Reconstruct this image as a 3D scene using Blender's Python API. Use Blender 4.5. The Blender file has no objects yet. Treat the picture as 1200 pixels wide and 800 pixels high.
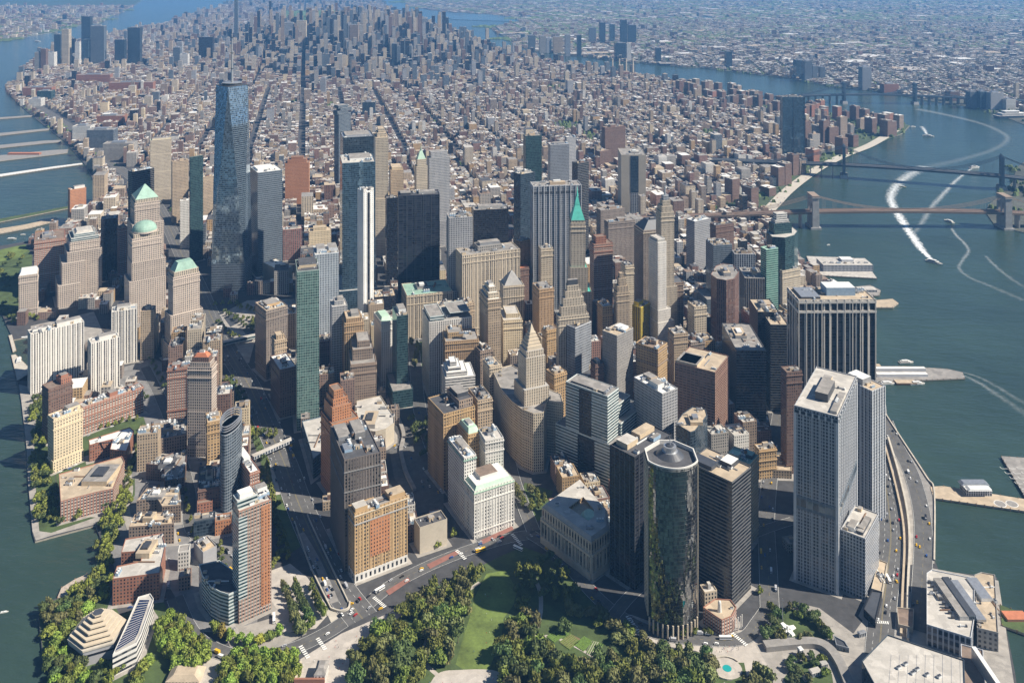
import bpy, bmesh, math, random
import numpy as np
from mathutils import Vector, Matrix
from mathutils.geometry import tessellate_polygon
random.seed(7); rng = np.random.default_rng(7)
S = bpy.context.scene
# ------------------------------------------------------------------ camera, sky, sun, exposure
# world: metres, +Y = the direction the aircraft looks (north east over the city), camera 665 m up
F, CY, HC, ZG = 1014.66, -40.8, 665.0, 2.0
cam = bpy.data.objects.new('camera', bpy.data.cameras.new('camera')); S.collection.objects.link(cam)
cam.location = (0, 0, HC); cam.rotation_euler = (math.radians(90), 0, 0)
cam.data.sensor_width = 36; cam.data.lens = F*36/1200; cam.data.shift_y = -(400-CY)/1200
cam.data.clip_start = 5; cam.data.clip_end = 200000
S.camera = cam
SUN_EL, SUN_DIR = math.radians(43), math.atan2(.978, -.21)
W = bpy.data.worlds.new('World'); S.world = W; W.use_nodes = True
nt = W.node_tree; bg = nt.nodes['Background']
sky = nt.nodes.new('ShaderNodeTexSky'); sky.sky_type = 'NISHITA'; sky.sun_disc = False
sky.sun_elevation = SUN_EL; sky.sun_rotation = SUN_DIR; sky.altitude = 100; sky.air_density = 1.0; sky.dust_density = 0.; sky.ozone_density = 5.
nt.links.new(sky.outputs[0], bg.inputs[0]); bg.inputs[1].default_value = .05
sl = bpy.data.lights.new('sun', 'SUN'); sl.energy = 5.0; sl.angle = math.radians(.53); sl.color = (1, .915, .79)
so = bpy.data.objects.new('sun', sl); S.collection.objects.link(so)
sd = Vector((math.sin(SUN_DIR)*math.cos(SUN_EL), math.cos(SUN_DIR)*math.cos(SUN_EL), math.sin(SUN_EL)))
so.rotation_euler = sd.to_track_quat('Z', 'Y').to_euler(); so.location = sd*3000
S.view_settings.view_transform = 'Standard'; S.view_settings.look = 'None'
S.view_settings.exposure = .8; S.view_settings.gamma = 1
# ------------------------------------------------------------------ helpers
col = S.collection
def G(px, py, z=ZG):
    "ground (or height z) point seen at survey pixel px,py"
    y = (HC-z)*F/(py-CY); return Vector(((px-600)/F*y, y))
def hgt(yt, yb): return HC-(HC-ZG)*(yt-CY)/(yb-CY)
def tag(o, label=None, cat=None, group=None, kind=None):
    for k, v in (('label', label), ('category', cat), ('group', group), ('kind', kind)):
        if v: o[k] = v
    return o
def empty(name, loc, rz=0):
    o = bpy.data.objects.new(name, None); o.location = loc; o.rotation_euler = (0, 0, rz); o.empty_display_size = 5
    col.objects.link(o); return o
MATS = {}
class MB:
    def __init__(s): s.v = []; s.f = []; s.m = []; s.uv = []; s.mats = []
    def mi(s, m):
        if m not in s.mats: s.mats.append(m)
        return s.mats.index(m)
    def face(s, pts, m, uv=None):
        i = len(s.v); s.v += [tuple(p) for p in pts]; s.f.append(tuple(range(i, i+len(pts)))); s.m.append(s.mi(m))
        s.uv += list(uv) if uv else [(p[0]*.1, p[1]*.1) for p in pts]
    def poly(s, pts, z, m):
        pts = [(p[0], p[1]) for p in pts]
        tr = tessellate_polygon([[Vector((p[0], p[1], 0)) for p in pts]])
        for t in tr:
            a, b, c = [pts[k] for k in t]
            if (b[0]-a[0])*(c[1]-a[1])-(b[1]-a[1])*(c[0]-a[0]) < 0: b, c = c, b
            s.face([(a[0], a[1], z), (b[0], b[1], z), (c[0], c[1], z)], m)
    def walls(s, pts, z0, z1, m, bay=3., fl=3.8, plain=False):
        pts = ccw(pts); u = 0; n = len(pts); nf = max(1, round((z1-z0)/fl))
        for i in range(n):
            a, b = pts[i], pts[(i+1) % n]; L = math.hypot(b[0]-a[0], b[1]-a[1])
            if L < 1e-4: continue
            k = max(1, round(L/bay))
            s.face([(a[0], a[1], z0), (b[0], b[1], z0), (b[0], b[1], z1), (a[0], a[1], z1)], m, [(u, 0), (u+k, 0), (u+k, nf), (u, nf)])
            u += k+3
    def prism(s, pts, z0, z1, m, cap=None, bay=3., fl=3.8):
        s.walls(pts, z0, z1, m, bay, fl); s.poly(pts, z1, cap or m)
    def frustum(s, pts, z0, z1, sc, m, cap=None, bay=3., fl=3.8, c=None):
        pts = ccw(pts); c = c or cen(pts); q = [(c[0]+(p[0]-c[0])*sc, c[1]+(p[1]-c[1])*sc) for p in pts]; n = len(pts); u = 0
        nf = max(1, round((z1-z0)/fl))
        for i in range(n):
            a, b, d, e = pts[i], pts[(i+1) % n], q[(i+1) % n], q[i]; k = max(1, round(math.hypot(b[0]-a[0], b[1]-a[1])/bay))
            P = [(a[0], a[1], z0), (b[0], b[1], z0), (d[0], d[1], z1), (e[0], e[1], z1)]
            if sc < .001: P = P[:3]
            s.face(P, m, [(u, 0), (u+k, 0), (u+k, nf), (u, nf)][:len(P)]); u += k+3
        if sc >= .001: s.poly(q, z1, cap or m)
    def box(s, x0, x1, y0, y1, z0, z1, m, cap=None, bay=3., fl=3.8): s.prism([(x0, y0), (x1, y0), (x1, y1), (x0, y1)], z0, z1, m, cap, bay, fl)
    def cyl(s, cx, cy, r, z0, z1, m, n=16, r2=None, cap=None):
        s.frustum([(cx+r*math.cos(6.28319*i/n), cy+r*math.sin(6.28319*i/n)) for i in range(n)], z0, z1, 1 if r2 is None else r2/r, m, cap, c=(cx, cy))
    def tube(s, p, q, r, m, n=5, r2=None):
        p, q = Vector(p), Vector(q); d = (q-p).normalized(); x = d.orthogonal().normalized(); y = d.cross(x); r2 = r if r2 is None else r2
        for i in range(n):
            a, b = 6.28319*i/n, 6.28319*(i+1)/n
            A, B = x*math.cos(a)+y*math.sin(a), x*math.cos(b)+y*math.sin(b)
            s.face([p+A*r, p+B*r, q+B*r2, q+A*r2], m)
    def dome(s, cx, cy, r, z0, dz, m, n=24, k=7):
        for j in range(k):
            t0, t1 = math.pi/2*j/k, math.pi/2*(j+1)/k
            for i in range(n):
                a, b = 6.28319*i/n, 6.28319*(i+1)/n
                P = [(cx+r*math.cos(t)*math.cos(g), cy+r*math.cos(t)*math.sin(g), z0+dz*math.sin(t)) for t, g in ((t0, a), (t0, b), (t1, b), (t1, a))]
                s.face(P if j < k-1 else P[:3], m)
    def build(s, name, parent=None, loc=None, smooth=False):
        me = bpy.data.meshes.new(name); me.from_pydata(s.v, [], s.f)
        for m in s.mats: me.materials.append(MATS[m])
        me.polygons.foreach_set('material_index', s.m)
        ul = me.uv_layers.new(name='facade'); ul.data.foreach_set('uv', [c for t in s.uv for c in t])
        if smooth: me.polygons.foreach_set('use_smooth', [True]*len(s.f))
        me.update(); o = bpy.data.objects.new(name, me); col.objects.link(o)
        if parent: o.parent = parent
        if loc: o.location = loc
        return o
def area(p): return .5*sum(p[i][0]*p[(i+1) % len(p)][1]-p[(i+1) % len(p)][0]*p[i][1] for i in range(len(p)))
def ccw(p): return list(p) if area(p) > 0 else list(p)[::-1]
def cen(p): return (sum(a[0] for a in p)/len(p), sum(a[1] for a in p)/len(p))
def inset(p, d):
    "inset a CCW polygon by d"
    p = ccw(p); n = len(p); out = []
    for i in range(n):
        a, b, c = Vector(p[i-1][:2]), Vector(p[i][:2]), Vector(p[(i+1) % n][:2])
        e1, e2 = (b-a), (c-b)
        if e1.length < 1e-6 or e2.length < 1e-6: out.append(tuple(b)); continue
        e1.normalize(); e2.normalize(); n1, n2 = Vector((-e1.y, e1.x)), Vector((-e2.y, e2.x)); m = n1+n2
        k = max(.25, m.length_squared/2); out.append(tuple(b+m*(d/k)))
    return out
def pip(x, y, P):
    r = np.zeros(np.shape(x), bool); n = len(P)
    for i in range(n):
        x0, y0, x1, y1 = P[i][0], P[i][1], P[(i+1) % n][0], P[(i+1) % n][1]
        if y0 == y1: continue
        r ^= ((y0 > y) != (y1 > y)) & (x < (x1-x0)*(y-y0)/(y1-y0)+x0)
    return r
# occupancy bitmap of the near city, 4 m cells, so that small infill keeps off streets, parks and traced buildings
OX, OY, ON, OM = -2300, 700, 1150, 900
OCC = np.zeros((ON, OM), bool)
def block(poly, grow=0):
    p = inset(poly, -grow) if grow else poly
    xs = [q[0] for q in p]; ys = [q[1] for q in p]
    i0, i1 = max(0, int((min(xs)-OX)/4)), min(ON, int((max(xs)-OX)/4)+2); j0, j1 = max(0, int((min(ys)-OY)/4)), min(OM, int((max(ys)-OY)/4)+2)
    if i1 <= i0 or j1 <= j0: return
    gx, gy = np.meshgrid(OX+4*np.arange(i0, i1)+2, OY+4*np.arange(j0, j1)+2, indexing='ij')
    OCC[i0:i1, j0:j1] |= pip(gx, gy, p)
def free(pts):
    for x, y in pts:
        i, j = int((x-OX)/4), int((y-OY)/4)
        if 0 <= i < ON and 0 <= j < OM and OCC[i, j]: return False
    return True
# ------------------------------------------------------------------ materials
def new_mat(name):
    m = bpy.data.materials.new(name); m.use_nodes = True; MATS[name] = m
    return m, m.node_tree, m.node_tree.nodes['Principled BSDF']
def math_n(t, op, a, b=None, c=None):
    n = t.nodes.new('ShaderNodeMath'); n.operation = op
    for i, x in enumerate((a, b, c)):
        if x is None: continue
        if isinstance(x, (int, float)): n.inputs[i].default_value = x
        else: t.links.new(x, n.inputs[i])
    return n.outputs[0]
def mix_n(t, f, a, b, mode='MIX'):
    n = t.nodes.new('ShaderNodeMix'); n.data_type = 'RGBA'; n.blend_type = mode
    for s_, x in ((n.inputs[0], f), (n.inputs[6], a), (n.inputs[7], b)):
        if isinstance(x, (int, float)): s_.default_value = x
        elif isinstance(x, tuple): s_.default_value = (*x[:3], 1)
        else: t.links.new(x, s_)
    return n.outputs[2]
def noise_n(t, scale, detail=3, coord=None, rough=.6):
    n = t.nodes.new('ShaderNodeTexNoise'); n.inputs['Scale'].default_value = scale; n.inputs['Detail'].default_value = detail; n.inputs['Roughness'].default_value = rough
    if coord is None:
        c = t.nodes.new('ShaderNodeNewGeometry'); coord = c.outputs['Position']
    t.links.new(coord, n.inputs['Vector']); return n.outputs['Fac']
def ramp_n(t, f, stops):
    n = t.nodes.new('ShaderNodeValToRGB'); e = n.color_ramp.elements
    while len(e) < len(stops): e.new(.5)
    for x, (p, c) in zip(e, stops): x.position = p; x.color = (*c, 1) if len(c) == 3 else c
    t.links.new(f, n.inputs[0]); return n.outputs[0]
# facade: bays and floors come from the UV map (one unit = one bay / one storey)
FG = bpy.data.node_groups.new('facade', 'ShaderNodeTree')
for nm, ty in (('Pier', 'Color'), ('Spandrel', 'Color'), ('Glass', 'Color'), ('WR', 'Float'), ('HR', 'Float'), ('GM', 'Float'), ('GR', 'Float'), ('Var', 'Float'), ('Tilt', 'Float'), ('PM', 'Float')):
    FG.interface.new_socket(nm, in_out='INPUT', socket_type='NodeSocket'+ty)
FG.interface.new_socket('BSDF', in_out='OUTPUT', socket_type='NodeSocketShader')
def _fg():
    t = FG; gi = t.nodes.new('NodeGroupInput'); go = t.nodes.new('NodeGroupOutput'); I = gi.outputs
    uv = t.nodes.new('ShaderNodeUVMap'); uv.uv_map = 'facade'
    sp = t.nodes.new('ShaderNodeSeparateXYZ'); t.links.new(uv.outputs[0], sp.inputs[0]); u, v = sp.outputs[0], sp.outputs[1]
    du = math_n(t, 'ABSOLUTE', math_n(t, 'SUBTRACT', math_n(t, 'FRACT', u), .5)); dv = math_n(t, 'ABSOLUTE', math_n(t, 'SUBTRACT', math_n(t, 'FRACT', v), .52))
    mu = math_n(t, 'LESS_THAN', du, math_n(t, 'MULTIPLY', I['WR'], .5)); mv = math_n(t, 'LESS_THAN', dv, math_n(t, 'MULTIPLY', I['HR'], .5))
    g = math_n(t, 'MULTIPLY', mu, mv)
    oi = t.nodes.new('ShaderNodeObjectInfo'); N = math_n(t, 'FLOOR', math_n(t, 'MULTIPLY_ADD', oi.outputs['Random'], 9., 11.))
    band = math_n(t, 'LESS_THAN', math_n(t, 'FRACT', math_n(t, 'DIVIDE', math_n(t, 'ADD', v, math_n(t, 'MULTIPLY', N, .4)), N)), math_n(t, 'DIVIDE', 1., N)); g = math_n(t, 'MULTIPLY', g, math_n(t, 'SUBTRACT', 1., math_n(t, 'MULTIPLY', band, I['Var'])))
    cb = t.nodes.new('ShaderNodeCombineXYZ'); t.links.new(math_n(t, 'FLOOR', u), cb.inputs[0]); t.links.new(math_n(t, 'FLOOR', v), cb.inputs[1])
    t.links.new(math_n(t, 'MULTIPLY', oi.outputs['Random'], 91.), cb.inputs[2])
    wn = t.nodes.new('ShaderNodeTexWhiteNoise'); wn.noise_dimensions = '3D'; t.links.new(cb.outputs[0], wn.inputs['Vector'])
    r = wn.outputs['Value']
    gl = mix_n(t, 1., I['Glass'], ramp_n(t, r, [(0, (.35,)*3), (1, (1.7,)*3)]), 'MULTIPLY')
    bl = math_n(t, 'MULTIPLY', math_n(t, 'GREATER_THAN', r, .8), math_n(t, 'MULTIPLY', I['Var'], .55))
    gl = mix_n(t, bl, gl, (.30, .28, .24))
    n1 = noise_n(t, .03, 4); n2 = noise_n(t, .35, 3)
    wv = math_n(t, 'ADD', math_n(t, 'MULTIPLY', n1, .5), math_n(t, 'MULTIPLY', n2, .3))
    wv = math_n(t, 'ADD', wv, math_n(t, 'MULTIPLY_ADD', oi.outputs['Random'], .24, .48))
    vg = t.nodes.new('ShaderNodeCombineColor')
    for i in range(3): t.links.new(wv, vg.inputs[i])
    wall = mix_n(t, mu, I['Pier'], I['Spandrel']); wall = mix_n(t, 1., wall, vg.outputs[0], 'MULTIPLY')
    colr = mix_n(t, g, wall, gl)
    b = t.nodes.new('ShaderNodeBsdfPrincipled'); t.links.new(colr, b.inputs['Base Color'])
    t.links.new(math_n(t, 'MULTIPLY_ADD', math_n(t, 'SUBTRACT', I['GR'], .75), g, .75), b.inputs['Roughness'])
    t.links.new(math_n(t, 'MULTIPLY_ADD', math_n(t, 'SUBTRACT', I['GM'], I['PM']), g, I['PM']), b.inputs['Metallic'])
    ge = t.nodes.new('ShaderNodeNewGeometry')
    vs = t.nodes.new('ShaderNodeVectorMath'); vs.operation = 'SUBTRACT'; t.links.new(wn.outputs['Color'], vs.inputs[0]); vs.inputs[1].default_value = (.5, .5, .5)
    vm = t.nodes.new('ShaderNodeVectorMath'); vm.operation = 'SCALE'; t.links.new(vs.outputs[0], vm.inputs[0]); t.links.new(math_n(t, 'MULTIPLY', I['Tilt'], g), vm.inputs[3])
    va = t.nodes.new('ShaderNodeVectorMath'); t.links.new(ge.outputs['Normal'], va.inputs[0]); t.links.new(vm.outputs[0], va.inputs[1])
    vn = t.nodes.new('ShaderNodeVectorMath'); vn.operation = 'NORMALIZE'; t.links.new(va.outputs[0], vn.inputs[0]); t.links.new(vn.outputs[0], b.inputs['Normal'])
    t.links.new(b.outputs[0], go.inputs[0])
_fg()
def plain(name, c, rough=.8, var=.25, scale=.15, metal=0., patches=0.):
    m, t, b = new_mat(name)
    n = noise_n(t, scale, 4); n2 = noise_n(t, scale*9, 2)
    f = math_n(t, 'ADD', math_n(t, 'MULTIPLY', n, .7), math_n(t, 'MULTIPLY', n2, .3))
    lo = tuple(x*(1-var*1.6) for x in c); hi = tuple(min(1, x*(1+var*1.6)) for x in c)
    cc = ramp_n(t, f, [(.2, lo), (.8, hi)])
    if patches:
        vo = t.nodes.new('ShaderNodeTexVoronoi'); vo.distance = 'CHEBYCHEV'; vo.inputs['Scale'].default_value = .16
        ge = t.nodes.new('ShaderNodeNewGeometry'); t.links.new(ge.outputs['Position'], vo.inputs['Vector'])
        sx = t.nodes.new('ShaderNodeSeparateColor'); t.links.new(vo.outputs['Color'], sx.inputs[0])
        cc = mix_n(t, math_n(t, 'MULTIPLY', sx.outputs[0], patches), cc, tuple(x*.45 for x in c))
    t.links.new(cc, b.inputs['Base Color']); b.inputs['Roughness'].default_value = rough; b.inputs['Metallic'].default_value = metal
    return m
STY = {}
def facade(name, p, s=None, g=(.03, .035, .042), wr=.5, hr=.55, gm=0., gr=.1, var=.55, tilt=.035, pm=0.):
    s = s or tuple(x*.94 for x in p); m = bpy.data.materials.new('facade_'+name); m.use_nodes = True; t = m.node_tree; MATS['facade_'+name] = m
    t.nodes.remove(t.nodes['Principled BSDF']); n = t.nodes.new('ShaderNodeGroup'); n.node_tree = FG
    for k, v in (('Pier', (*p, 1)), ('Spandrel', (*s, 1)), ('Glass', (*g, 1)), ('WR', wr), ('HR', hr), ('GM', gm), ('GR', gr), ('Var', var), ('Tilt', tilt), ('PM', pm)): n.inputs[k].default_value = v
    t.links.new(n.outputs[0], t.nodes['Material Output'].inputs[0])
    plain('trim_'+name, p, .7, .12); STY[name] = p
facade('lime', (.53, .45, .335)); facade('limeV', (.52, .445, .34), (.25, .215, .17), wr=.45, hr=.6)
facade('beige', (.43, .335, .23)); facade('beigeV', (.44, .35, .245), (.22, .18, .14), wr=.5, hr=.6)
facade('tan', (.44, .30, .155)); facade('tanV', (.43, .29, .16), (.20, .13, .08), wr=.5, hr=.55)
facade('dullbrick', (.27, .18, .14)); facade('dullred', (.25, .145, .115), wr=.5, hr=.5)
facade('brick', (.30, .135, .085), wr=.45, hr=.5); facade('brickW', (.32, .16, .11), (.48, .42, .36), wr=.55, hr=.45); facade('brickO', (.42, .19, .09), wr=.4, hr=.45)
facade('brown', (.17, .105, .08), wr=.45, hr=.5); facade('brownV', (.20, .11, .08), (.10, .05, .04), wr=.55, hr=.6); facade('brownband', (.25, .15, .11), wr=1., hr=.38, g=(.03, .025, .022))
facade('taupe', (.29, .22, .165)); facade('taupeV', (.29, .24, .20), (.15, .12, .10), wr=.5, hr=.55)
facade('white', (.62, .60, .55), wr=.45, hr=.5); facade('whiteV', (.66, .63, .57), (.28, .25, .23), wr=.42, hr=.55); facade('whiteB', (.62, .60, .56), wr=1., hr=.42)
facade('cream', (.60, .50, .34), wr=.4, hr=.45); facade('creamG', (.56, .50, .40), wr=.62, hr=.62, g=(.035, .035, .04))
facade('gridpink', (.50, .42, .35), (.47, .40, .33), wr=.56, hr=.56, g=(.03, .032, .04), var=.2)
facade('conc', (.33, .31, .28), wr=.5, hr=.5); facade('concV', (.38, .36, .33), (.14, .13, .13), wr=.5, hr=.6); facade('grayfine', (.40, .40, .40), (.30, .30, .31), wr=.6, hr=.5, var=.2)
facade('steelV', (.50, .51, .52), (.20, .22, .25), wr=.72, hr=.62, g=(.03, .04, .055), gr=.1, var=.15)
facade('ribs', (.56, .52, .46), (.018, .02, .026), wr=.78, hr=.7, g=(.014, .016, .022), gr=.1, var=.05)
facade('plainwhite', (.74, .73, .69), (.6, .6, .57), wr=.2, hr=.5)
facade('steelW', (.60, .64, .66), (.30, .34, .38), wr=.62, hr=.6, g=(.05, .07, .09), gr=.1, var=.2)
facade('lattice', (.35, .36, .375), (.30, .31, .33), wr=.66, hr=.64, g=(.025, .03, .04), var=.12)
facade('black', (.012, .013, .017), (.014, .015, .02), wr=.86, hr=.66, g=(.010, .012, .018), gr=.18, var=.06)
facade('blackgrid', (.035, .038, .05), (.02, .023, .032), wr=.9, hr=.6, g=(.016, .02, .03), gr=.15, var=.05)
facade('darkband', (.115, .115, .115), wr=1., hr=.62, g=(.014, .016, .02), gr=.12, var=.1)
facade('bandteal', (.52, .56, .54), wr=1., hr=.52, g=(.03, .065, .075), gr=.08, var=.25, gm=.15)
facade('blue', (.10, .15, .19), (.07, .12, .16), wr=.92, hr=.78, g=(.09, .145, .19), gm=.75, gr=.05, var=.05, tilt=.025)
facade('bluedark', (.05, .07, .09), (.035, .055, .075), wr=.9, hr=.75, g=(.05, .075, .10), gm=.6, gr=.06, var=.05, tilt=.025)
facade('bluegray', (.26, .28, .30), (.13, .155, .18), wr=.9, hr=.55, g=(.06, .085, .11), gm=.45, gr=.07, var=.1, tilt=.02)
facade('teal', (.055, .09, .095), (.04, .075, .08), wr=.93, hr=.75, g=(.04, .085, .09), gm=.55, gr=.06, var=.06, tilt=.025)
facade('green', (.33, .40, .36), (.13, .22, .195), wr=.86, hr=.6, g=(.05, .12, .105), gm=.4, gr=.06, var=.35, tilt=.03)
facade('greenband', (.30, .48, .40), wr=1., hr=.5, g=(.02, .09, .07), gr=.08, gm=.3, var=.1)
facade('mirror', (.12, .12, .12), (.05, .055, .055), wr=.93, hr=.93, g=(.24, .25, .255), gm=1., gr=.02, var=0., tilt=.03)
facade('wtc', (.20, .25, .29), (.17, .22, .27), wr=.96, hr=.85, g=(.25, .33, .40), gm=.9, gr=.07, var=.0, tilt=.004)
facade('yellownet', (.62, .48, .04), (.10, .09, .05), wr=.55, hr=.55, g=(.03, .03, .025), var=.1)
facade('redglass', (.30, .13, .11), (.20, .12, .11), wr=.7, hr=.55, g=(.05, .08, .08), var=.3)
facade('ritz', (.31, .165, .115), (.40, .34, .29), wr=.72, hr=.5, g=(.05, .07, .07), var=.4)
facade('blank', (.42, .37, .29), wr=.0, hr=.0); facade('blankgray', (.33, .33, .34), wr=.0, hr=.0)
facade('scaffold', (.16, .135, .12), (.09, .08, .075), wr=.6, hr=.6, g=(.02, .02, .02))
plain('roof_gray', (.30, .28, .255), .9, .25, .08, patches=.6); plain('roof_light', (.50, .47, .42), .85, .18, .08, patches=.45); plain('roof_white', (.72, .71, .67), .7, .1, .08, patches=.3)
plain('roof_tan', (.47, .38, .27), .9, .2, .08, patches=.4); plain('roof_dark', (.085, .085, .09), .85, .3, .1, patches=.5); plain('roof_brown', (.23, .17, .13), .9, .25, .1, patches=.5)
plain('copper', (.26, .40, .32), .6, .25, .1); plain('copper_bright', (.09, .45, .36), .5, .2, .12); plain('copper_pale', (.40, .55, .42), .6, .2, .1); plain('slate', (.06, .065, .075), .45, .25, .1)
plain('metal_gray', (.42, .43, .44), .4, .2, .3, .6); plain('metal_dark', (.07, .075, .085), .5, .2, .3, .3); plain('unit_white', (.66, .66, .63), .5, .15, .5); plain('unit_blue', (.26, .36, .46), .5, .2, .5); plain('unit_tan', (.50, .40, .27), .7, .2, .4); plain('wood', (.20, .12, .07), .9, .3, 1.)
plain('stone_gray', (.34, .33, .31), .85, .25, .1); plain('stone_dark', (.19, .185, .18), .85, .3, .1); plain('red_roof', (.45, .16, .08), .8, .2, .2); plain('solar', (.02, .03, .07), .15, .2, .5)
plain('steel_blue', (.09, .125, .16), .5, .2, .05); plain('gold', (.45, .30, .08), .35, .2, .2, .7)
for k, c in (('white', (.8, .8, .78)), ('black', (.02, .02, .022)), ('silver', (.42, .43, .45)), ('yellow', (.75, .45, .02)), ('red', (.45, .03, .03)), ('blue', (.04, .10, .30))): plain('car_'+k, c, .25, .05, .3)
plain('car_glass', (.02, .025, .03), .08, .1, 1.); plain('tyre', (.02, .02, .02), .9, .1, 1.)
plain('asphalt', (.062, .062, .064), .9, .3, .12, patches=.35); plain('road', (.105, .103, .10), .9, .25, .15, patches=.25); plain('road_light', (.27, .255, .235), .9, .2, .15, patches=.3)
plain('paint_white', (.72, .72, .68), .7, .15, .4); plain('paint_yellow', (.30, .24, .09), .7, .2, .4); plain('bus_lane', (.24, .11, .085), .85, .2, .2)
plain('pavement', (.34, .315, .28), .9, .22, .1, patches=.35); plain('plaza', (.45, .41, .36), .9, .18, .09, patches=.3); plain('path', (.42, .38, .33), .9, .2, .15); plain('soil', (.20, .13, .08), .95, .3, .3)
plain('concrete', (.46, .42, .35), .9, .2, .12); plain('seawall', (.30, .27, .22), .9, .3, .2); plain('rock', (.38, .32, .26), .95, .4, .5)
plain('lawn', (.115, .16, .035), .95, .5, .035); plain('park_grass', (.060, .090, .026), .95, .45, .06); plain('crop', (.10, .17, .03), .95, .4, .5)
plain('pool', (.02, .30, .30), .1, .1, .3); plain('sports', (.05, .14, .05), .9, .2, .1); plain('sports_red', (.33, .12, .09), .9, .2, .1)
plain('far_land', (.085, .09, .07), .95, .6, .004, patches=.5); plain('far_green', (.05, .075, .035), .95, .4, .01)
def leaf(name, c, c2):
    m, t, b = new_mat(name); oi = t.nodes.new('ShaderNodeObjectInfo'); tc = t.nodes.new('ShaderNodeTexCoord')
    n = noise_n(t, .55, 3, tc.outputs['Object']); n2 = noise_n(t, 2.5, 2, tc.outputs['Object'])
    f = math_n(t, 'ADD', math_n(t, 'MULTIPLY', n, .6), math_n(t, 'MULTIPLY', n2, .4))
    cc = ramp_n(t, f, [(.30, tuple(x*.55 for x in c)), (.52, c), (.72, c2)])
    hs = t.nodes.new('ShaderNodeHueSaturation'); t.links.new(cc, hs.inputs['Color']); t.links.new(math_n(t, 'MULTIPLY_ADD', oi.outputs['Random'], .06, .47), hs.inputs['Hue'])
    t.links.new(math_n(t, 'MULTIPLY_ADD', oi.outputs['Random'], .6, .72), hs.inputs['Value'])
    t.links.new(hs.outputs[0], b.inputs['Base Color']); b.inputs['Roughness'].default_value = .75
leaf('leaf_mid', (.14, .17, .025), (.25, .27, .045)); leaf('leaf_dark', (.085, .125, .03), (.15, .19, .045)); leaf('leaf_bright', (.207, .262, .034), (.329, .366, .061))
leaf('leaf_yellow', (.26, .23, .03), (.40, .34, .05)); leaf('leaf_olive', (.152, .159, .049), (.244, .238, .079)); leaf('leaf_purple', (.075, .06, .05), (.12, .10, .085)); plain('bark', (.13, .10, .08), .95, .3, 1.)
def water_mat(name, c, deep=0.):
    m, t, b = new_mat(name); ge = t.nodes.new('ShaderNodeNewGeometry')
    mp = t.nodes.new('ShaderNodeMapping'); mp.inputs['Rotation'].default_value = (0, 0, .7); mp.inputs['Scale'].default_value = (1, 2.2, 1); t.links.new(ge.outputs['Position'], mp.inputs[0])
    big = noise_n(t, .004, 4); cc = ramp_n(t, big, [(.3, tuple(x*.8 for x in c)), (.7, tuple(x*1.25 for x in c))]); t.links.new(cc, b.inputs['Base Color'])
    w1 = noise_n(t, .09, 4, mp.outputs[0]); w2 = noise_n(t, .5, 3, mp.outputs[0]); w3 = noise_n(t, .018, 2, mp.outputs[0])
    h = math_n(t, 'ADD', math_n(t, 'ADD', math_n(t, 'MULTIPLY', w1, 1.5), math_n(t, 'MULTIPLY', w2, .45)), math_n(t, 'MULTIPLY', w3, 5.))
    bp = t.nodes.new('ShaderNodeBump'); bp.inputs['Strength'].default_value = .5; bp.inputs['Distance'].default_value = 1.; t.links.new(h, bp.inputs['Height']); t.links.new(bp.outputs[0], b.inputs['Normal'])
    b.inputs['Roughness'].default_value = .12; b.inputs['IOR'].default_value = 1.33
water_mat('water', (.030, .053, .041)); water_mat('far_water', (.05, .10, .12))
def foam_mat():
    m, t, b = new_mat('foam'); b.inputs['Base Color'].default_value = (.8, .83, .83, 1); b.inputs['Roughness'].default_value = .8
    uv = t.nodes.new('ShaderNodeUVMap'); uv.uv_map = 'facade'; sp = t.nodes.new('ShaderNodeSeparateXYZ'); t.links.new(uv.outputs[0], sp.inputs[0])
    ed = math_n(t, 'SUBTRACT', 1., math_n(t, 'MULTIPLY', math_n(t, 'ABSOLUTE', math_n(t, 'SUBTRACT', sp.outputs[0], .5)), 2.))
    n = noise_n(t, .12, 5, rough=.7)
    a = math_n(t, 'MULTIPLY', math_n(t, 'ADD', math_n(t, 'MULTIPLY', ed, .8), math_n(t, 'SUBTRACT', math_n(t, 'MULTIPLY', n, 2.1), 1.15)), sp.outputs[1])
    a = math_n(t, 'MINIMUM', math_n(t, 'MAXIMUM', math_n(t, 'MULTIPLY', a, 1.6), 0.), 1.); t.links.new(a, b.inputs['Alpha'])
foam_mat()
# ------------------------------------------------------------------ the setting: water, land, parks, streets
def GP(s, z=ZG): return [G(*p, z)[:2] for p in s]
def sheet(name, poly, z, m, occ=True, kind='structure', cat=None, label=None):
    b = MB(); b.poly(poly, z, m); o = tag(b.build(name), label, cat, kind=kind)
    if occ: block(poly)
    return o
b = MB(); b.face([(-40000, 300, 0), (40000, 300, 0), (40000, 70000, 0), (-40000, 70000, 0)], 'water'); tag(b.build('water'), kind='structure')
def land(name, poly, m='asphalt', z=ZG, side='seawall'):
    b = MB(); b.walls(poly, -3, z, side, 8, 6); b.poly(poly, z, m); return tag(b.build(name), kind='structure')
MANH_W = [(64, 830), (58, 790), (50, 768), (47, 742), (45, 722), (55, 706), (72, 697), (92, 690), (108, 672), (116, 655), (117, 628), (112, 615), (63, 628), (41, 634), (38, 624), (33, 565), (31, 522), (25, 470), (20, 446), (36, 436), (36, 394), (16, 398), (9, 384), (3, 370), (-40, 362), (-60, 300), (-10, 290), (40, 281), (62, 276), (92, 256), (104, 244), (121, 229), (112, 216), (99, 192), (76, 166), (44, 141), (26, 126), (14, 114), (6, 103), (22, 97), (26, 84), (44, 69), (70, 54), (105, 46), (150, 37), (195, 28), (225, 18), (262, 7), (290, -2), (305, -8)]
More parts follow.
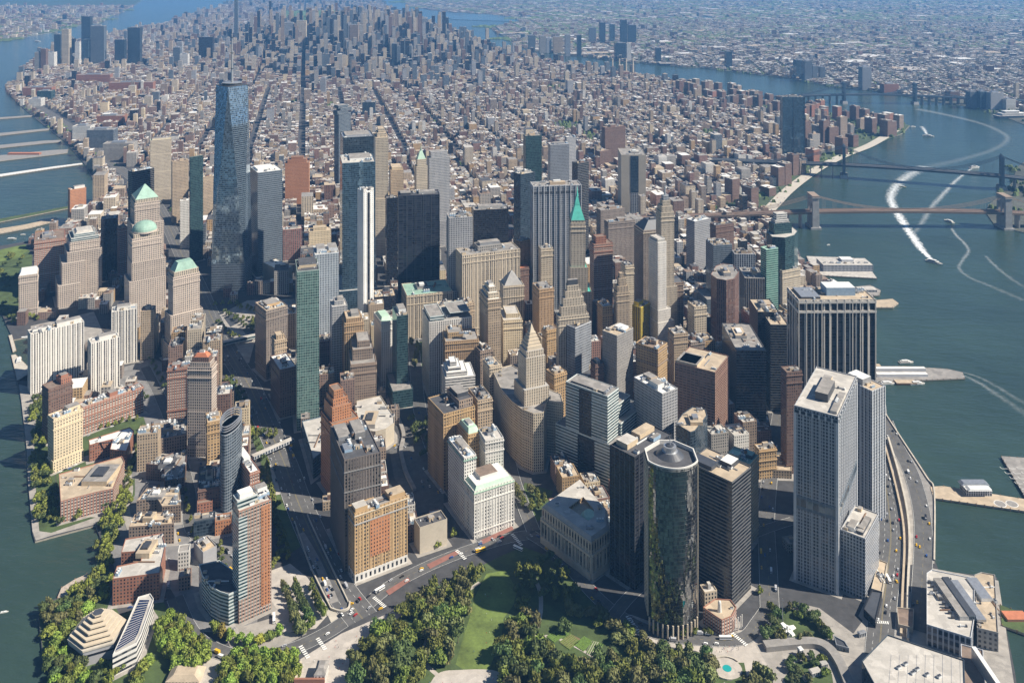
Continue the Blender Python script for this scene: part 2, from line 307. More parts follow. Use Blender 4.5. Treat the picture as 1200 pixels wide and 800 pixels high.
MANH_E = [(440, -8), (452, 8), (470, 18), (488, 22), (505, 30), (520, 44), (545, 55), (575, 63), (600, 67), (625, 71), (660, 77), (705, 83), (745, 89), (800, 101), (850, 109), (900, 118), (960, 130), (1010, 138), (1050, 143), (1066, 147), (1058, 156), (1030, 167), (1003, 179), (970, 193), (940, 209), (915, 232), (902, 247), (915, 262), (933, 285), (940, 305), (958, 320), (985, 340), (1003, 362), (1012, 390), (1022, 425), (1030, 465), (1037, 484), (1062, 520), (1088, 558), (1096, 575), (1096, 657), (1100, 668), (1168, 676), (1172, 700), (1180, 740), (1190, 790), (1195, 830)]
MANH = GP(MANH_W+MANH_E); land('manhattan_ground', MANH)
BKLYN = GP([(1290, 290), (1215, 276), (1166, 264), (1156, 250), (1158, 240), (1172, 230), (1186, 214), (1192, 196), (1205, 186), (1290, 182), (1290, 150), (1205, 148), (1185, 140), (1166, 133), (1148, 127), (1115, 122), (1080, 117), (1050, 110), (1022, 106), (998, 103), (978, 102), (962, 99), (945, 96), (925, 91), (900, 89), (875, 86), (850, 83), (825, 80), (800, 79), (775, 76), (745, 74), (722, 72), (700, 69), (672, 65), (640, 61), (615, 57), (600, 51), (594, 44), (580, 38), (575, 34), (590, 29), (610, 26), (600, 20), (560, 16), (520, 14), (480, 8), (470, -2), (500, -20), (1400, -20), (1400, 290)])
land('brooklyn_ground', BKLYN, 'far_land')
land('roosevelt_island', GP([(548, 47), (553, 44), (566, 49), (577, 56), (574, 58), (560, 54)]), 'far_green')
JERSEY = GP([(-120, 60), (0, 48), (30, 43), (62, 38), (88, 31), (118, 27), (126, 21), (146, 13), (158, 6), (170, -2), (172, -12), (-120, -12)]); land('jersey_ground', JERSEY, 'far_green')
b = MB()
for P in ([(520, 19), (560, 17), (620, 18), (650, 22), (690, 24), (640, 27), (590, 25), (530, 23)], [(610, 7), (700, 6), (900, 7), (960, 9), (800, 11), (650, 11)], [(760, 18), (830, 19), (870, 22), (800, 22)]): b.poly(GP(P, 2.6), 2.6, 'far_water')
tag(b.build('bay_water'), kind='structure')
hb = MB()
for i in range(70):   # low wooded ridge across the river and far shore
    x = rng.uniform(-26000, 30000); y = rng.uniform(30000, 52000); r = rng.uniform(1200, 3200); h = rng.uniform(40, 130)
    hb.frustum([(x+r*math.cos(a*.785)*1.6, y+r*math.sin(a*.785)) for a in range(8)], 1, h, .3, 'far_green')
tag(hb.build('far_hills'), kind='structure')

def strip(pts, w):
    "world polygon of a road of width w along a px polyline"
    P = [G(*p) if len(p) == 2 else Vector(p) for p in pts]; P = [Vector((p[0], p[1])) for p in P]; A, B = [], []
    for i, p in enumerate(P):
        d = (P[min(i+1, len(P)-1)]-P[max(i-1, 0)]).normalized(); n = Vector((-d.y, d.x))*w/2; A.append(tuple(p+n)); B.append(tuple(p-n))
    return A, B
def smooth(pts, k=6):
    P = [Vector(p) for p in pts]; out = []
    for i in range(len(P)-1):
        a, b2, c, d = P[max(i-1, 0)], P[i], P[i+1], P[min(i+2, len(P)-1)]
        for j in range(k):
            t = j/k; out.append(tuple(.5*((2*b2)+(c-a)*t+(2*a-5*b2+4*c-d)*t*t+(3*b2-a-3*c+d)*t**3)))
    return out+[tuple(P[-1])]
def roadsheet(name, pts, w, z, m, occ=True, markings=True, grow=8, kerb='pavement'):
    pts = smooth(pts); A, B = strip(pts, w); b = MB()
    for i in range(len(A)-1): b.face([(*B[i], z), (*B[i+1], z), (*A[i+1], z), (*A[i], z)], m)
    o = tag(b.build(name), kind='structure')
    if occ:
        A2, B2 = strip(pts, w+grow)
        for i in range(len(A)-1): block([B2[i], B2[i+1], A2[i+1], A2[i]], 3)
    if markings:
        b = MB(); acc = 0
        for off in ([-w/2+.4, 0, w/2-.4] if w < 22 else [-w/2+.4, -w/4, -.4, .4, w/4, w/2-.4]):
            L, R = strip(pts, 2*off+.22 if off else .22), strip(pts, 2*off-.22 if off else -.22)
            for i in range(len(A)-1):
                p, q = Vector(L[0][i]), Vector(L[0][i+1]); p2, q2 = Vector(R[0][i]), Vector(R[0][i+1])
                k = max(1, int((q-p).length/8))
                for j in range(k):
                    if abs(abs(off)-w/4) < .1 or abs(off) == 0: t0, t1 = j/k, (j+.45)/k
                    else: t0, t1 = j/k, (j+1)/k
                    b.face([(*p.lerp(q, t0), z+.03), (*p.lerp(q, t1), z+.03), (*p2.lerp(q2, t1), z+.03), (*p2.lerp(q2, t0), z+.03)], 'paint_yellow' if abs(off) <= .5 else 'paint_white')
        tag(b.build('road_marking'), kind='structure')
    return o
# parks and paved places
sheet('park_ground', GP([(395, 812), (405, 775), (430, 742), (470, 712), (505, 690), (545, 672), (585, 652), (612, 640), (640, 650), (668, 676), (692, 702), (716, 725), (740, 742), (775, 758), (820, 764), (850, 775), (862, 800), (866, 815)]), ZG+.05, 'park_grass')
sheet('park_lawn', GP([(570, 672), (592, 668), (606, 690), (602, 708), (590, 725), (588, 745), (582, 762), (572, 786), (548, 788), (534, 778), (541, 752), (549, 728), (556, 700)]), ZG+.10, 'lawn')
for i, (p, w) in enumerate([([(503, 815), (515, 792), (540, 788), (575, 788), (592, 795)], 7), ([(503, 740), (497, 762), (500, 778), (512, 790)], 4), ([(625, 745), (632, 725), (634, 708), (632, 690), (620, 665)], 4.5), ([(562, 682), (548, 692), (540, 700)], 4), ([(620, 760), (640, 745), (670, 755), (700, 772)], 3), ([(478, 745), (500, 735), (520, 722), (548, 694)], 3)]):
    roadsheet('park_path', p, w, ZG+.13+.02*i, 'path', markings=False)
sheet('park_plaza', GP([(490, 812), (512, 793), (548, 789), (590, 793), (600, 812)]), ZG+.24, 'plaza')
sheet('waterfront_lawn', GP([(60, 800), (52, 772), (48, 742), (46, 722), (58, 706), (92, 690), (112, 668), (118, 640), (120, 612), (125, 596), (150, 566), (158, 560), (158, 580), (140, 610), (128, 640), (128, 680), (130, 700), (140, 720), (190, 700), (200, 725), (240, 760), (250, 790), (250, 812), (62, 812)]), ZG+.05, 'park_grass')
sheet('esplanade', GP([(64, 626), (42, 633), (38, 622), (33, 565), (31, 522), (25, 470), (22, 450), (40, 455), (47, 480), (56, 560), (66, 598), (90, 602), (128, 585), (130, 596), (112, 614)]), ZG+.09, 'pavement')
sheet('park_grass_bank', GP([(45, 470), (60, 468), (62, 520), (66, 575), (70, 612), (100, 605), (112, 606), (60, 624), (46, 622), (41, 560), (40, 510)]), ZG+.13, 'park_grass')
sheet('rector_park_lawn', GP([(-30, 300), (30, 286), (38, 300), (34, 372), (8, 372), (-30, 350)]), ZG+.05, 'park_grass')
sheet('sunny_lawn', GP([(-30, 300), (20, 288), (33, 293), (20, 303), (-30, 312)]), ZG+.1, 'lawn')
sheet('castle_plaza', GP([(190, 812), (205, 790), (238, 762), (262, 770), (262, 812)]), ZG+.10, 'plaza')
sheet('monument_plaza', GP([(342, 812), (352, 772), (400, 742), (470, 712), (480, 716), (440, 740), (410, 772), (404, 812)]), ZG+.16, 'plaza')
sheet('state_street_plaza', GP([(722, 728), (740, 720), (790, 738), (870, 738), (905, 742), (912, 762), (905, 812), (850, 812), (845, 775), (815, 762), (775, 756), (742, 742)]), ZG+.07, 'plaza')
sheet('station_plaza', GP([(885, 755), (905, 735), (930, 705), (960, 712), (1000, 742), (1020, 752), (1010, 790), (1010, 812), (905, 812), (900, 780)]), ZG+.09, 'pavement')
sheet('tower_plaza', GP([(318, 720), (318, 668), (340, 660), (360, 676), (388, 716), (370, 736), (330, 742)]), ZG+.08, 'plaza')
sheet('bosque_path', GP([(262, 740), (318, 724), (330, 740), (360, 742), (322, 762), (270, 758)]), ZG+.12, 'pavement')
sheet('triangle_plaza', GP([(383, 718), (412, 703), (432, 712), (420, 724), (392, 738)]), ZG+.12, 'concrete')
sheet('memorial_plaza', GP([(242, 400), (254, 370), (290, 352), (345, 350), (345, 372), (300, 395), (292, 425), (250, 428)]), ZG+.05, 'pavement')
sheet('school_plaza', GP([(316, 545), (335, 520), (345, 560), (350, 575), (322, 580)]), ZG+.1, 'plaza')
sheet('marina_walk', GP([(36, 382), (110, 365), (125, 400), (100, 400), (60, 388), (36, 396)]), ZG+.06, 'pavement')
sheet('tunnel_plaza', GP([(455, 520), (480, 505), (500, 520), (520, 572), (520, 600), (490, 600), (462, 560)]), ZG+.05, 'road')
sheet('churchyard_lawn', GP([(478, 402), (496, 400), (500, 440), (484, 440)]), ZG+.05, 'park_grass')
sheet('bowling_green', GP([(604, 592), (615, 565), (648, 575), (640, 605), (618, 618)]), ZG+.05, 'park_grass')
sheet('west_park', GP([(260, 445), (275, 440), (320, 500), (348, 580), (352, 640), (338, 650), (318, 590), (305, 540), (290, 500)]), ZG+.05, 'park_grass')
sheet('waterside_blocks', GP([(60, 470), (110, 440), (180, 420), (225, 440), (262, 470), (300, 560), (310, 660), (300, 740), (230, 740), (200, 690), (140, 690), (128, 640), (140, 600), (70, 600)]), ZG+.02, 'stone_dark', occ=False)
sheet('grass_verge', GP([(60, 500), (100, 500), (168, 488), (172, 500), (158, 545), (140, 600), (128, 610), (70, 606)]), ZG+.07, 'park_grass', occ=False)
# streets
RD = ZG+.3
roadsheet('battery_place', [(205, 700), (222, 738), (245, 758), (285, 770), (330, 764), (378, 744), (420, 716), (455, 688), (500, 664), (545, 646), (590, 632), (622, 626)], 17, RD, 'road')
roadsheet('state_street', [(622, 626), (650, 645), (676, 674), (702, 702), (730, 724), (770, 742), (820, 749), (870, 748), (890, 728), (905, 705)], 16, RD+.04, 'road')
roadsheet('west_street', [(425, 725), (398, 690), (372, 640), (350, 590), (334, 545), (314, 500), (292, 452), (268, 412), (248, 372), (232, 335), (214, 300), (196, 262), (170, 222), (130, 190), (98, 160), (66, 138), (40, 122)], 33, RD+.08, 'road')
roadsheet('tunnel_ramp', [(392, 706), (372, 660), (352, 625)], 9, RD+.14, 'road_light', occ=False, markings=False)
roadsheet('greenwich_street', [(575, 640), (548, 605), (525, 565), (508, 528), (492, 480), (487, 430), (484, 395)], 20, RD+.12, 'road')
roadsheet('broadway', [(625, 622), (605, 570), (594, 530), (578, 480), (566, 440), (556, 400), (545, 360), (534, 320), (524, 280)], 17, RD+.16, 'road')
roadsheet('whitehall_street', [(902, 712), (900, 660), (898, 610), (902, 560), (908, 520), (914, 480), (918, 440)], 20, RD+.12, 'road')
roadsheet('water_street', [(720, 720), (748, 690), (800, 660), (850, 640), (898, 620), (930, 610)], 14, RD+.2, 'road')
roadsheet('south_street', [(1030, 770), (1034, 720), (1040, 670), (1044, 630), (1041, 590), (1034, 545), (1030, 500), (1026, 460)], 26, RD+.08, 'road')
roadsheet('riverside_drive', [(1078, 740), (1080, 690), (1082, 640), (1080, 600), (1068, 555), (1050, 520), (1038, 492)], 20, RD+.12, 'road')
roadsheet('thames_street', [(300, 690), (260, 650), (225, 620), (222, 580), (214, 545), (205, 510), (190, 470), (170, 430)], 16, RD+.04, 'road')
roadsheet('promenade_street', [(160, 640), (148, 600), (152, 575), (150, 555)], 8, RD, 'pavement', markings=False)
roadsheet('riverside_walk', [(1090, 655), (1090, 590), (1082, 562), (1056, 522), (1038, 490)], 9, RD+.05, 'road_light', markings=False)
sheet('seaside_forecourt', GP([(1024, 470), (1036, 484), (1094, 575), (1095, 660), (1055, 662), (1050, 600), (1030, 520)]), ZG+.06, 'pavement')
sheet('ferry_forecourt', GP([(1000, 742), (1030, 700), (1080, 690), (1090, 665), (1170, 680), (1190, 812), (1000, 812)]), ZG+.05, 'pavement')
sheet('memorial_pool', GP([(262, 372), (276, 366), (284, 376), (270, 383)]), ZG+.12, 'slate'); sheet('memorial_pool', GP([(284, 386), (298, 380), (304, 390), (291, 396)]), ZG+.12, 'slate')
# bus lane, crossings
def patch(name, pts, m, z=RD+.5): sheet(name, GP(pts, z), z, m)
patch('bus_lane', [(452, 692), (478, 676), (481, 680), (456, 697)], 'bus_lane', RD+.3); patch('bus_lane', [(500, 661), (536, 644), (539, 648), (504, 666)], 'bus_lane', RD+.3); patch('bus_lane', [(562, 633), (600, 616), (602, 620), (566, 637)], 'bus_lane', RD+.3)
cb = MB()
for c0, c1, n, wd in (((438, 700), (452, 712), 9, 4), ((352, 757), (362, 772), 7, 4), ((372, 748), (382, 762), 7, 4), ((535, 645), (546, 656), 7, 4), ((858, 742), (876, 757), 9, 4), ((735, 722), (750, 742), 9, 4), ((1018, 728), (1042, 730), 10, 4), ((600, 626), (612, 640), 8, 4)):
    p, q = Vector(G(*c0)[:2]), Vector(G(*c1)[:2]); d = (q-p).normalized(); nn = Vector((-d.y, d.x))*wd/2
    for i in range(n):
        a, c = p.lerp(q, i/n), p.lerp(q, (i+.55)/n); cb.face([(*(a-nn), RD+.36), (*(c-nn), RD+.36), (*(c+nn), RD+.36), (*(a+nn), RD+.36)], 'paint_white')
tag(cb.build('crosswalk'), kind='structure')
# block the shores and the far-side water against infill
gx, gy = np.meshgrid(OX+4*np.arange(ON)+2, OY+4*np.arange(OM)+2, indexing='ij'); OCC |= ~pip(gx, gy, MANH)
def wallrun(name, label, pts, w, h, m, cat='wall', z=ZG):
    A, B = strip(pts, w); b = MB()
    for i in range(len(A)-1): b.prism([A[i], A[i+1], B[i+1], B[i]], z, z+h, m)
    return tag(b.build(name), label, cat)
wallrun('retaining_wall', 'low concrete wall along the left edge of the sunken tunnel road', smooth([(388, 714), (364, 665), (352, 632), (345, 612)]), 1.2, 2.2, 'concrete')
wallrun('retaining_wall', 'low concrete wall along the right edge of the sunken tunnel road', smooth([(408, 706), (386, 660), (368, 622), (360, 604)]), 1.2, 2.2, 'concrete')
wallrun('retaining_wall', 'curved concrete end wall closing the tunnel road beside the plaza', smooth([(388, 714), (398, 717), (408, 714), (410, 706)]), 1.5, 2.4, 'concrete')
wallrun('barrier_wall', 'pale barrier wall on the city side of the riverside highway', smooth([(1064, 752), (1064, 690), (1066, 640), (1063, 600), (1053, 556), (1041, 515)]), 2.2, 4.2, 'concrete')
wallrun('barrier_wall', 'tan barrier wall between the two roads beside the east river', smooth([(1056, 745), (1058, 690), (1060, 640), (1057, 605), (1047, 560), (1036, 520)]), 2.2, 3.2, 'roof_tan')
wallrun('barrier_wall', 'long parapet wall at the very edge of the east river highway', smooth([(1095, 657), (1095, 578), (1086, 560), (1060, 520), (1038, 486)]), 1.6, 2.0, 'concrete')
# ------------------------------------------------------------------ building builder
def unit_mesh(kind):
    b = MB()
    if kind == 0:
        b.box(-2.2, 2.2, -1.5, 1.5, 0, 2.2, 'unit_white', 'metal_gray'); b.cyl(-1.05, 0, .9, 2.2, 2.7, 'metal_dark', 10); b.cyl(1.05, 0, .9, 2.2, 2.7, 'metal_dark', 10)
    elif kind == 1:
        b.box(-4, 4, -1.4, 1.4, .4, 2.4, 'metal_gray'); b.box(-3.4, -2.6, -.6, .6, 2.4, 3.6, 'metal_gray'); b.box(2, 3, -1.1, 1.1, 2.4, 3.1, 'unit_white')
        for x in (-3.5, 0, 3.5): b.box(x-.3, x+.3, -1.5, 1.5, 0, .4, 'metal_dark')
    elif kind == 2:
        for x in (-3, 0, 3): b.box(x-1.3, x+1.3, -1.6, 1.6, 0, 2.6, 'unit_blue', 'metal_gray'); b.cyl(x, 0, 1.1, 2.6, 3.4, 'unit_white', 10)
    elif kind == 3:
        b.box(-1.8, 1.8, -2.6, 2.6, 0, 2.9, 'unit_tan', 'roof_gray'); b.box(-.5, .5, -2.7, -2.6, .1, 2.1, 'metal_dark')
    else:
        b.tube((-3, 0, .8), (3, 0, .8), .5, 'metal_gray', 8); b.box(-3.4, -2.4, -1, 1, 0, 2, 'unit_white'); b.box(2.2, 3.4, -1, 1, 0, 1.7, 'metal_dark')
    return b
UNITS = []
TANK = [None]
def put_unit(k, parent, x, y, z, rz=0, s=1.):
    while len(UNITS) <= k: UNITS.append(None)
    if UNITS[k] is None: o = unit_mesh(k).build('rooftop_unit', parent); UNITS[k] = o
    else: o = UNITS[k].copy(); col.objects.link(o); o.parent = parent
    o.location = (x, y, z); o.rotation_euler = (0, 0, rz); o.scale = (s, s, s); return o
def put_tank(parent, x, y, z):
    if TANK[0] is None:
        b = MB()
        for sx in (-1, 1):
            for sy in (-1, 1): b.tube((sx*1.3, sy*1.3, 0), (sx*1.1, sy*1.1, 3.4), .16, 'metal_dark', 4)
        b.box(-1.9, 1.9, -1.9, 1.9, 3.3, 3.55, 'metal_dark'); b.cyl(0, 0, 1.9, 3.55, 7, 'wood', 14, 1.8); b.cyl(0, 0, 2.05, 7, 8.6, 'slate', 14, .05)
        o = b.build('water_tank', parent); TANK[0] = o
    else: o = TANK[0].copy(); col.objects.link(o); o.parent = parent
    o.location = (x, y, z); return o
def solve_quad(L, C, R, h, a=None):
    c = G(*C, h); E1 = E2 = None; ang = []
    for k, P in ((0, R), (1, L)):
        if isinstance(P, (int, float)): continue
        e = G(*P, h)-c; ln = math.hypot(e[0], e[1])
        if ln < 1: continue
        perp = math.hypot(2*e[1]/ln, 4.5*e[0]/ln); th = math.atan2(e[1], e[0])-(math.pi/2 if k else 0)
        ang.append(((th+math.pi) % (2*math.pi)-math.pi, (ln/perp)**2))
    if a is None:
        sx = sum(w*math.cos(t) for t, w in ang); sy = sum(w*math.sin(t) for t, w in ang); a = math.atan2(sy, sx)
    else: a = math.radians(a)
    u = Vector((math.cos(a), math.sin(a))); v = Vector((-u.y, u.x)); dims = []
    for P, d in ((R, u), (L, v)):
        if isinstance(P, (int, float)): dims.append(float(P)); continue
        t = (P[0]-600)/F; den = d.x-t*d.y; q = G(*P, h)-c
        dims.append(max(5., (t*c[1]-c[0])/den if abs(den) > .22 else q[0]*d.x+q[1]*d.y))
    return Vector((c[0], c[1])), u, v, dims[0], dims[1], a
def section(m, poly, z0, z1, sty, bay, fl, roof, par=1.1):
    "walls with parapet; the roof sheet is added apart"
    poly = ccw(poly); tr = 'trim_'+sty; m.walls(poly, z0, z1, 'facade_'+sty, bay, fl); m.walls(poly, z1, z1+par, tr)
    q = inset(poly, .5); n = len(poly)
    for i in range(n):
        j = (i+1) % n; z = z1+par
        m.face([(*poly[i], z), (*poly[j], z), (*q[j], z), (*q[i], z)], tr); m.face([(*q[j], z1), (*q[i], z1), (*q[i], z), (*q[j], z)], tr)
    return q
def parent_y(o): return o.location.y
MASON = {'lime', 'limeV', 'beige', 'beigeV', 'tan', 'tanV', 'brick', 'brickW', 'brickO', 'brown', 'taupe', 'taupeV', 'white', 'cream', 'gridpink'}
NB = [0]; FOOT = []
APRON = [0]
def apron(poly):
    "pavement with a kerb round a building, each a hair higher than its neighbour's"
    if min(p[1] for p in poly) > 2300: return
    APRON[0] = (APRON[0]+1) % 45; z = ZG+.15+.0025*APRON[0]; b = MB(); b.walls(inset(poly, -4.5), ZG-.2, z, 'concrete'); b.poly(inset(poly, -4.5), z, 'pavement'); tag(b.build('pavement'), kind='structure')
def finish_roof(root, q, z, roof, rnd, units=None, mech=True, tank=False):
    b = MB(); b.poly(q, z+.02, roof); b.build('roof', root)
    xs = [p[0] for p in q]; ys = [p[1] for p in q]; x0, x1, y0, y1 = min(xs), max(xs), min(ys), max(ys); A = abs(area(q)); w, d = x1-x0, y1-y0
    cx, cy = cen(q)
    if mech and A > 120:
        b = MB(); mw, md, mh = w*rnd.uniform(.2, .42), d*rnd.uniform(.25, .45), rnd.uniform(3.2, 6.5); ox, oy = rnd.uniform(-.12, .12)*w, rnd.uniform(-.1, .1)*d
        wm = rnd.choice(['stone_gray', 'trim_beige', 'metal_gray', 'trim_brown', 'trim_conc', 'unit_tan'])
        b.box(cx+ox-mw/2, cx+ox+mw/2, cy+oy-md/2, cy+oy+md/2, z+.03, z+mh, wm, rnd.choice(['roof_gray', 'roof_light', 'roof_dark', 'roof_tan'])); b.build('bulkhead', root)
        if A > 500:
            b = MB(); b.box(cx+ox-mw/4, cx+ox+mw/5, cy+oy-md/4, cy+oy+md/4, z+mh+.01, z+mh+rnd.uniform(2, 3.5), rnd.choice(['metal_gray', 'unit_white', 'metal_dark'])); b.build('machine_room', root)
    if A > 380 and parent_y(root) < 1800 and (units is None or units > 1):
        for i in range(3):
            b = MB(); lx_ = rnd.uniform(.2, .5)*w; ly_ = rnd.uniform(.2, .5)*d; x, y = cx+rnd.uniform(-.2, .2)*w, cy+rnd.uniform(-.2, .2)*d
            if rnd.random() < .5: b.box(x-lx_/2, x+lx_/2, y-.5, y+.5, z+.04, z+rnd.uniform(.6, 1.4), rnd.choice(['metal_gray', 'unit_white', 'metal_dark', 'wood']))
            else: b.box(x-.5, x+.5, y-ly_/2, y+ly_/2, z+.04, z+rnd.uniform(.6, 1.4), rnd.choice(['metal_gray', 'unit_white', 'metal_dark', 'wood']))
            b.build('duct', root)
    n = units if units is not None else min(20, int(A/70)) if parent_y(root) < 1750 else min(6, int(A/200))
    for i in range(n):
        for _ in range(8):
            x, y = rnd.uniform(x0+3, x1-3) if w > 7 else cx, rnd.uniform(y0+3, y1-3) if d > 7 else cy
            if pip(np.array([x]), np.array([y]), q)[0] and not (mech and abs(x-cx) < w*.28 and abs(y-cy) < d*.28): put_unit(rnd.randrange(5), root, x, y, z+.05, rnd.choice([0, 1.5708]), rnd.uniform(.7, 1.35)); break
    if tank:
        for i in range(tank): put_tank(root, cx+rnd.uniform(-.3, .3)*w, cy+rnd.uniform(-.3, .3)*d, z+.05)
def B(name, label, L, C, R, yb=None, sty='beige', roof='roof_gray', h=None, bay=3.2, fl=3.8, a=None, top=(), base=(), units=None, mech=None, tank=0, cat=None, occ=True, cornice=None, piers=None, group=None):
    NB[0] += 1; rnd = random.Random(NB[0]*77)
    H = h if h is not None else hgt(C[1], yb)
    c, u, v, Wd, Dp, ang = solve_quad(L, C, R, H, a)
    root = empty(name, (c.x+u.x*Wd/2+v.x*Dp/2, c.y+u.y*Wd/2+v.y*Dp/2, ZG), ang); tag(root, label, cat or {'skyscraper': 'skyscraper', 'office_tower': 'office tower', 'apartment_tower': 'apartment tower', 'apartment_block': 'apartment block', 'low_building': 'building', 'office_block': 'office block'}.get(name, 'building'), group)
    rect = lambda x0, x1, y0, y1: [((x0-.5)*Wd, (y0-.5)*Dp), ((x1-.5)*Wd, (y0-.5)*Dp), ((x1-.5)*Wd, (y1-.5)*Dp), ((x0-.5)*Wd, (y1-.5)*Dp)]
    H -= ZG; body = MB(); q = section(body, rect(0, 1, 0, 1), -.5, H, sty, bay, fl, roof)
    if not cornice and sty in MASON and c.y < 1900 and H > 25: cornice = ((.975, 'trim_'+sty), (1-13/H, 'trim_'+sty), (min(.4, 13/H), 'trim_'+sty))
    if cornice:
        for z, mt in cornice:
            p0 = rect(0, 1, 0, 1); body.prism(inset(p0, -.9), H*z-1.2, H*z, mt)
    if piers:   # real projecting piers on the long faces
        pn, pd, pm = piers; n1 = pn; n2 = max(1, round(pn*Dp/Wd))
        for i in range(n1+1):
            x = -Wd/2+Wd*i/n1; body.box(x-.55, x+.55, -Dp/2-pd, -Dp/2+.1, 0, H+1.2, pm); body.box(x-.55, x+.55, Dp/2-.1, Dp/2+pd, 0, H+1.2, pm)
        for i in range(1, n2):
            y = -Dp/2+Dp*i/n2; body.box(-Wd/2-pd, -Wd/2+.1, y-.55, y+.55, 0, H+1.2, pm); body.box(Wd/2-.1, Wd/2+pd, y-.55, y+.55, 0, H+1.2, pm)
    body.build('facade', root)
    hastop = [t for t in top if t[0] in 'tpd']
    finish_roof(root, q, H, roof, rnd, units=(0 if hastop and units is None else units), mech=(not top if mech is None else mech), tank=tank)
    z = H
    for t in top:
        k = t[0]; m = MB()
        if k == 't':
            st = t[6] if len(t) > 6 else sty; p = rect(*t[1:5]); qq = section(m, p, z-.2, z+t[5], st, bay, fl, roof, .9); o = m.build('setback_tier', root); z += t[5]
            r2 = MB(); r2.poly(qq, .02, roof); ro = r2.build('roof', o, (0, 0, z))
        elif k == 'p': m.frustum(rect(*t[1:5]), z+.03, z+t[5], t[6], t[7], t[8] if len(t) > 8 else None); m.build('pitched_roof', root); z += t[5]
        elif k == 'd': x, y = (t[1]-.5)*Wd, (t[2]-.5)*Dp; r = t[3]*Wd; m.cyl(x, y, r*1.04, z, z+3, 'trim_'+sty, 28); m.dome(x, y, r, z+3, t[4], t[5]); m.build('dome', root, smooth=False); z += t[4]+3
        elif k == 's': x, y = (t[1]-.5)*Wd, (t[2]-.5)*Dp; m.cyl(x, y, t[3], z-.3, z+t[4], t[5], 8, t[3]*.12); m.build('spire', root); z += t[4]
        elif k == 'm': m.box(*[c2 for p in [rect(*t[1:5])] for c2 in (p[0][0], p[1][0], p[0][1], p[2][1])], z+.03, z+t[5], t[6], t[7] if len(t) > 7 else 'roof_gray'); m.build('bulkhead', root)
        elif k == 'u':
            for i in range(t[1]): put_unit(rnd.randrange(5), root, rnd.uniform(-.42, .42)*Wd, rnd.uniform(-.42, .42)*Dp, z+.05, rnd.choice([0, 1.5708]), rnd.uniform(.7, 1.3))
    for x0, x1, y0, y1, z1 in [e[:5] for e in base]:
        m = MB(); p = rect(x0, x1, y0, y1); qq = section(m, p, -.5, z1, sty, bay, fl, roof); o = m.build('podium', root); r2 = MB(); r2.poly(qq, .02, roof); r2.build('roof', o, (0, 0, z1))
    if occ:
        M = Matrix.Rotation(ang, 2); o2 = Vector(root.location[:2])
        for x0, x1, y0, y1 in [(0, 1, 0, 1)]+[e[:4] for e in base]: wp = [tuple(M @ Vector(p)+o2) for p in rect(x0, x1, y0, y1)]; block(wp, 3); FOOT.append((wp, H)); apron(wp)
    root['_dims'] = 0; del root['_dims']
    return root, Wd, Dp, H
def P(name, label, pts, h, sty, roof, bay=3.2, fl=3.6, units=None, mech=True, tank=0, cat=None, par=1.1, group=None):
    "building on a traced polygon: pts are roof corners seen at height h"
    NB[0] += 1; rnd = random.Random(NB[0]*31); w = ccw([tuple(G(*p, h)[:2]) for p in pts]); c = cen(w); loc = [(x-c[0], y-c[1]) for x, y in w]
    root = empty(name, (c[0], c[1], ZG)); tag(root, label, cat or 'building', group); m = MB(); q = section(m, loc, -.5, h-ZG, sty, bay, fl, roof, par); m.build('facade', root)
    finish_roof(root, q, h-ZG, roof, rnd, units, mech, tank); block(w, 3); FOOT.append((w, h)); apron(w); return root, c
# ------------------------------------------------------------------ traced buildings, near left to far right
A, O, K, LB, OB = 'apartment_tower', 'office_tower', 'apartment_block', 'low_building', 'office_block'
# riverside apartments on the left
B(A, 'wide white apartment slab with brown vertical stripes beside the marina', 20, (36, 392), (98, 377), 462, 'whiteV', 'roof_light', bay=3.6, top=(('m', .5, .97, .2, .8, 6, 'trim_white'), ('m', .05, .4, .3, .7, 4, 'trim_whiteV'), ('u', 3)), piers=(11, .8, 'trim_white'))
B(A, 'narrower white striped apartment slab in front of the shaded one', 22, (107, 403), (140, 395), 466, 'whiteV', 'roof_light', bay=3.4, top=(('m', .3, .9, .2, .8, 6, 'trim_white'), ('u', 2)), piers=(8, .8, 'trim_white'))
B(A, 'white striped apartment slab half in shadow behind the pale towers of the river', 22, (131, 366), (160, 362), 428, 'whiteV', 'roof_light', bay=3.4, top=(('m', .2, .75, .2, .8, 6, 'trim_white'), ('u', 2)), piers=(8, .8, 'trim_white'))
B(A, 'dark red brick stepped tower at the river end of the long brick slab', 22, (57, 457), (85, 447), 520, 'brown', 'roof_brown', top=(('t', .55, 1, .1, .9, 7, 'brick'), ('m', .6, .9, .3, .7, 4, 'trim_brick')))
B(A, 'tan apartment tower on a red brick base beside the river trees', (56, 480), (63, 492), (97, 477), 553, 'cream', 'roof_tan', bay=3.6, top=(('m', .55, .98, .3, .95, 5, 'trim_cream'), ('u', 2)), base=((-.05, 1.0, -.12, .3, 14),))
B(K, 'long red brick apartment slab with white balconies near the river', 17, (97, 478), (168, 453), 510, 'brickW', 'roof_light', bay=4, top=(('m', .45, .58, .2, .8, 6, 'trim_brick'), ('m', .78, .86, .3, .8, 5, 'trim_brick'), ('u', 5)))
P(K, 'low red brick L shaped block below the long brick slab', [(104, 516), (152, 501), (157, 505), (148, 529), (129, 527), (132, 515), (105, 522)], 24, 'brick', 'roof_white', tank=0, mech=False, units=4)
P(K, 'cream roofed courtyard apartment block surrounded by trees beside the river', [(69, 556), (143, 535), (146, 541), (133, 573), (113, 577), (71, 588)], 27, 'brickW', 'roof_tan', bay=3.6, units=7)
B(K, 'small tan block with grey roof across the street from the courtyard block', (181, 497), (180, 516), (219, 512), 533, 'taupe', 'roof_gray')
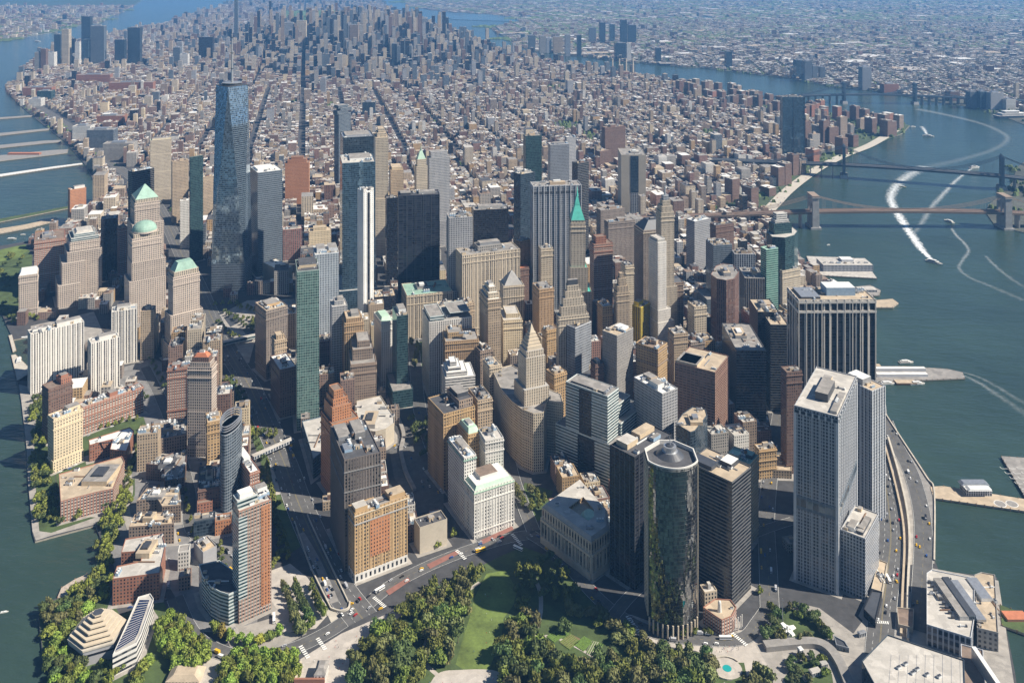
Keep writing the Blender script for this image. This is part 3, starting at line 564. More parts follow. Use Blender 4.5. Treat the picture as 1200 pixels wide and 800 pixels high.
P(K, 'brown brick block with stepped grey roof right of the shady street', [(171, 544), (205, 530), (219, 529), (216, 560), (193, 564), (192, 546)], 22, 'brown', 'roof_gray')
P(K, 'tan roofed brown block with a notch facing the tree lined promenade', [(160, 587), (172, 573), (210, 570), (212, 592), (190, 594), (184, 584)], 22, 'taupe', 'roof_tan')
P(K, 'cream roofed brick block directly above the red courtyard block', [(151, 618), (158, 603), (201, 600), (204, 614)], 24, 'taupe', 'roof_tan')
P(K, 'red brick C shaped apartment block with white roof near the museum', [(132, 679), (137, 664), (165, 658), (167, 646), (142, 648), (147, 632), (190, 625), (194, 640), (187, 672)], 29, 'brick', 'roof_light', units=6)
B(A, 'tall tan and brown tower with red octagonal crown near the left highway', (220, 431), (248, 431), (254, 424), 535, 'gridpink', 'roof_brown', bay=3, top=(('t', .06, .94, .08, .92, 6, 'gridpink'), ('t', .14, .86, .15, .85, 6, 'brown'), ('p', .2, .8, .2, .8, 5, .6, 'red_roof'), ('m', .4, .6, .4, .6, 3, 'trim_white')), base=((-.04, .55, -.12, 1, 60),))
B(A, 'red brick apartment wing attached left of the tan crowned tower', 18, (196, 433), (221, 430), 492, 'brickW', 'roof_brown', top=(('m', .2, .6, .2, .8, 4, 'trim_brick'), ('u', 2)))
B(A, 'slim yellow tan tower between the crowned tower and the curved tower', (241, 485), (243, 496), (261, 493), 555, 'tan', 'roof_tan', bay=3.6, top=(('m', .3, .8, .3, .8, 4, 'trim_tan'),))
B(LB, 'dark low building with deep setback roof below the yellow tan tower', (232, 548), (232, 575), (262, 572), 600, 'brown', 'roof_dark')
B(LB, 'low red building topped with trees on its roof', (231, 587), (231, 591), (249, 588), 604, 'brick', 'roof_brown', mech=False, units=0)
B(LB, 'blue glass low building in the shadow right of the narrow street', (226, 604), (227, 612), (252, 609), 630, 'bluedark', 'roof_dark')
B(LB, 'red framed low building with a dark screen wall next to the glass tower', (252, 604), (252, 612), (271, 609), 628, 'brickO', 'roof_brown')
B(LB, 'pale concrete cube building behind the curved terrace of the brick tower', (227, 632), (238, 648), (254, 638), 664, 'blankgray', 'roof_tan')
# curved glass apartment tower with an oval rim
def oval_tower():
    h = hgt(500, 600); c = G(270, 489, h); root = tag(empty('apartment_tower', (c[0], c[1], ZG)), 'curved apartment tower with a white oval rim around its roof garden', 'apartment tower')
    pl = [(11.5*math.cos(t)*(1+.15*math.sin(t)), 24*math.sin(t)) for t in np.linspace(0, 2*math.pi, 33)[:-1]]
    m = MB(); q = section(m, pl, 0, h-12, 'bluegray', 3, 3.6, 'roof_brown', 1); m.build('facade', root)
    q = inset(pl, 1.5)
    for z in (4, 7, 10):
        n = len(pl); m = MB()
        for i in range(n): j = (i+1) % n; m.prism([pl[i], pl[j], q[j], q[i]], h-12+z, h-12+z+.8, 'metal_gray')
        m.build('crown_ring', root); m = MB(); m.poly(q, h-11.9, 'roof_brown'); m.build('roof', root); m = MB(); m.box(-4, 4, -8, 4, h-11.9, h-6, 'unit_tan'); m.build('bulkhead', root); block([(c[0]+p[0], c[1]+p[1]) for p in pl], 4)
oval_tower()
B(A, 'white roofed brick building with rows of air units above the glass tower', (274, 527), (293, 555), (304, 549), 600, 'brickW', 'roof_white', top=(('m', .15, .85, .45, .9, 5, 'unit_white', 'roof_white'),), units=8)
r, wd, dp, hh = B(A, 'glass and red brick apartment tower with sloping white crown at the plaza', (273, 578), (280, 600), (318, 580), 731, 'ritz', 'roof_light', bay=3.2, fl=3.4, units=6, top=(('t', .0, .62, .25, 1, 8, 'bandteal'), ('m', .1, .5, .4, .9, 5, 'unit_white', 'roof_white'), ('m', .65, .95, .4, .9, 4, 'unit_white')))
m = MB(); m.box(-wd/2-.4, -wd/2+.26*wd, -dp/2-.4, dp/2+.3, 24, hh-6, 'facade_bandteal', bay=3, fl=3.4); m.build('glass_bay', r)
m = MB(); m.box(wd*.18, wd/2-1.5, -dp/2-.6, -dp/2+.3, 8, hh-3, 'facade_brickO', bay=3.2, fl=3.4); m.build('brick_bay', r)
P(K, 'curved low wing with dark roof terrace at the foot of the brick tower', [(233, 662), (237, 675), (247, 688), (258, 694), (268, 697), (281, 691), (275, 670), (257, 657)], 33, 'bandteal', 'roof_dark', units=4, mech=False, bay=3)
# centre left
B(A, 'tall curved green glass apartment tower standing at the highway', (346, 305), (348, 319), (374, 317), 505, 'green', 'roof_dark', bay=2.4, fl=3.7, top=(('m', .12, .9, .3, .95, 4, 'unit_tan', 'roof_dark'),))
B(A, 'slim blue white tower with notched top right of the green glass tower', (367, 289), (369, 299), (397, 296), 430, 'steelW', 'roof_light', bay=2.6, top=(('m', .1, .45, .2, .8, 7, 'trim_steelV'), ('m', .6, .95, .2, .8, 7, 'trim_steelV')))
B(A, 'dark tower with orange brick edges left of the green glass tower', (299, 357), (312, 365), (337, 360), 445, 'taupeV', 'roof_tan', bay=2.8, top=(('m', .2, .8, .3, .8, 5, 'trim_tan'), ('u', 3)))
B(OB, 'cream stepped tower in front of the tower with orange edges', (318, 393), (322, 400), (336, 397), 470, 'beige', 'roof_tan', top=(('t', .2, .8, .2, .8, 6),))
B(OB, 'dark brown block with white roof left of the green glass tower', (317, 418), (328, 434), (347, 430), 490, 'brown', 'roof_white', units=6)
B(A, 'grey white ribbed tower right of the slim blue white tower', (387, 352), (389, 360), (407, 357), 452, 'grayfine', 'roof_light', bay=2.5, top=(('t', .2, .8, .2, .8, 6), ('m', .4, .8, .3, .7, 4, 'trim_conc')))
B(A, 'tan yellow art deco tower with a square crown above the brick spire', (401, 369), (404, 380), (426, 377), 462, 'tanV', 'roof_tan', bay=3, top=(('t', .1, .9, .1, .9, 6), ('m', .4, .8, .3, .8, 5, 'metal_gray')))
B(OB, 'grey brown setback block behind the round parking garage', (408, 405), (411, 428), (441, 424), 482, 'taupe', 'roof_gray', top=(('t', .1, .9, .2, .9, 16), ('t', .3, .8, .3, .8, 9)))
B(OB, 'narrow stone block with a bright green copper roof left of the blue tower', (438, 366), (447, 378), (461, 375), 455, 'white', 'copper_pale', top=(('p', .05, .95, .1, .95, 5, .7, 'copper_pale'),))
B(A, 'slim dark blue glass tower with white edge near the shaded plaza', (460, 360), (465, 371), (478, 369), 470, 'teal', 'roof_gray', bay=2.2, top=(('m', .3, .95, .3, .9, 6, 'unit_white'),), base=((-.6, 1.2, -.6, 1, 26),))
B(OB, 'dark glass office block with framed roof behind the green roofed block', (438, 340), (439, 349), (464, 345), 402, 'black', 'roof_tan')
r, wd, dp, hh = B(A, 'tall slim white tower with dark central stripe in front of the glass towers', 24, (426, 225), (438, 223), 408, 'plainwhite', 'roof_white', bay=4, fl=3.6, top=(('m', .0, .25, 0, .4, 5, 'trim_white'), ('m', .7, 1, 0, .4, 5, 'trim_white')))
m = MB(); m.box(-2.2, 2.2, -12.5, -11.7, 4, 268, 'facade_black', bay=4.4, fl=3.6); m.build('dark_strip', r)
B('skyscraper', 'broad blue mirror glass skyscraper left of the slim white tower', (398, 182), (401, 192), (440, 190), 378, 'blue', 'roof_light', bay=3, top=(('m', .25, .9, .3, .9, 4, 'unit_white'), ('u', 3)), base=((-.1, 1.05, -.1, 1.1, 60),))
B('skyscraper', 'taller dark blue glass skyscraper directly behind the broad glass one', (400, 155), (402, 162), (438, 159), 352, 'bluedark', 'metal_gray', bay=3.5, top=(('m', .1, .9, .2, .9, 3, 'metal_gray'),))
B('skyscraper', 'very slim tan limestone skyscraper with a lantern crown right of the glass towers', (439, 156), (440, 162), (455, 160), 300, 'lime', 'roof_tan', bay=2.8, top=(('t', .15, .85, .15, .85, 9), ('t', .25, .75, .25, .75, 9)), base=((-.1, 1.2, -.1, 1.1, 130),))
B(A, 'tan balcony tower with a bright square crown left of the black slab', (457, 195), (458, 200), (473, 198), 290, 'beige', 'roof_tan', bay=2.6, top=(('t', .1, .9, .1, .9, 6, 'cream'),))
B(O, 'huge black slab skyscraper with vertical panel lines in the centre', 33, (467, 230), (515, 228), 367, 'blackgrid', 'roof_dark', bay=9, fl=4.2, units=9, piers=(5, .5, 'metal_dark'), top=(('m', .05, .3, .2, .8, 4, 'metal_dark'), ('m', .5, .9, .3, .8, 4, 'stone_gray')))
B('skyscraper', 'thin black glass slab between the tan tower and the black giant', 16, (453, 233), (466, 232), 335, 'black', 'roof_gray', bay=3)
B(O, 'dark square office tower with a flat black face left of the gridded white tower', 30, (555, 247), (596, 245), 377, 'black', 'roof_gray', bay=3.4, top=(('m', .15, .85, .3, .8, 5, 'stone_gray'),))
B(OB, 'pinkish pale office block with a blank square panel beside the dark office tower', (526, 250), (526, 256), (554, 252), 385, 'grayfine', 'roof_gray', base=((-.25, .5, -.3, .5, 70),))
B(OB, 'small yellow brick block in front of the pinkish office block', (527, 290), (529, 296), (542, 292), 352, 'tan', 'roof_tan', tank=1)
B(OB, 'wide grey office building with crowded roof machinery below the dark office tower', 40, (542, 300), (609, 292), 395, 'limeV', 'roof_gray', bay=3.6, units=8, top=(('t', .3, .72, .3, .9, 9, 'conc'), ('m', .35, .7, .4, .8, 5, 'metal_gray')), piers=(16, .5, 'trim_lime'))
B(OB, 'broad beige stone block with a cluttered green copper roof near the black slab', (471, 333), (477, 347), (530, 341), 398, 'limeV', 'copper', bay=3.4, tank=2, units=6, cornice=((.98, 'trim_lime'), (.8, 'trim_lime')), mech=True, piers=(14, .5, 'trim_lime'))
B(OB, 'office block with blue glass rooftop floors above a white ribbed front', (497, 362), (503, 378), (553, 369), 462, 'whiteV', 'roof_gray', bay=3, units=9, top=(('t', .02, .35, .02, .9, 8, 'bandteal'), ('t', .5, .98, .1, .9, .1, 'bandteal')))
B(OB, 'tan brick loft building with striped front behind the stepped white building', (520, 388), (522, 401), (561, 396), 475, 'tanV', 'roof_gray', bay=3, tank=2, top=(('t', .1, .55, .3, .9, 8, 'tan'), ('u', 5)))
B(OB, 'white stepped ziggurat topped building on the street canyon', (519, 428), (522, 444), (557, 437), 505, 'whiteB', 'roof_white', bay=3, top=(('t', .05, .75, .1, .9, 6), ('t', .12, .55, .2, .85, 5), ('t', .2, .42, .3, .7, 6)))
B(OB, 'slender beige stepped tower with a carved white top in the centre of the city', (562, 338), (572, 352), (587, 348), 462, 'beige', 'roof_white', bay=2.8, top=(('t', .12, .9, .12, .9, 8, 'lime'), ('t', .25, .8, .25, .8, 7, 'lime'), ('m', .35, .7, .4, .7, 4, 'trim_white')))
B(OB, 'pale cream office block with yellow tinted side left of the tan twin faced tower', (586, 362), (590, 376), (612, 371), 448, 'cream', 'roof_light', bay=3, top=(('t', .2, .9, .2, .9, 6),))
B(O, 'grey stone tower with a stepped pyramid roof in the middle of the city', (586, 328), (590, 336), (614, 333), 420, 'limeV', 'stone_gray', bay=3, cornice=((.99, 'trim_lime'), (.85, 'trim_lime')), top=(('p', .06, .94, .06, .94, 14, .4, 'stone_gray'), ('p', .32, .68, .32, .68, 7, .1, 'stone_gray')))
# fin-fronted front rows by the park
r, wd, dp, hh = B(OB, 'orange and tan brick office block facing the park with white base', (409, 586), (416, 603), (477, 579), 683, 'tan', 'roof_gray', bay=3.3, fl=3.9, units=5, tank=1, cornice=((.985, 'trim_lime'), (.86, 'trim_stonecut' if False else 'stone_gray')), mech=False, top=(('m', .02, .25, .1, .75, 5, 'trim_tan', 'roof_light'), ('m', .68, .98, .15, .95, 5, 'trim_tan', 'roof_tan')), piers=(14, .4, 'trim_tan'))
m = MB(); m.box(-wd*.22, wd*.16, -dp/2-.5, -dp/2+.3, 22, hh*.84, 'facade_brickO', bay=3.3, fl=3.9); m.build('orange_brick_panel', r); m = MB(); m.box(-wd/2-.4, wd/2+.4, -dp/2-.6, dp/2, -.5, 9, 'facade_white', bay=5, fl=8.5); m.build('stone_base', r)
B(O, 'tall dark office tower wrapped in scaffold behind the orange brick block', (389, 500), (404, 540), (446, 527), 670, 'scaffold', 'roof_dark', bay=3.2, units=9, tank=2, cornice=((.9, 'stone_dark'), (.72, 'stone_dark')), top=(('m', .05, .4, .55, .95, 4, 'metal_gray', 'roof_gray'), ('m', .5, .8, .5, .9, 7, 'stone_dark'), ('m', .08, .3, .2, .4, 3, 'unit_blue', 'metal_gray'), ('u', 6)), piers=(12, .4, 'trim_scaffold'))
B(A, 'stepped orange brick tower with shaded brown side left of the garage', (376, 482), (389, 498), (420, 489), 585, 'brickO', 'roof_brown', bay=3, top=(('t', .08, .8, .15, .9, 17), ('t', .15, .7, .25, .85, 8), ('t', .2, .55, .3, .75, 10)))
P(LB, 'flat white roofed school building with blue front beside the footbridge', [(354, 494), (379, 488), (380, 528), (367, 538), (362, 520)], 28, 'blue', 'roof_light', units=3, mech=False)
P(LB, 'tan parking garage with a rounded front at the shaded tunnel plaza', [(418, 470), (446, 464), (462, 489), (462, 496), (452, 503), (440, 506), (428, 505), (418, 500)], 28, 'blank', 'roof_light', units=6)
b_ = B(LB, 'windowless beige cube building with a dark louvred roof by the park', (485, 607), (492, 619), (524, 608), 645, 'blank', 'roof_dark', mech=False, units=4, h=31)
B(OB, 'brown stone office row with dark side wall on the street canyon', (502, 461), (520, 486), (556, 470), 575, 'tan', 'roof_dark', bay=3.2, units=8, tank=2, cornice=((.97, 'trim_tan'), (.84, 'trim_tan')), top=(('t', .55, 1, .1, .9, 9, 'taupe'), ('m', .6, .95, .3, .8, 5, 'metal_dark')), piers=(12, .4, 'trim_tan'))
B(OB, 'beige office wing with black roof boxes right of the brown stone row', (549, 452), (560, 470), (577, 462), 560, 'beige', 'roof_dark', tank=1)
B(OB, 'narrow stone building with small green copper mansard behind the white block', (536, 492), (549, 510), (563, 502), 590, 'tan', 'copper', top=(('p', .05, .95, .05, .95, 6, .75, 'copper_pale'), ('m', .3, .7, .3, .7, 2, 'roof_white')))
B(OB, 'grey roofed stone building right of the green mansard building', (561, 500), (569, 517), (590, 509), 600, 'white', 'roof_light', units=5)
B(OB, 'tall white stone block with flat white roof and bare grey side', (525, 512), (544, 537), (558, 529), 617, 'white', 'roof_white', bay=3.4, cornice=((.97, 'copper'),), top=(('m', .3, .8, .3, .7, 4, 'trim_lime'),))
r, wd, dp, hh = B(OB, 'white stone office building with green copper mansard facing the park', (540, 556), (556, 577), (602, 561), 632, 'white', 'copper_pale', bay=3.3, fl=4, cornice=((.99, 'copper_pale'), (.78, 'trim_white'), (.16, 'trim_white')), mech=False, top=(('p', .01, .99, .02, .98, 5, .86, 'copper_pale', 'roof_white'), ('m', .25, .7, .3, .8, 4, 'trim_white', 'roof_brown')), piers=(13, .4, 'trim_white'))
# one world trade
def wtc():
    y = 340; c = G(272, 335); root = tag(empty('skyscraper', (c[0], c[1], ZG), math.radians(4)), 'tallest tapering mirror glass skyscraper with a needle mast on the left', 'skyscraper'); a = 33.; t = 32.5
    m = MB(); zb, zt = 57, 415
    m.walls([(-a, -a), (a, -a), (a, a), (-a, a)], -.5, zb, 'facade_bluegray', 1.6, 5); m.build('glass_podium', root)
    Bq = [(-a, -a), (a, -a), (a, a), (-a, a)]; T = [(0, -t), (t, 0), (0, t), (-t, 0)]; m = MB(); k = 22; nf = 88
    for i in range(4):
        j = (i+1) % 4
        m.face([(*Bq[i], zb), (*Bq[j], zb), (*T[i], zt)], 'facade_wtc', [(60*i, 0), (60*i+k, 0), (60*i+k/2, nf)])
        m.face([(*Bq[j], zb), (*T[j], zt), (*T[i], zt)], 'facade_wtc', [(60*i+30, 0), (60*i+30+k/2, nf), (60*i+30-k/2, nf)])
    m.build('facade', root); m = MB(); n = 4
    for z in (zt-8, zt): m.prism([(x*1.01, y*1.01) for x, y in T], z, z+.8, 'metal_dark')
    m.build('parapet_band', root)
    m = MB(); m.cyl(0, 0, 19, zt+1, zt+3, 'metal_dark', 24); m.cyl(0, 0, 20, zt+5, zt+6, 'metal_gray', 24)
    for i in range(16): m.tube((19*math.cos(i*.3927), 19*math.sin(i*.3927), zt+3), (20*math.cos(i*.3927), 20*math.sin(i*.3927), zt+5), .4, 'metal_dark', 4)
    m.build('communication_ring', root)
    m = MB(); z = zt+1
    for r0, r1, dz in ((2.6, 2.2, 34), (2.1, 1.6, 32), (1.5, 1.0, 32), (.9, .25, 26)): m.cyl(0, 0, r0, z, z+dz, 'metal_gray', 8, r1); m.cyl(0, 0, r0+.9, z+dz-1.2, z+dz, 'metal_dark', 8); z += dz
    m.build('mast', root); block([(c[0]+p[0], c[1]+p[1]) for p in Bq], 6)
wtc()
B('skyscraper', 'blue grey banded glass tower right of the tallest glass skyscraper', (293, 197), (302, 203), (331, 200), 326, 'bluegray', 'roof_white', bay=1.5, fl=4.2, top=(('m', .1, .8, .3, .9, 4, 'unit_white', 'roof_white'),))
B(OB, 'red brick art deco telephone building with stepped shoulders beside the blue tower', 30, (334, 192), (362, 191), 240, 'brickO', 'roof_brown', bay=2.6, top=(('t', .1, .9, .1, .9, 10), ('t', .25, .75, .25, .75, 6)))
B(OB, 'white marble cube building near the memorial trees', (308, 309), (327, 317), (343, 314), 338, 'blank', 'roof_white', mech=False, units=2)
B(OB, 'red brick office block with a green glass centre strip', 25, (332, 270), (354, 268), 306, 'redglass', 'roof_light', bay=4)
B(A, 'cream tower with tan crown right of the red and glass block', 26, (362, 272), (388, 270), 302, 'cream', 'roof_tan', top=(('t', .2, .8, .2, .8, 7),))
B(OB, 'small cream spire building above the green glass tower', 16, (357, 306), (366, 305), 340, 'beige', 'roof_tan', top=(('t', .2, .8, .2, .8, 7), ('p', .3, .7, .3, .7, 6, .2, 'copper_pale')))
B(LB, 'white low ferry hall roof structure between the glass tower and the cube', (298, 290), (300, 300), (331, 296), 322, 'bandteal', 'roof_white', mech=False)
# the financial centre by the river
g_ = dict(sty='gridpink', bay=3.1, fl=3.6)
B(O, 'stone gridded office tower with a green copper truncated pyramid top nearest the highway', (197, 321), (203, 326), (234, 319), 424, roof='roof_gray', top=(('t', .04, .96, .04, .96, 8, 'limeV'), ('p', .06, .94, .06, .94, 14, .62, 'copper')), base=((-.12, 1.1, -.12, 1.05, 78), (-.2, 1.16, -.2, 1.05, 30)), **g_)
B(O, 'stone gridded office tower with a round green copper dome', (151, 274), (155, 281), (189, 275), 386, roof='roof_gray', top=(('t', .06, .94, .06, .94, 7, 'limeV'), ('d', .5, .5, .43, 16, 'copper')), base=((-.12, 1.12, -.14, 1.05, 88), (-.14, 1.0, -.2, 1.05, 24), (-.02, 1.16, -.02, 1.05, 120)), **g_)
B(O, 'stone gridded office tower with a pointed green copper pyramid roof', (155, 232), (158, 239), (187, 234), 352, roof='roof_gray', top=(('t', .04, .96, .04, .96, 7, 'limeV'), ('p', .03, .97, .03, .97, 24, .05, 'copper')), base=((-.12, 1.15, -.12, 1.05, 150),), **g_)
B(O, 'stone office tower with a glass ziggurat top beside the marina', (80, 275), (82, 285), (117, 279), 355, roof='roof_gray', top=(('t', .04, .96, .04, .96, 7, 'bandteal'), ('t', .14, .86, .14, .86, 6, 'bandteal'), ('p', .2, .8, .2, .8, 4, .8, 'roof_light')), base=((-.28, .5, -.2, .8, 82), (-.42, .3, -.3, .8, 42), (-.1, 1.06, -.1, 1, 100)), **g_)
B(OB, 'low stone exchange building with a bright white faceted roof at the water', (22, 317), (22, 324), (44, 322), 372, 'gridpink', 'roof_tan', bay=3.2, top=(('p', .0, 1, .0, 1, 6, .8, 'unit_white'),), mech=False)
B(A, 'red brick tower with glass centre strip standing alone by the piers', 20, (82, 223), (101, 220), 262, 'brickO', 'roof_tan', bay=3, top=(('m', .3, .95, .2, .8, 7, 'trim_white'),))
B(K, 'broad brown brick hotel block left of the ziggurat topped tower', (40, 273), (40, 284), (76, 280), 345, 'brickW', 'roof_brown', bay=3, units=5)
B(O, 'dark navy glass block behind the ziggurat topped tower', 28, (118, 258), (138, 256), 330, 'black', 'roof_gray', bay=2.5)
B('skyscraper', 'dark curved glass bank tower behind the copper pyramid tower', 18, (155, 202), (181, 197), 326, 'darkband', 'roof_white', bay=3, fl=4)
B(OB, 'red terracotta block between the dark glass block and the domed tower', 20, (140, 268), (150, 266), 330, 'brickW', 'roof_brown')
B(O, 'tall tan office tower with dark slots and a pale cornice in the left distance', 22, (176, 165), (201, 163), 236, 'lime', 'copper_pale', bay=3, top=(('m', .1, .9, .2, .9, 4, 'trim_lime'),))
B(A, 'tan twin slab tower behind the blue green glass tower', 18, (202, 190), (221, 188), 262, 'beige', 'roof_brown', bay=3)
B(A, 'slim blue green glass apartment tower right of the copper pyramid', (222, 181), (223, 185), (238, 181), 308, 'teal', 'roof_light', bay=2.4)
B(A, 'white apartment tower with dark scattered windows beside the copper pyramid', 16, (211, 236), (222, 235), 292, 'white', 'roof_white', bay=3)
B(A, 'tan twin apartment tower right of the blue green glass tower', 18, (238, 208), (252, 206), 262, 'beige', 'roof_tan', bay=3)
B('skyscraper', 'stacked glass apartment tower of shifted boxes far behind the glass skyscrapers', 24, (397, 134), (411, 132), 228, 'bluegray', 'roof_gray', bay=3, top=(('t', -.1, .8, 0, 1, 8), ('t', .15, 1.1, 0, .9, 8), ('t', 0, .8, .1, 1, 8)))
B('skyscraper', 'ornate cream gothic tower with a green copper pyramid spire', 22, (488, 196), (501, 195), 302, 'lime', 'copper', bay=2.6, top=(('t', .1, .9, .1, .9, 16), ('p', .12, .88, .12, .88, 18, .3, 'copper_pale'), ('s', .5, .5, 2, 14, 'copper')), base=((-1.2, 1.6, -.2, 1.2, 105),))
B(O, 'grey beige tower with stepped shoulders right of the gothic copper tower', 24, (503, 186), (527, 184), 290, 'grayfine', 'roof_gray', bay=3, top=(('t', .1, .9, .1, .9, 14),), base=((-.05, 1.08, -.1, 1, 60),))
# ------------------------------------------------------------------ traced buildings, centre and right
r, wd, dp, hh = B('skyscraper', 'wide white framed skyscraper with a grid of steel columns behind the green spire', 34, (625, 219), (681, 217), 370, 'steelV', 'roof_gray', bay=3.2, fl=4.1, units=8, piers=(9, 1.3, 'trim_steelV'), mech=True, base=((-.03, 1.03, -.3, 1, 9),))
m = MB(); m.box(-wd/2-.5, wd/2+.5, -dp/2-.5, dp/2+.5, hh-14, hh-10, 'metal_dark'); m.build('louvre_band', r)
B('skyscraper', 'tall limestone tower with bright green copper pyramid spire', (668, 256), (669, 262), (686, 260), 417, 'limeV', 'copper_bright', bay=2.5, top=(('t', .04, .96, .04, .96, 5, 'lime'), ('p', .03, .97, .03, .97, 24, .34, 'copper_bright'), ('p', .33, .67, .33, .67, 14, .35, 'copper_bright'), ('s', .5, .5, 2.2, 17, 'copper_bright')), base=((-.06, 1.15, -.1, 1.1, 150), (-.2, 1.4, -.2, 1.2, 110)))
B(O, 'blue glass office tower with dark bands left of the white framed skyscraper', 24, (610, 205), (627, 202), 335, 'bluedark', 'roof_light', bay=3)
B('skyscraper', 'dark teal residential skyscraper beyond the white framed one', 22, (616, 160), (635, 159), 286, 'teal', 'roof_gray', bay=2.6)
B(O, 'pale grey ribbed slab tower beyond the white framed skyscraper', 24, (645, 170), (667, 169), 268, 'steelV', 'roof_light', bay=2.2, top=(('m', .2, .8, .2, .8, 4, 'metal_gray'),))
B(A, 'thin white tower behind the pale grey ribbed slab', 12, (664, 161), (675, 160), 250, 'grayfine', 'roof_white', bay=2.5)
B(A, 'dark striped slab right of the white framed skyscraper', 22, (677, 192), (690, 190), 300, 'darkband', 'roof_dark', bay=3)
r, wd, dp, hh = B(O, 'pale windowless telephone tower with a dark glass centre strip', (727, 174), (728, 182), (757, 179), 252, 'blank', 'roof_gray', bay=4)
m = MB(); m.box(-wd*.12, wd*.2, -dp/2-.6, -dp/2+.3, 60, hh-2, 'facade_bluedark', bay=3, fl=4); m.build('glass_strip', r); m = MB(); m.box(-wd*.1, wd*.18, -dp/2-.5, -dp/2+.3, 0, 58, 'facade_steelV', bay=5, fl=4); m.build('lower_strip', r)
B(A, 'tall dark red brick tower of three joined slabs beyond the civic centre', 24, (709, 150), (733, 148), 196, 'brown', 'roof_brown', bay=3, top=(('m', .3, .6, .2, .8, 7, 'trim_brown'),))
B(K, 'dark red brick block beside the tall red brick slabs', 24, (703, 178), (716, 176), 200, 'brown', 'roof_brown')
B('skyscraper', 'dark granite tower with a slate pyramid roof', (743, 262), (754, 271), (785, 266), 401, 'taupeV', 'slate', bay=2.8, top=(('p', .0, 1, .0, 1, 15, .42, 'slate'), ('m', .42, .58, .42, .58, 2, 'metal_dark')), base=((-.05, 1.05, -.08, 1, 60),), cornice=((.985, 'trim_limeV'),))
B('skyscraper', 'slender gothic stone skyscraper with stepped glass lantern right of the slate pyramid', 24, (775, 250), (790, 249), 420, 'limeV', 'stone_gray', bay=2.3, top=(('t', .08, .92, .08, .92, 10), ('t', .2, .8, .2, .8, 9), ('t', .3, .7, .3, .7, 8, 'steelV'), ('s', .5, .5, 2.4, 18, 'metal_gray')), base=((-.25, 1.2, -.1, 1.1, 120),))
B('skyscraper', 'slender white stone skyscraper with chamfered crown in the centre right', (760, 278), (771, 285), (781, 281), 434, 'whiteV', 'roof_light', bay=2.3, top=(('t', .1, .9, .1, .9, 5, 'white'),), base=((-.1, 1.8, -.1, 1.0, 78), (-.05, 1.45, -.05, 1, 98), (-.4, 2.4, -.2, 1.1, 40)))
B(O, 'tower under construction wrapped in bright yellow netting', (741, 352), (751, 361), (764, 347), 434, 'yellownet', 'roof_tan', bay=3.2, fl=3.4, top=(('m', .1, .5, .4, .95, 7, 'trim_yellownet'), ('m', .55, .8, .2, .5, 2, 'unit_white')))
B(O, 'brown stone tower with flat roof right of the slender white skyscraper', (782, 325), (788, 332), (801, 329), 412, 'taupe', 'roof_gray', bay=2.8, top=(('p', .1, .9, .1, .9, 6, .6, 'slate'),))
B(A, 'red brown brick tower with stepped top right of the green spire tower', 22, (696, 287), (718, 285), 387, 'brickW', 'roof_brown', bay=2.8, top=(('t', .15, .7, .2, .8, 12, 'brick'),))
B(A, 'grey brown concrete slab block in the group near the bridge', 22, (704, 247), (732, 244), 312, 'taupeV', 'roof_gray', bay=3, top=(('m', .4, .7, .2, .8, 5, 'trim_taupe'),))
B(A, 'second grey brown concrete slab set forward of the first', 22, (713, 261), (744, 258), 325, 'taupeV', 'roof_gray', bay=3, top=(('m', .4, .7, .2, .8, 5, 'trim_taupe'),))
B(O, 'beige telescoping art deco tower left of the yellow netted tower', (719, 338), (723, 344), (738, 340), 442, 'beigeV', 'roof_tan', bay=2.5, top=(('t', .08, .92, .08, .92, 10), ('t', .2, .75, .2, .8, 12), ('t', .3, .6, .3, .7, 8)), base=((-.1, 1.1, -.1, 1.1, 75),))
B(O, 'pale stone tower behind the beige telescoping tower', 18, (732, 312), (743, 311), 420, 'lime', 'roof_gray', bay=2.6)
B('skyscraper', 'white limestone art deco skyscraper with many setbacks and a dark top', (652, 366), (655, 372), (690, 367), 478, 'limeV', 'roof_light', bay=2.5, top=(('t', .08, .92, .08, .95, 14), ('t', .16, .84, .16, .9, 12), ('t', .24, .76, .24, .85, 10), ('t', .3, .68, .3, .75, 8), ('m', .33, .66, .34, .72, 9, 'slate')), base=((-.2, 1.05, -.1, 1.1, 58),))
B(O, 'tan and grey twin faced tower left of the white art deco skyscraper', (624, 331), (632, 340), (649, 336), 432, 'tanV', 'roof_gray', bay=2.6, top=(('m', .2, .7, .3, .8, 4, 'metal_gray'), ('u', 3)))
B(O, 'beige tower with a flat top directly in front of the white framed skyscraper', (631, 287), (634, 292), (648, 289), 385, 'lime', 'roof_gray', bay=2.8, base=((-.55, .5, -.3, .9, 78),))
B(OB, 'tan and brown twin office slab left of the white framed skyscraper', 18, (609, 284), (623, 281), 365, 'tanV', 'roof_brown', bay=3)
B(OB, 'small stone block with a bright orange tiled roof', 16, (609, 315), (621, 313), 372, 'brown', 'red_roof', mech=False, units=0)
B(OB, 'grey stone tower with black roof left of the tan twin slab', 18, (596, 300), (608, 298), 380, 'limeV', 'stone_gray', top=(('p', .05, .95, .05, .95, 8, .6, 'slate'),))
B(O, 'blue grey glass office tower with flat cluttered roof in front of the art deco skyscraper', (655, 377), (674, 385), (693, 377), 482, 'steelV', 'roof_dark', bay=2.6, fl=3.9, units=6, base=((.3, 1.25, -.35, .4, 52),))
B(O, 'plain olive grey slab tower with white tanks on its roof', (706, 385), (723, 394), (742, 382), 502, 'concV', 'roof_tan', bay=1.8, units=4, top=(('m', .55, .9, .2, .8, 3, 'unit_white', 'unit_white'),))
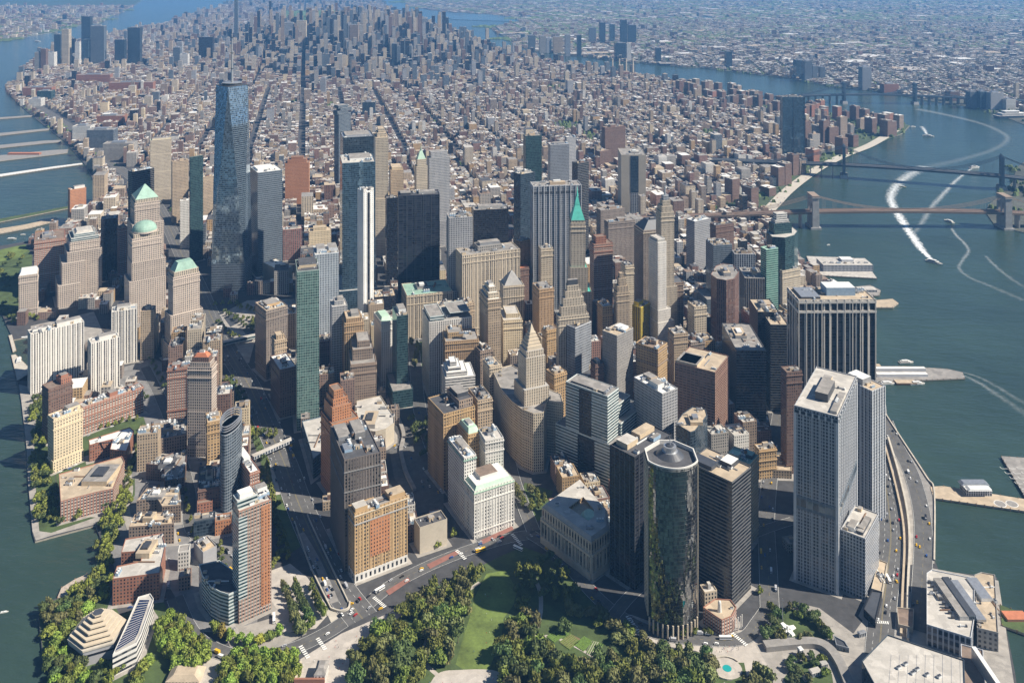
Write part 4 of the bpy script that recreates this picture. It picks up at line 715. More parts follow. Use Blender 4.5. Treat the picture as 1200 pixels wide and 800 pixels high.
B(O, 'brown carved stone tower below the yellow netted tower', (745, 402), (771, 410), (782, 402), 500, 'tan', 'roof_brown', bay=2.6, cornice=((.97, 'trim_taupe'), (.8, 'trim_taupe')), tank=1)
B(A, 'pale apartment building with blank grey side wall and white roof boxes', (743, 440), (776, 462), (794, 450), 565, 'grayfine', 'roof_white', bay=2.6, top=(('m', .1, .5, .2, .5, 7, 'unit_white'), ('m', .4, .8, .6, .9, 5, 'trim_beige'), ('u', 3)))
B(O, 'small brown brick tower left of the blue grey glass tower', 16, (641, 388), (655, 385), 455, 'tan', 'roof_brown')
P(O, 'dark glass tower with chamfered corners and a grey roof beside the brown slab', [(792, 497), (800, 485), (812, 477), (827, 480), (829, 487), (815, 505), (809, 507)], 95, 'bluedark', 'roof_tan', bay=2.8, units=5)
B(O, 'broad brown striped office slab with blue cooling units on its tan roof', (791, 424), (838, 437), (854, 416), 545, 'brownband', 'roof_tan', bay=3.4, fl=3.6, mech=False, units=3, top=(('m', .02, .55, .45, .98, 4, 'unit_tan'), ('m', .05, .5, .5, .92, 4, 'unit_blue', 'unit_white')), piers=(10, .3, 'trim_brownband'))
# headquarters block with banded glass
r, wd, dp, hh = B(O, 'white and teal banded glass office tower with a dark central strip', (663, 448), (712, 465), (725, 457), None, 'bandteal', 'roof_gray', h=117, bay=4, fl=3.9, mech=False, units=4, top=(('m', .15, .85, .12, .9, 2.4, 'metal_dark'),), base=((-.02, 1.02, -.25, 1.25, 55), (1.0, 2.5, .1, .95, 88), (1.0, 3.2, -.05, .8, 70)))
m = MB(); m.box(-wd/2-.5, -wd/2+.2, -dp*.12, dp*.17, 55, hh-2, 'facade_black', bay=2, fl=3.9); m.build('dark_strip', r)
m = MB(); m.box(-wd*.52-.5, -wd*.52+.2, -dp*.2, dp*.2, 2, 53, 'facade_black', bay=2, fl=3.9); m.build('dark_strip', r)
B(O, 'black glass office tower with open framed roof well by the park', (715, 520), (744, 537), (787, 508), 692, 'black', 'roof_dark', bay=3, fl=3.8, units=5, mech=False, piers=(9, .25, 'metal_dark'), top=(('m', .5, .9, .55, .9, 5, 'unit_tan', 'roof_tan'), ('m', .1, .38, .45, .9, 6, 'unit_tan', 'roof_light'), ('m', .6, .8, .15, .3, 4, 'unit_blue')))
# quarter round mirror tower
def curved_tower():
    h = hgt(528, 720); c = G(790, 545, h); root = tag(empty('skyscraper', (c[0], c[1]+14, ZG)), 'curved mirror glass tower with a white rimmed drum roof facing the park', 'skyscraper')
    w = abs(G(819, 540, h)[0]-G(760, 540, h)[0])/2; R_ = w*1.18; a0 = math.asin(w/R_)
    arc = [(R_*math.sin(t), -R_*math.cos(t)+R_*math.cos(a0)*.9-6) for t in np.linspace(-a0, a0, 25)]
    pl = arc+[(w, 14), (w*.3, 30), (-w*.3, 30), (-w, 14)]; H = h-ZG
    m = MB(); m.walls(pl, 14, H, 'facade_mirror', 1.6, 3.9); m.build('facade', root)
    m = MB(); e = 4.5; pp = ccw(pl)
    for s_ in (-1, 1): m.box(*sorted((s_*w, s_*(w-e))), arc[0][1]-.8, arc[0][1]+2, 14, H-3, 'facade_lime', bay=4.5, fl=3.9); m.box(*sorted((s_*(w+.3), s_*(w-.5))), arc[0][1], 14, 14, H-3, 'facade_lime', bay=4, fl=3.9)
    m.build('stone_edge', root)
    m = MB(); q = inset(pl, 1.2); n = len(pl)
    P_ = ccw(pl)
    for i in range(n):
        j = (i+1) % n; m.prism([P_[i], P_[j], q[j], q[i]], H-2.6, H+1.4, 'trim_white')
    m.build('roof_rim', root)
    m = MB(); m.poly(q, H-2.5, 'roof_dark'); m.build('roof', root)
    m = MB(); m.cyl(0, 9, 14, H-2.4, H+2, 'slate', 28, 8, cap='metal_gray'); m.cyl(0, 9, 6.5, H+2, H+7, 'metal_gray', 24); m.build('roof_drum', root)
    m = MB(); m.cyl(0, 9, .7, H+7, H+18, 'metal_gray', 6, .2); m.build('antenna', root); m = MB(); m.cyl(0, 9, 4, H+7, H+8, 'metal_dark', 20); m.build('drum_vent', root)
    for i in range(1, 24, 2): m = MB(); m.cyl(*arc[i], .9, 0, 14, 'trim_lime', 10); m.build('column', root)
    m = MB(); m.walls(inset(pl, 5), 0, 14, 'facade_black', 3, 4.6); m.build('lobby', root); m = MB(); m.poly(pl, 14.02, 'metal_gray'); m.build('soffit', root)
    block([(c[0]+x, c[1]+14+y) for x, y in pl], 4)
curved_tower()
B(O, 'dark office tower with pale horizontal bands right of the curved mirror tower', (806, 541), (858, 566), (880, 546), 712, 'darkband', 'roof_tan', bay=3.4, fl=3.8, mech=False, units=4, top=(('m', .55, .95, .25, .5, 5, 'metal_dark', 'unit_white'), ('m', .1, .45, .5, .95, 4, 'slate', 'slate')))
B(OB, 'pale thin stone slab with green copper roofs behind the dark banded tower', (850, 524), (879, 545), (889, 517), 640, 'cream', 'copper', bay=3, top=(('m', .1, .5, .5, .9, 4, 'trim_lime', 'copper_pale'), ('m', .5, .9, .1, .4, 4, 'slate', 'copper')), tank=1)
B(OB, 'small tan stone building with ornate top beside the shaded street', (884, 520), (890, 528), (910, 524), 562, 'tan', 'roof_light')
r, wd, dp, hh = B('skyscraper', 'massive office slab with white vertical ribs and dark glass by the east river', (923, 337), (936, 352), (1026, 351), 532, 'ribs', 'roof_tan', bay=9.1, fl=4, units=6, mech=False, piers=(10, 1.2, 'trim_ribs'), top=(('m', .42, .8, .35, .85, 11, 'unit_blue', 'unit_white'), ('m', .05, .3, .1, .9, 3, 'metal_dark', 'metal_gray'), ('u', 8)))
for z in (hh-4, hh-17): m = MB(); m.box(-wd/2-1.1, wd/2+1.1, -dp/2-1.1, dp/2+1.1, z, z+3.2, 'trim_ribs'); m.build('cornice_band', r)
r, wd, dp, hh = B('skyscraper', 'pale grey gridded concrete tower nearest the ferry terminal', (931, 472), (982, 489), (1002, 441), 697, 'lattice', 'roof_light', bay=3.3, fl=3.6, mech=False, units=3, top=(('m', .25, .6, .35, .65, 9, 'metal_dark', 'roof_gray'), ('m', .5, .8, .5, .7, 4, 'unit_tan'), ('m', .05, .5, .05, .2, 3, 'roof_light')), piers=(11, .35, 'trim_lattice'))
m = MB()
for x in (-wd/2-.8, wd/2-2.2):
    for y in (-dp/2-.8, dp/2-2.2): m.box(x, x+3, y, y+3, 0, hh-6, 'trim_steelV')
m.build('corner_pier', r); m = MB(); m.box(-wd/2-.7, wd/2+.7, -dp/2-.7, dp/2+.7, hh-7, hh-2.5, 'facade_steelV', bay=7, fl=4.5); m.box(-wd/2-.5, wd/2+.5, -dp/2-.5, dp/2+.5, 78, 92, 'facade_bluegray', bay=7, fl=14); m.build('mechanical_band', r)
B(O, 'lower gridded concrete block attached to the grey tower with white roof units', (985, 612), (1014, 632), (1030, 588), 703, 'lattice', 'roof_light', bay=3.3, fl=3.6, mech=False, units=5, top=(('m', .1, .4, .5, .8, 4, 'unit_white'), ('m', .1, .7, .15, .4, 3, 'metal_dark')))
B('skyscraper', 'slim office tower with dark striped front and bright white side by the river', (987, 435), (1022, 459), (1037, 436), 615, 'steelV', 'roof_tan', bay=2.5, fl=3.7, mech=False, units=2, piers=(5, .6, 'trim_steelV'), top=(('m', .1, .75, .35, .85, 8, 'metal_gray', 'unit_white'),))
B(O, 'dark office tower with thin white ribs right of the octagonal brown tower', (868, 314), (873, 326), (896, 323), 405, 'ribs', 'roof_gray', bay=3.2, units=5)
P(O, 'dark red brown octagonal tower with a flat faceted top', [(833, 322), (839, 312), (848, 309), (859, 311), (866, 319), (861, 327), (851, 329), (840, 327)], 153, 'brownV', 'roof_gray', bay=3, units=4)
B(O, 'dark ribbed office block with cluttered white roof in the right centre', (846, 378), (863, 411), (898, 408), 506, 'darkband', 'roof_gray', bay=3, units=9, tank=1, mech=True)
B(O, 'pale horizontally striped office block left of the massive ribbed slab', (895, 368), (903, 381), (924, 380), 482, 'darkband', 'roof_tan', bay=3, units=3, mech=True)
B(O, 'dark flat office block with tan roof behind the cluttered white roof', (878, 347), (888, 366), (913, 360), 470, 'black', 'roof_tan', units=6)
B(O, 'slim green glass tower with white stripes in the right distance', 16, (898, 293), (912, 291), 405, 'greenband', 'copper_pale', bay=3)
P('skyscraper', 'dark teal glass tower with rounded front near the stone bridge', [(898, 272), (902, 267), (914, 264), (929, 266), (935, 271), (931, 276), (920, 279), (905, 278)], 150, 'teal', 'roof_light', bay=2.6, mech=False, units=0)
B(O, 'teal glass upper stage with white terraced crown on the rounded tower', 18, (907, 263), (928, 261), 366, 'teal', 'roof_light', bay=2.5, top=(('t', .1, .85, .1, .9, 6, 'whiteB'), ('t', .2, .8, .2, .85, 12, 'whiteB')))
B(OB, 'white and blue striped office building left of the slim green tower', (858, 290), (861, 298), (885, 295), 375, 'steelV', 'roof_gray', bay=4, units=4)
B(O, 'dark grey glass tower with low podium right of the slender stone skyscraper', (827, 280), (836, 288), (858, 285), 372, 'bluegray', 'roof_gray', bay=2.5, base=((-.5, 1.1, -.4, 1, 40),))
B(OB, 'dark brown slab behind the grey glass tower', 20, (839, 265), (860, 262), 345, 'brown', 'roof_dark')
B(OB, 'white topped office block near the bridge approach', 26, (814, 260), (833, 256), 320, 'grayfine', 'roof_white', units=5)
B(OB, 'beige waterfront office building right of the teal rounded tower', 24, (917, 318), (938, 314), 372, 'lime', 'roof_light', units=4)
B(OB, 'low dark block by the bridge ramps with flat black roof', 30, (770, 258), (795, 255), 300, 'black', 'roof_dark')
B('skyscraper', 'tall blue glass apartment slab standing alone by the far bridge', 24, (917, 114), (943, 114), 186, 'blue', 'roof_gray', bay=3, piers=(2, .8, 'metal_dark'))
for i, (px, py, w, yb, sty) in enumerate(((944, 143, 6, 176, 'brown'), (985, 138, 8, 165, 'taupe'), (965, 142, 7, 172, 'brown'), (972, 150, 11, 172, 'brown'), (952, 158, 9, 178, 'conc'), (992, 147, 9, 160, 'taupe'), (1008, 140, 10, 152, 'taupe'), (1016, 137, 7, 150, 'brown'))):
    B(A, ['dark brick tower of the waterfront housing beside the blue glass slab', 'grey brick tower at the upper end of the riverside housing', 'narrow brown brick tower in the middle of the riverside housing', 'wide brown slab standing forward in the riverside housing', 'pale concrete block at the foot of the riverside housing', 'grey tower standing nearest the river road bend', 'grey tower close to the tip of the river point', 'brown tower at the very tip of the river point'][i], 20, (px, py), (px+w, py-1), yb, sty, 'roof_brown', group='riverside housing towers')
# stone curved office block with tower
root, c = P(O, 'limestone office block with a sweeping curved front and a stepped pyramid tower', [(577, 434), (587, 456), (599, 470), (612, 480), (625, 485), (637, 484), (641, 470), (660, 473), (657, 462), (640, 455), (620, 440), (600, 428)], 78, 'lime', 'roof_gray', bay=2.9, units=6, tank=2)
pt = G(623, 470, 78); lx, ly = pt[0]-c[0], pt[1]-c[1]+8
def rr(s): return [(lx+s*x*math.cos(.4)-s*y*math.sin(.4), ly+s*x*math.sin(.4)+s*y*math.cos(.4)) for x, y in ((-1, -1), (1, -1), (1, 1), (-1, 1))]
m = MB(); z = 76
for s_, dz in ((18, 22), (14, 40), (12.5, 8)): m.prism(rr(s_), z, z+dz, 'facade_limeV', 'stone_gray', 2.6, 3.7); z += dz
m.build('setback_tower', root); m = MB()
for s_, dz in ((10.5, 5), (9, 4), (7.5, 4), (6, 4), (4.5, 4)): m.prism(rr(s_), z, z+dz, 'trim_lime'); z += dz
m.frustum(rr(3.5), z, z+10, .1, 'trim_lime'); m.build('pyramid_crown', root)
# custom house
root, c = P(OB, 'grey stone custom house with columns, blue green mansard and open courtyard roof', [(635, 595), (693, 637), (714, 622), (712, 600), (680, 563)], 41, 'limeV', 'roof_light', bay=4.5, fl=9, mech=False, units=2)
w = [tuple(Vector(G(*p, 41)[:2])-Vector(c)) for p in [(635, 595), (693, 637), (714, 622), (712, 600), (680, 563)]]; w = ccw(w); q = inset(w, .6)
m = MB(); q2 = inset(w, 3.2)
for i in range(5):
    j = (i+1) % 5; m.face([(*q[i], 40.2), (*q[j], 40.2), (*q2[j], 44), (*q2[i], 44)], 'stone_gray')
m.build('mansard_roof', root); cw_ = cen(w); q3 = [(cw_[0]+(x-cw_[0])*.42, cw_[1]+(y-cw_[1])*.42) for x, y in q2]; m = MB()
for i in range(5):
    j = (i+1) % 5; m.prism([q2[i], q2[j], q3[j], q3[i]], 43.4, 44.05, 'roof_light'); m.face([(*q3[j], 39.3), (*q3[i], 39.3), (*q3[i], 44), (*q3[j], 44)], 'facade_tan', [(0, 0), (9, 0), (9, 1), (0, 1)])
m.build('attic_roof', root)
for k in range(7): put_unit(k % 5, root, *(Vector(q2[k % 5]).lerp(Vector(q3[k % 5]), .5)), 44.1)
m = MB()
for i in range(5):
    a_, b2 = Vector(w[i]), Vector(w[(i+1) % 5]); n = max(3, int((b2-a_).length/5.5)); d = (b2-a_).normalized(); nn = Vector((d.y, -d.x))
    for k in range(n+1):
        p = a_.lerp(b2, k/n)+nn*1.1; m.cyl(p.x, p.y, .85, 8, 25, 'trim_lime', 8)
    m.prism([tuple(a_), tuple(b2), tuple(b2+nn*2.1), tuple(a_+nn*2.1)], 25, 27.5, 'trim_lime'); m.prism([tuple(a_), tuple(b2), tuple(b2+nn*2.4), tuple(a_+nn*2.4)], 0, 8, 'trim_lime')
m.build('colonnade', root)
m = MB(); cc = cen(q2); cq = [(cc[0]+(x-cc[0])*.55, cc[1]+(y-cc[1])*.55) for x, y in q2]; m.prism(cq, 39.1, 39.4, 'roof_tan'); m.frustum([(cc[0]+14*math.cos(t)*.7+4, cc[1]+14*math.sin(t)-6) for t in np.linspace(0, 6.28, 17)[:-1]], 39.4, 44, .6, 'copper_pale'); m.build('rotunda_roof', root)
# red brick curved house with chapel
root, c = P(LB, 'small red brick church house with curved columned front at the street corner', [(824, 712), (838, 722), (846, 727), (858, 722), (863, 712), (856, 703), (838, 702)], 18, 'brickW', 'roof_tan', bay=3, units=1, mech=False)
m = MB()
for t in np.linspace(-2.3, -.5, 6): m.cyl(11+9*math.cos(t), -1+8*math.sin(t), .5, 3, 15, 'trim_white', 8)
m.build('column', root); m = MB(); m.cyl(-3, -2, 2.2, 16, 24, 'trim_white', 12, 1.6); m.dome(-3, -2, 1.8, 24, 3, 'trim_white', 10, 4); m.build('cupola', root)
# museum by the river: stepped hexagon and solar wing
def hexm():
    c = G(115, 745, 12); root = tag(empty('museum', (c[0], c[1], ZG)), 'six sided museum with a stepped louvred pyramid roof among the trees', 'museum'); R_ = 25
    hx = lambda r: [(r*math.cos(math.radians(60*i+25))*1.05, r*math.sin(math.radians(60*i+25))) for i in range(6)]
    m = MB(); m.walls(hx(R_), 0, 14, 'facade_blankgray', 4, 5); m.walls(hx(R_+.3), 8.5, 10.5, 'facade_black', 3, 2); m.build('facade', root); m = MB(); m.prism(hx(R_+.8), 14, 15.6, 'concrete'); m.build('cornice_band', root)
    for k in range(6):
        r = R_-1-k*3.7; z = 15.6+k*3.0
        m = MB(); m.walls(hx(r-1.4), z, z+1.9, 'facade_black', 3, 2); m.prism(hx(r), z+1.7, z+3, 'trim_lime'); m.build('stepped_tier', root)
    m = MB(); m.poly(hx(5.0), 33.7, 'slate'); m.build('skylight', root); block([(c[0]+x, c[1]+y) for x, y in hx(R_+4)], 3)
    pts = [(132, 768), (160, 754), (166, 742), (180, 702), (176, 696), (162, 700), (148, 732)]; h = 22
    r2, c2 = P('museum', 'long museum wing with a sloping roof covered in solar panels', pts, h, 'whiteB', 'roof_light', units=0, mech=False, bay=4, fl=5, cat='museum')
    q = [tuple(Vector(G(*p, h)[:2])-Vector(c2)) for p in [(134, 764), (157, 750), (162, 741), (175, 703), (164, 703), (150, 734)]]
    m = MB(); m.prism(q, h-ZG+.3, h-ZG+.7, 'solar', 'solar'); m.build('solar_panel', r2)
    m = MB(); a_, b2 = Vector(q[0]), Vector(q[5])
    for k in range(18):
        t = k/17; s0 = Vector(q[0]).lerp(Vector(q[4]), t) if k > 9 else Vector(q[0]).lerp(Vector(q[4]), t); s1 = Vector(q[1]).lerp(Vector(q[3]), t); d = (s1-s0).normalized(); nn = Vector((-d.y, d.x))*.25
        m.face([(*(s0-nn), h-ZG+.75), (*(s1-nn), h-ZG+.75), (*(s1+nn), h-ZG+.75), (*(s0+nn), h-ZG+.75)], 'trim_white')
    m.build('panel_seam', r2)
hexm()
P(LB, 'low brown brick podium below the dark ribbed office block', [(862, 488), (900, 486), (904, 505), (866, 508)], 18, 'brown', 'roof_brown', mech=False)
P(LB, 'low tan roofed building at a sunny gap in the dark street canyon', [(906, 534), (927, 532), (928, 552), (906, 551)], 12, 'beige', 'roof_tan', mech=False, units=2)
B(O, 'brown brick office tower half hidden behind the pale gridded tower', (915, 428), (922, 437), (940, 432), 556, 'brown', 'roof_brown')
P(LB, 'long low dark building in the shadow beside the memorial trees', [(302, 366), (345, 352), (347, 362), (306, 378)], 14, 'bluegray', 'roof_gray', mech=False, units=4)
B(OB, 'beige office block in the gap left of the stepped beige tower', (532, 350), (538, 358), (556, 352), 430, 'beige', 'roof_gray', tank=1)
B(OB, 'brown stone block behind the stepped white building', (556, 404), (563, 412), (577, 408), 478, 'taupe', 'roof_dark', tank=1)
B(OB, 'pale block left of the curved limestone office block', (566, 418), (574, 430), (588, 424), 500, 'lime', 'roof_tan')
B(OB, 'tan block right of the curved limestone office block', (640, 432), (650, 440), (664, 434), 515, 'tan', 'roof_brown', tank=1)
B(OB, 'dark brick block squeezed between the olive slab and the blue grey tower', (692, 420), (698, 428), (708, 424), 500, 'brown', 'roof_dark')
B(OB, 'beige building right of the brown carved stone tower', (783, 382), (790, 392), (806, 386), 480, 'beige', 'roof_light', tank=1)
B(OB, 'cream narrow tower left of the octagonal brown tower', (806, 352), (814, 360), (828, 356), 440, 'lime', 'roof_tan')
B(OB, 'grey brick block above the broad brown slab', (800, 392), (810, 402), (826, 396), 478, 'taupeV', 'roof_gray', tank=1)
B(OB, 'tan block with a pale top in front of the beige telescoping tower', (700, 352), (706, 360), (718, 356), 440, 'tan', 'roof_light')
# ferry terminals at the lower right
root, c = P('ferry_terminal', 'large ferry terminal with a plain grey faceted roof at the lower right', [(1010, 775), (1040, 744), (1130, 774), (1132, 830), (1040, 830)], 22, 'bluedark', 'roof_light', mech=False, units=0, bay=4, cat='ferry terminal')
for x, y in ((-10, 6), (-2, 10), (6, 4), (12, -2), (0, 0), (22, -4), (-6, -14)): put_unit(0, root, x, y, 20.2, .4, .9)
for k in range(9): m = MB(); m.tube((-34+8*k, -26, 20.06), (-10+8*k, 22, 20.06), .16, 'metal_gray', 4); m.build('roof_seam', root)
root, c = P('ferry_terminal', 'old ferry building with white metal roof slopes and a blue skylight', [(1086, 672), (1092, 668), (1142, 678), (1142, 724), (1138, 748), (1086, 732)], 22, 'steelV', 'roof_light', mech=False, units=4, bay=5, fl=7, cat='ferry terminal')
m = MB()
for i in range(9): m.box(-12, -9, 22-6*i, 24-6*i, 20.1, 23, 'metal_dark')
m.build('roof_vent', root); m = MB(); m.box(-5, 4, -28, 26, 20.1, 24, 'metal_gray', 'roof_gray'); m.box(4, 11, -28, 26, 20.1, 25, 'facade_bluegray', 'slate', 2, 5); m.build('skylight', root); m = MB(); m.box(11, 20, -30, 25, 20.1, 22.5, 'metal_gray', 'metal_gray'); m.build('roof_slope', root)
root, c = P('ferry_terminal', 'pink roofed pier building beside the old ferry building', [(1142, 674), (1150, 671), (1166, 674), (1170, 742), (1145, 736)], 20, 'conc', 'roof_tan', mech=False, units=5, bay=5, fl=5, cat='ferry terminal')
m = MB(); m.box(-8, 3, -8, 22, 18.1, 21.5, 'unit_white', 'metal_gray'); m.build('plant_room', root)
root, c = P('ferry_terminal', 'narrow grey terminal gallery with slanted white canopy at the corner', [(1126, 755), (1152, 762), (1156, 830), (1128, 830)], 20, 'steelV', 'roof_brown', mech=False, units=0, cat='ferry terminal')
m = MB(); m.box(9, 13, -30, 20, 18, 30, 'metal_gray', 'unit_white'); m.build('canopy_fin', root)
root, c = P(LB, 'pale pink roofed low building at the foot of the gridded concrete tower', [(1021, 690), (1030, 656), (1040, 660), (1034, 694)], 9, 'blank', 'roof_tan', mech=False, units=2)
root, c = P(LB, 'dark glazed entrance pavilion with glass roof bars beside the pink roof', [(1012, 714), (1022, 692), (1034, 694), (1026, 728)], 9, 'black', 'slate', mech=False, units=0)
P(LB, 'brown tiled tunnel portal building between the two roads', [(1051, 712), (1053, 732), (1070, 736), (1071, 714)], 7, 'blank', 'roof_brown', mech=False, units=0)
P(LB, 'small grey covered subway entrance at the plaza', [(977, 745), (990, 752), (995, 760), (980, 756)], 6, 'bluegray', 'slate', mech=False, units=0)
# ------------------------------------------------------------------ small infill downtown, as individuals
AG = math.radians(13.3); CA, SA = math.cos(AG), math.sin(AG)
def w2g(x, y): return x*CA+y*SA, -x*SA+y*CA
def g2w(u, v): return u*CA-v*SA, u*SA+v*CA
WALLS = ['beige', 'dullbrick', 'taupe', 'lime', 'brown', 'tan', 'white', 'dullred', 'conc', 'cream', 'limeV', 'taupeV', 'brownV', 'grayfine', 'bluegray', 'black']
WW = np.array([11, 13, 13, 8, 9, 6, 5, 11, 7, 3.5, 4, 5, 4, 2, 1.5, 1.5]); WW = WW/WW.sum()
ROOFS = ['roof_gray', 'roof_light', 'roof_white', 'roof_tan', 'roof_dark', 'roof_brown']; RW = np.array([25, 25, 16, 11, 13, 10])/100
CNAME = {'beige': 'beige stone', 'dullbrick': 'dull red brick', 'taupe': 'brown grey stone', 'lime': 'pale limestone', 'brown': 'dark brown brick', 'tan': 'tan brick', 'white': 'white faced', 'dullred': 'dark red brick', 'conc': 'grey concrete', 'cream': 'cream', 'limeV': 'ribbed limestone', 'taupeV': 'ribbed grey brown', 'brownV': 'ribbed brown', 'grayfine': 'fine gridded grey', 'bluegray': 'blue grey glass', 'black': 'black glass'}
RNAME = {'roof_gray': 'grey', 'roof_light': 'pale', 'roof_white': 'white', 'roof_tan': 'tan', 'roof_dark': 'black', 'roof_brown': 'brown'}
cand = []
for v in np.arange(700, 2500, 31.):
    for u in np.arange(-900, 1500, 29.):
        if (v//31) % 4 == 3 and False: continue
        x, y = g2w(u, v)
        if y < 830 or y > 2450: continue
        w, d = rng.uniform(19, 27), rng.uniform(20, 28)
        pts = [g2w(u+a*w/2, v+b*d/2) for a in (-1, 0, 1) for b in (-1, 0, 1)]
        px = 600+F*x/y; py = CY+HC*F/y
        if px < 168 or px > 930 or py < 235: continue
        if free(pts): cand.append((y, x, w, d)); 
cand.sort(); nfill = 0; FILLN = 140; LATER = []
for y, x, w, d in cand:
    if nfill >= FILLN: LATER.append((x, y, w, d)); continue
    rnd = random.Random(nfill); hmax = 30 if y < 1120 else 64 if y < 1350 else 85
    h = rnd.uniform(.45, 1)*hmax; st, rf = str(rng.choice(WALLS, p=WW)), str(rng.choice(ROOFS, p=RW))
    root = tag(empty('city_building', (x, y, ZG), AG), '%s building with a %s roof wedged between the downtown towers' % (CNAME[st], RNAME[rf]), 'building', '%s infill buildings with %s roof' % (CNAME[st], RNAME[rf]))
    m = MB(); q = section(m, [(-w/2, -d/2), (w/2, -d/2), (w/2, d/2), (-w/2, d/2)], -.5, h, st, 3.2, 3.7, rf); m.build('facade', root); finish_roof(root, q, h, rf, rnd, tank=1 if rnd.random() < .35 else 0); nfill += 1; block([g2w(*(lambda p: (p[0]+a*w/2, p[1]+b2*d/2))(w2g(x, y))) for a, b2 in ((-1, -1), (1, -1), (1, 1), (-1, 1))], 3)
nsmall = 0
for y in np.arange(835, 1700, 15.):
    for x in np.arange(-.41*y, .33*y, 15.):
        if nsmall >= 158: break
        w, d = rng.uniform(11, 14), rng.uniform(11, 14); pts = [(x+(a*w*CA-b2*d*SA)/2, y+(a*w*SA+b2*d*CA)/2) for a in (-1, 0, 1) for b2 in (-1, 0, 1)]
        if not free(pts) or rng.random() < .35: continue
        rnd = random.Random(nsmall+900); h = rnd.uniform(9, 20 if y < 1150 else 34); st, rf = str(rng.choice(WALLS, p=WW)), str(rng.choice(ROOFS, p=RW))
        root = tag(empty('city_building', (x, y, ZG), AG), 'small %s building with a %s roof in a gap between the towers' % (CNAME[st], RNAME[rf]), 'building', 'small %s gap buildings with %s roof' % (CNAME[st], RNAME[rf]))
        m = MB(); q = section(m, [(-w/2, -d/2), (w/2, -d/2), (w/2, d/2), (-w/2, d/2)], -.5, h, st, 3.2, 3.7, rf); m.build('facade', root); finish_roof(root, q, h, rf, rnd, units=2); nsmall += 1; block([(x-w/2, y-d/2), (x+w/2, y-d/2), (x+w/2, y+d/2), (x-w/2, y+d/2)], 4)
print('fill', nfill, nsmall)
# ------------------------------------------------------------------ the endless blocks beyond, one mass per district
def fast_boxes(name, X, Y, Wd, Dp, Hh, wi, ri, ang, label=None, cat=None, styles=WALLS, roofs=ROOFS, bay=4., fl=4., kind='stuff', zb=1.5):
    n = len(X); c, s = np.cos(ang), np.sin(ang); cx = np.array([-1, 1, 1, -1])*.5; cy = np.array([-1, -1, 1, 1])*.5
    lx, ly = Wd[:, None]*cx, Dp[:, None]*cy
    px, py = X[:, None]+lx*c[:, None]-ly*s[:, None], Y[:, None]+lx*s[:, None]+ly*c[:, None]
    V = np.zeros((n, 8, 3)); V[:, :4, 0] = px; V[:, 4:, 0] = px; V[:, :4, 1] = py; V[:, 4:, 1] = py; zb = np.broadcast_to(zb, (n,)); V[:, :4, 2] = zb[:, None]; V[:, 4:, 2] = (zb+Hh)[:, None]
    fq = np.array([[0, 1, 5, 4], [1, 2, 6, 5], [2, 3, 7, 6], [3, 0, 4, 7], [4, 5, 6, 7]]); Fc = (np.arange(n)[:, None, None]*8+fq).reshape(-1)
    nb = np.stack([np.maximum(1, np.round(Wd/bay)), np.maximum(1, np.round(Dp/bay))]*2, 1); nf = np.maximum(1, np.round(Hh/fl)); off = rng.integers(0, 400, n)
    UV = np.zeros((n, 5, 4, 2)); UV[:, :4, 1, 0] = nb; UV[:, :4, 2, 0] = nb; UV[:, :4, :, 0] += (off[:, None]+np.arange(4)*31)[:, :, None]; UV[:, :4, 2:, 1] = nf[:, None, None]; UV[:, 4] = 0
    mi = np.repeat(wi[:, None], 5, 1); mi[:, 4] = len(styles)+ri
    me = bpy.data.meshes.new(name); me.vertices.add(n*8); me.vertices.foreach_set('co', V.reshape(-1)); me.loops.add(n*20); me.loops.foreach_set('vertex_index', Fc.astype(np.int32))
    me.polygons.add(n*5); me.polygons.foreach_set('loop_start', np.arange(0, n*20, 4, dtype=np.int32)); me.polygons.foreach_set('loop_total', np.full(n*5, 4, dtype=np.int32))
    for st in styles: me.materials.append(MATS['facade_'+st])
    for rf in roofs: me.materials.append(MATS[rf])
    me.polygons.foreach_set('material_index', mi.reshape(-1).astype(np.int32)); me.polygons.foreach_set('use_smooth', np.zeros(n*5, dtype=bool)); uvl = me.uv_layers.new(name='facade'); uvl.data.foreach_set('uv', UV.reshape(-1)); me.update(calc_edges=True); me.validate()
    o = bpy.data.objects.new(name, me); col.objects.link(o); return tag(o, label, cat, kind=kind)
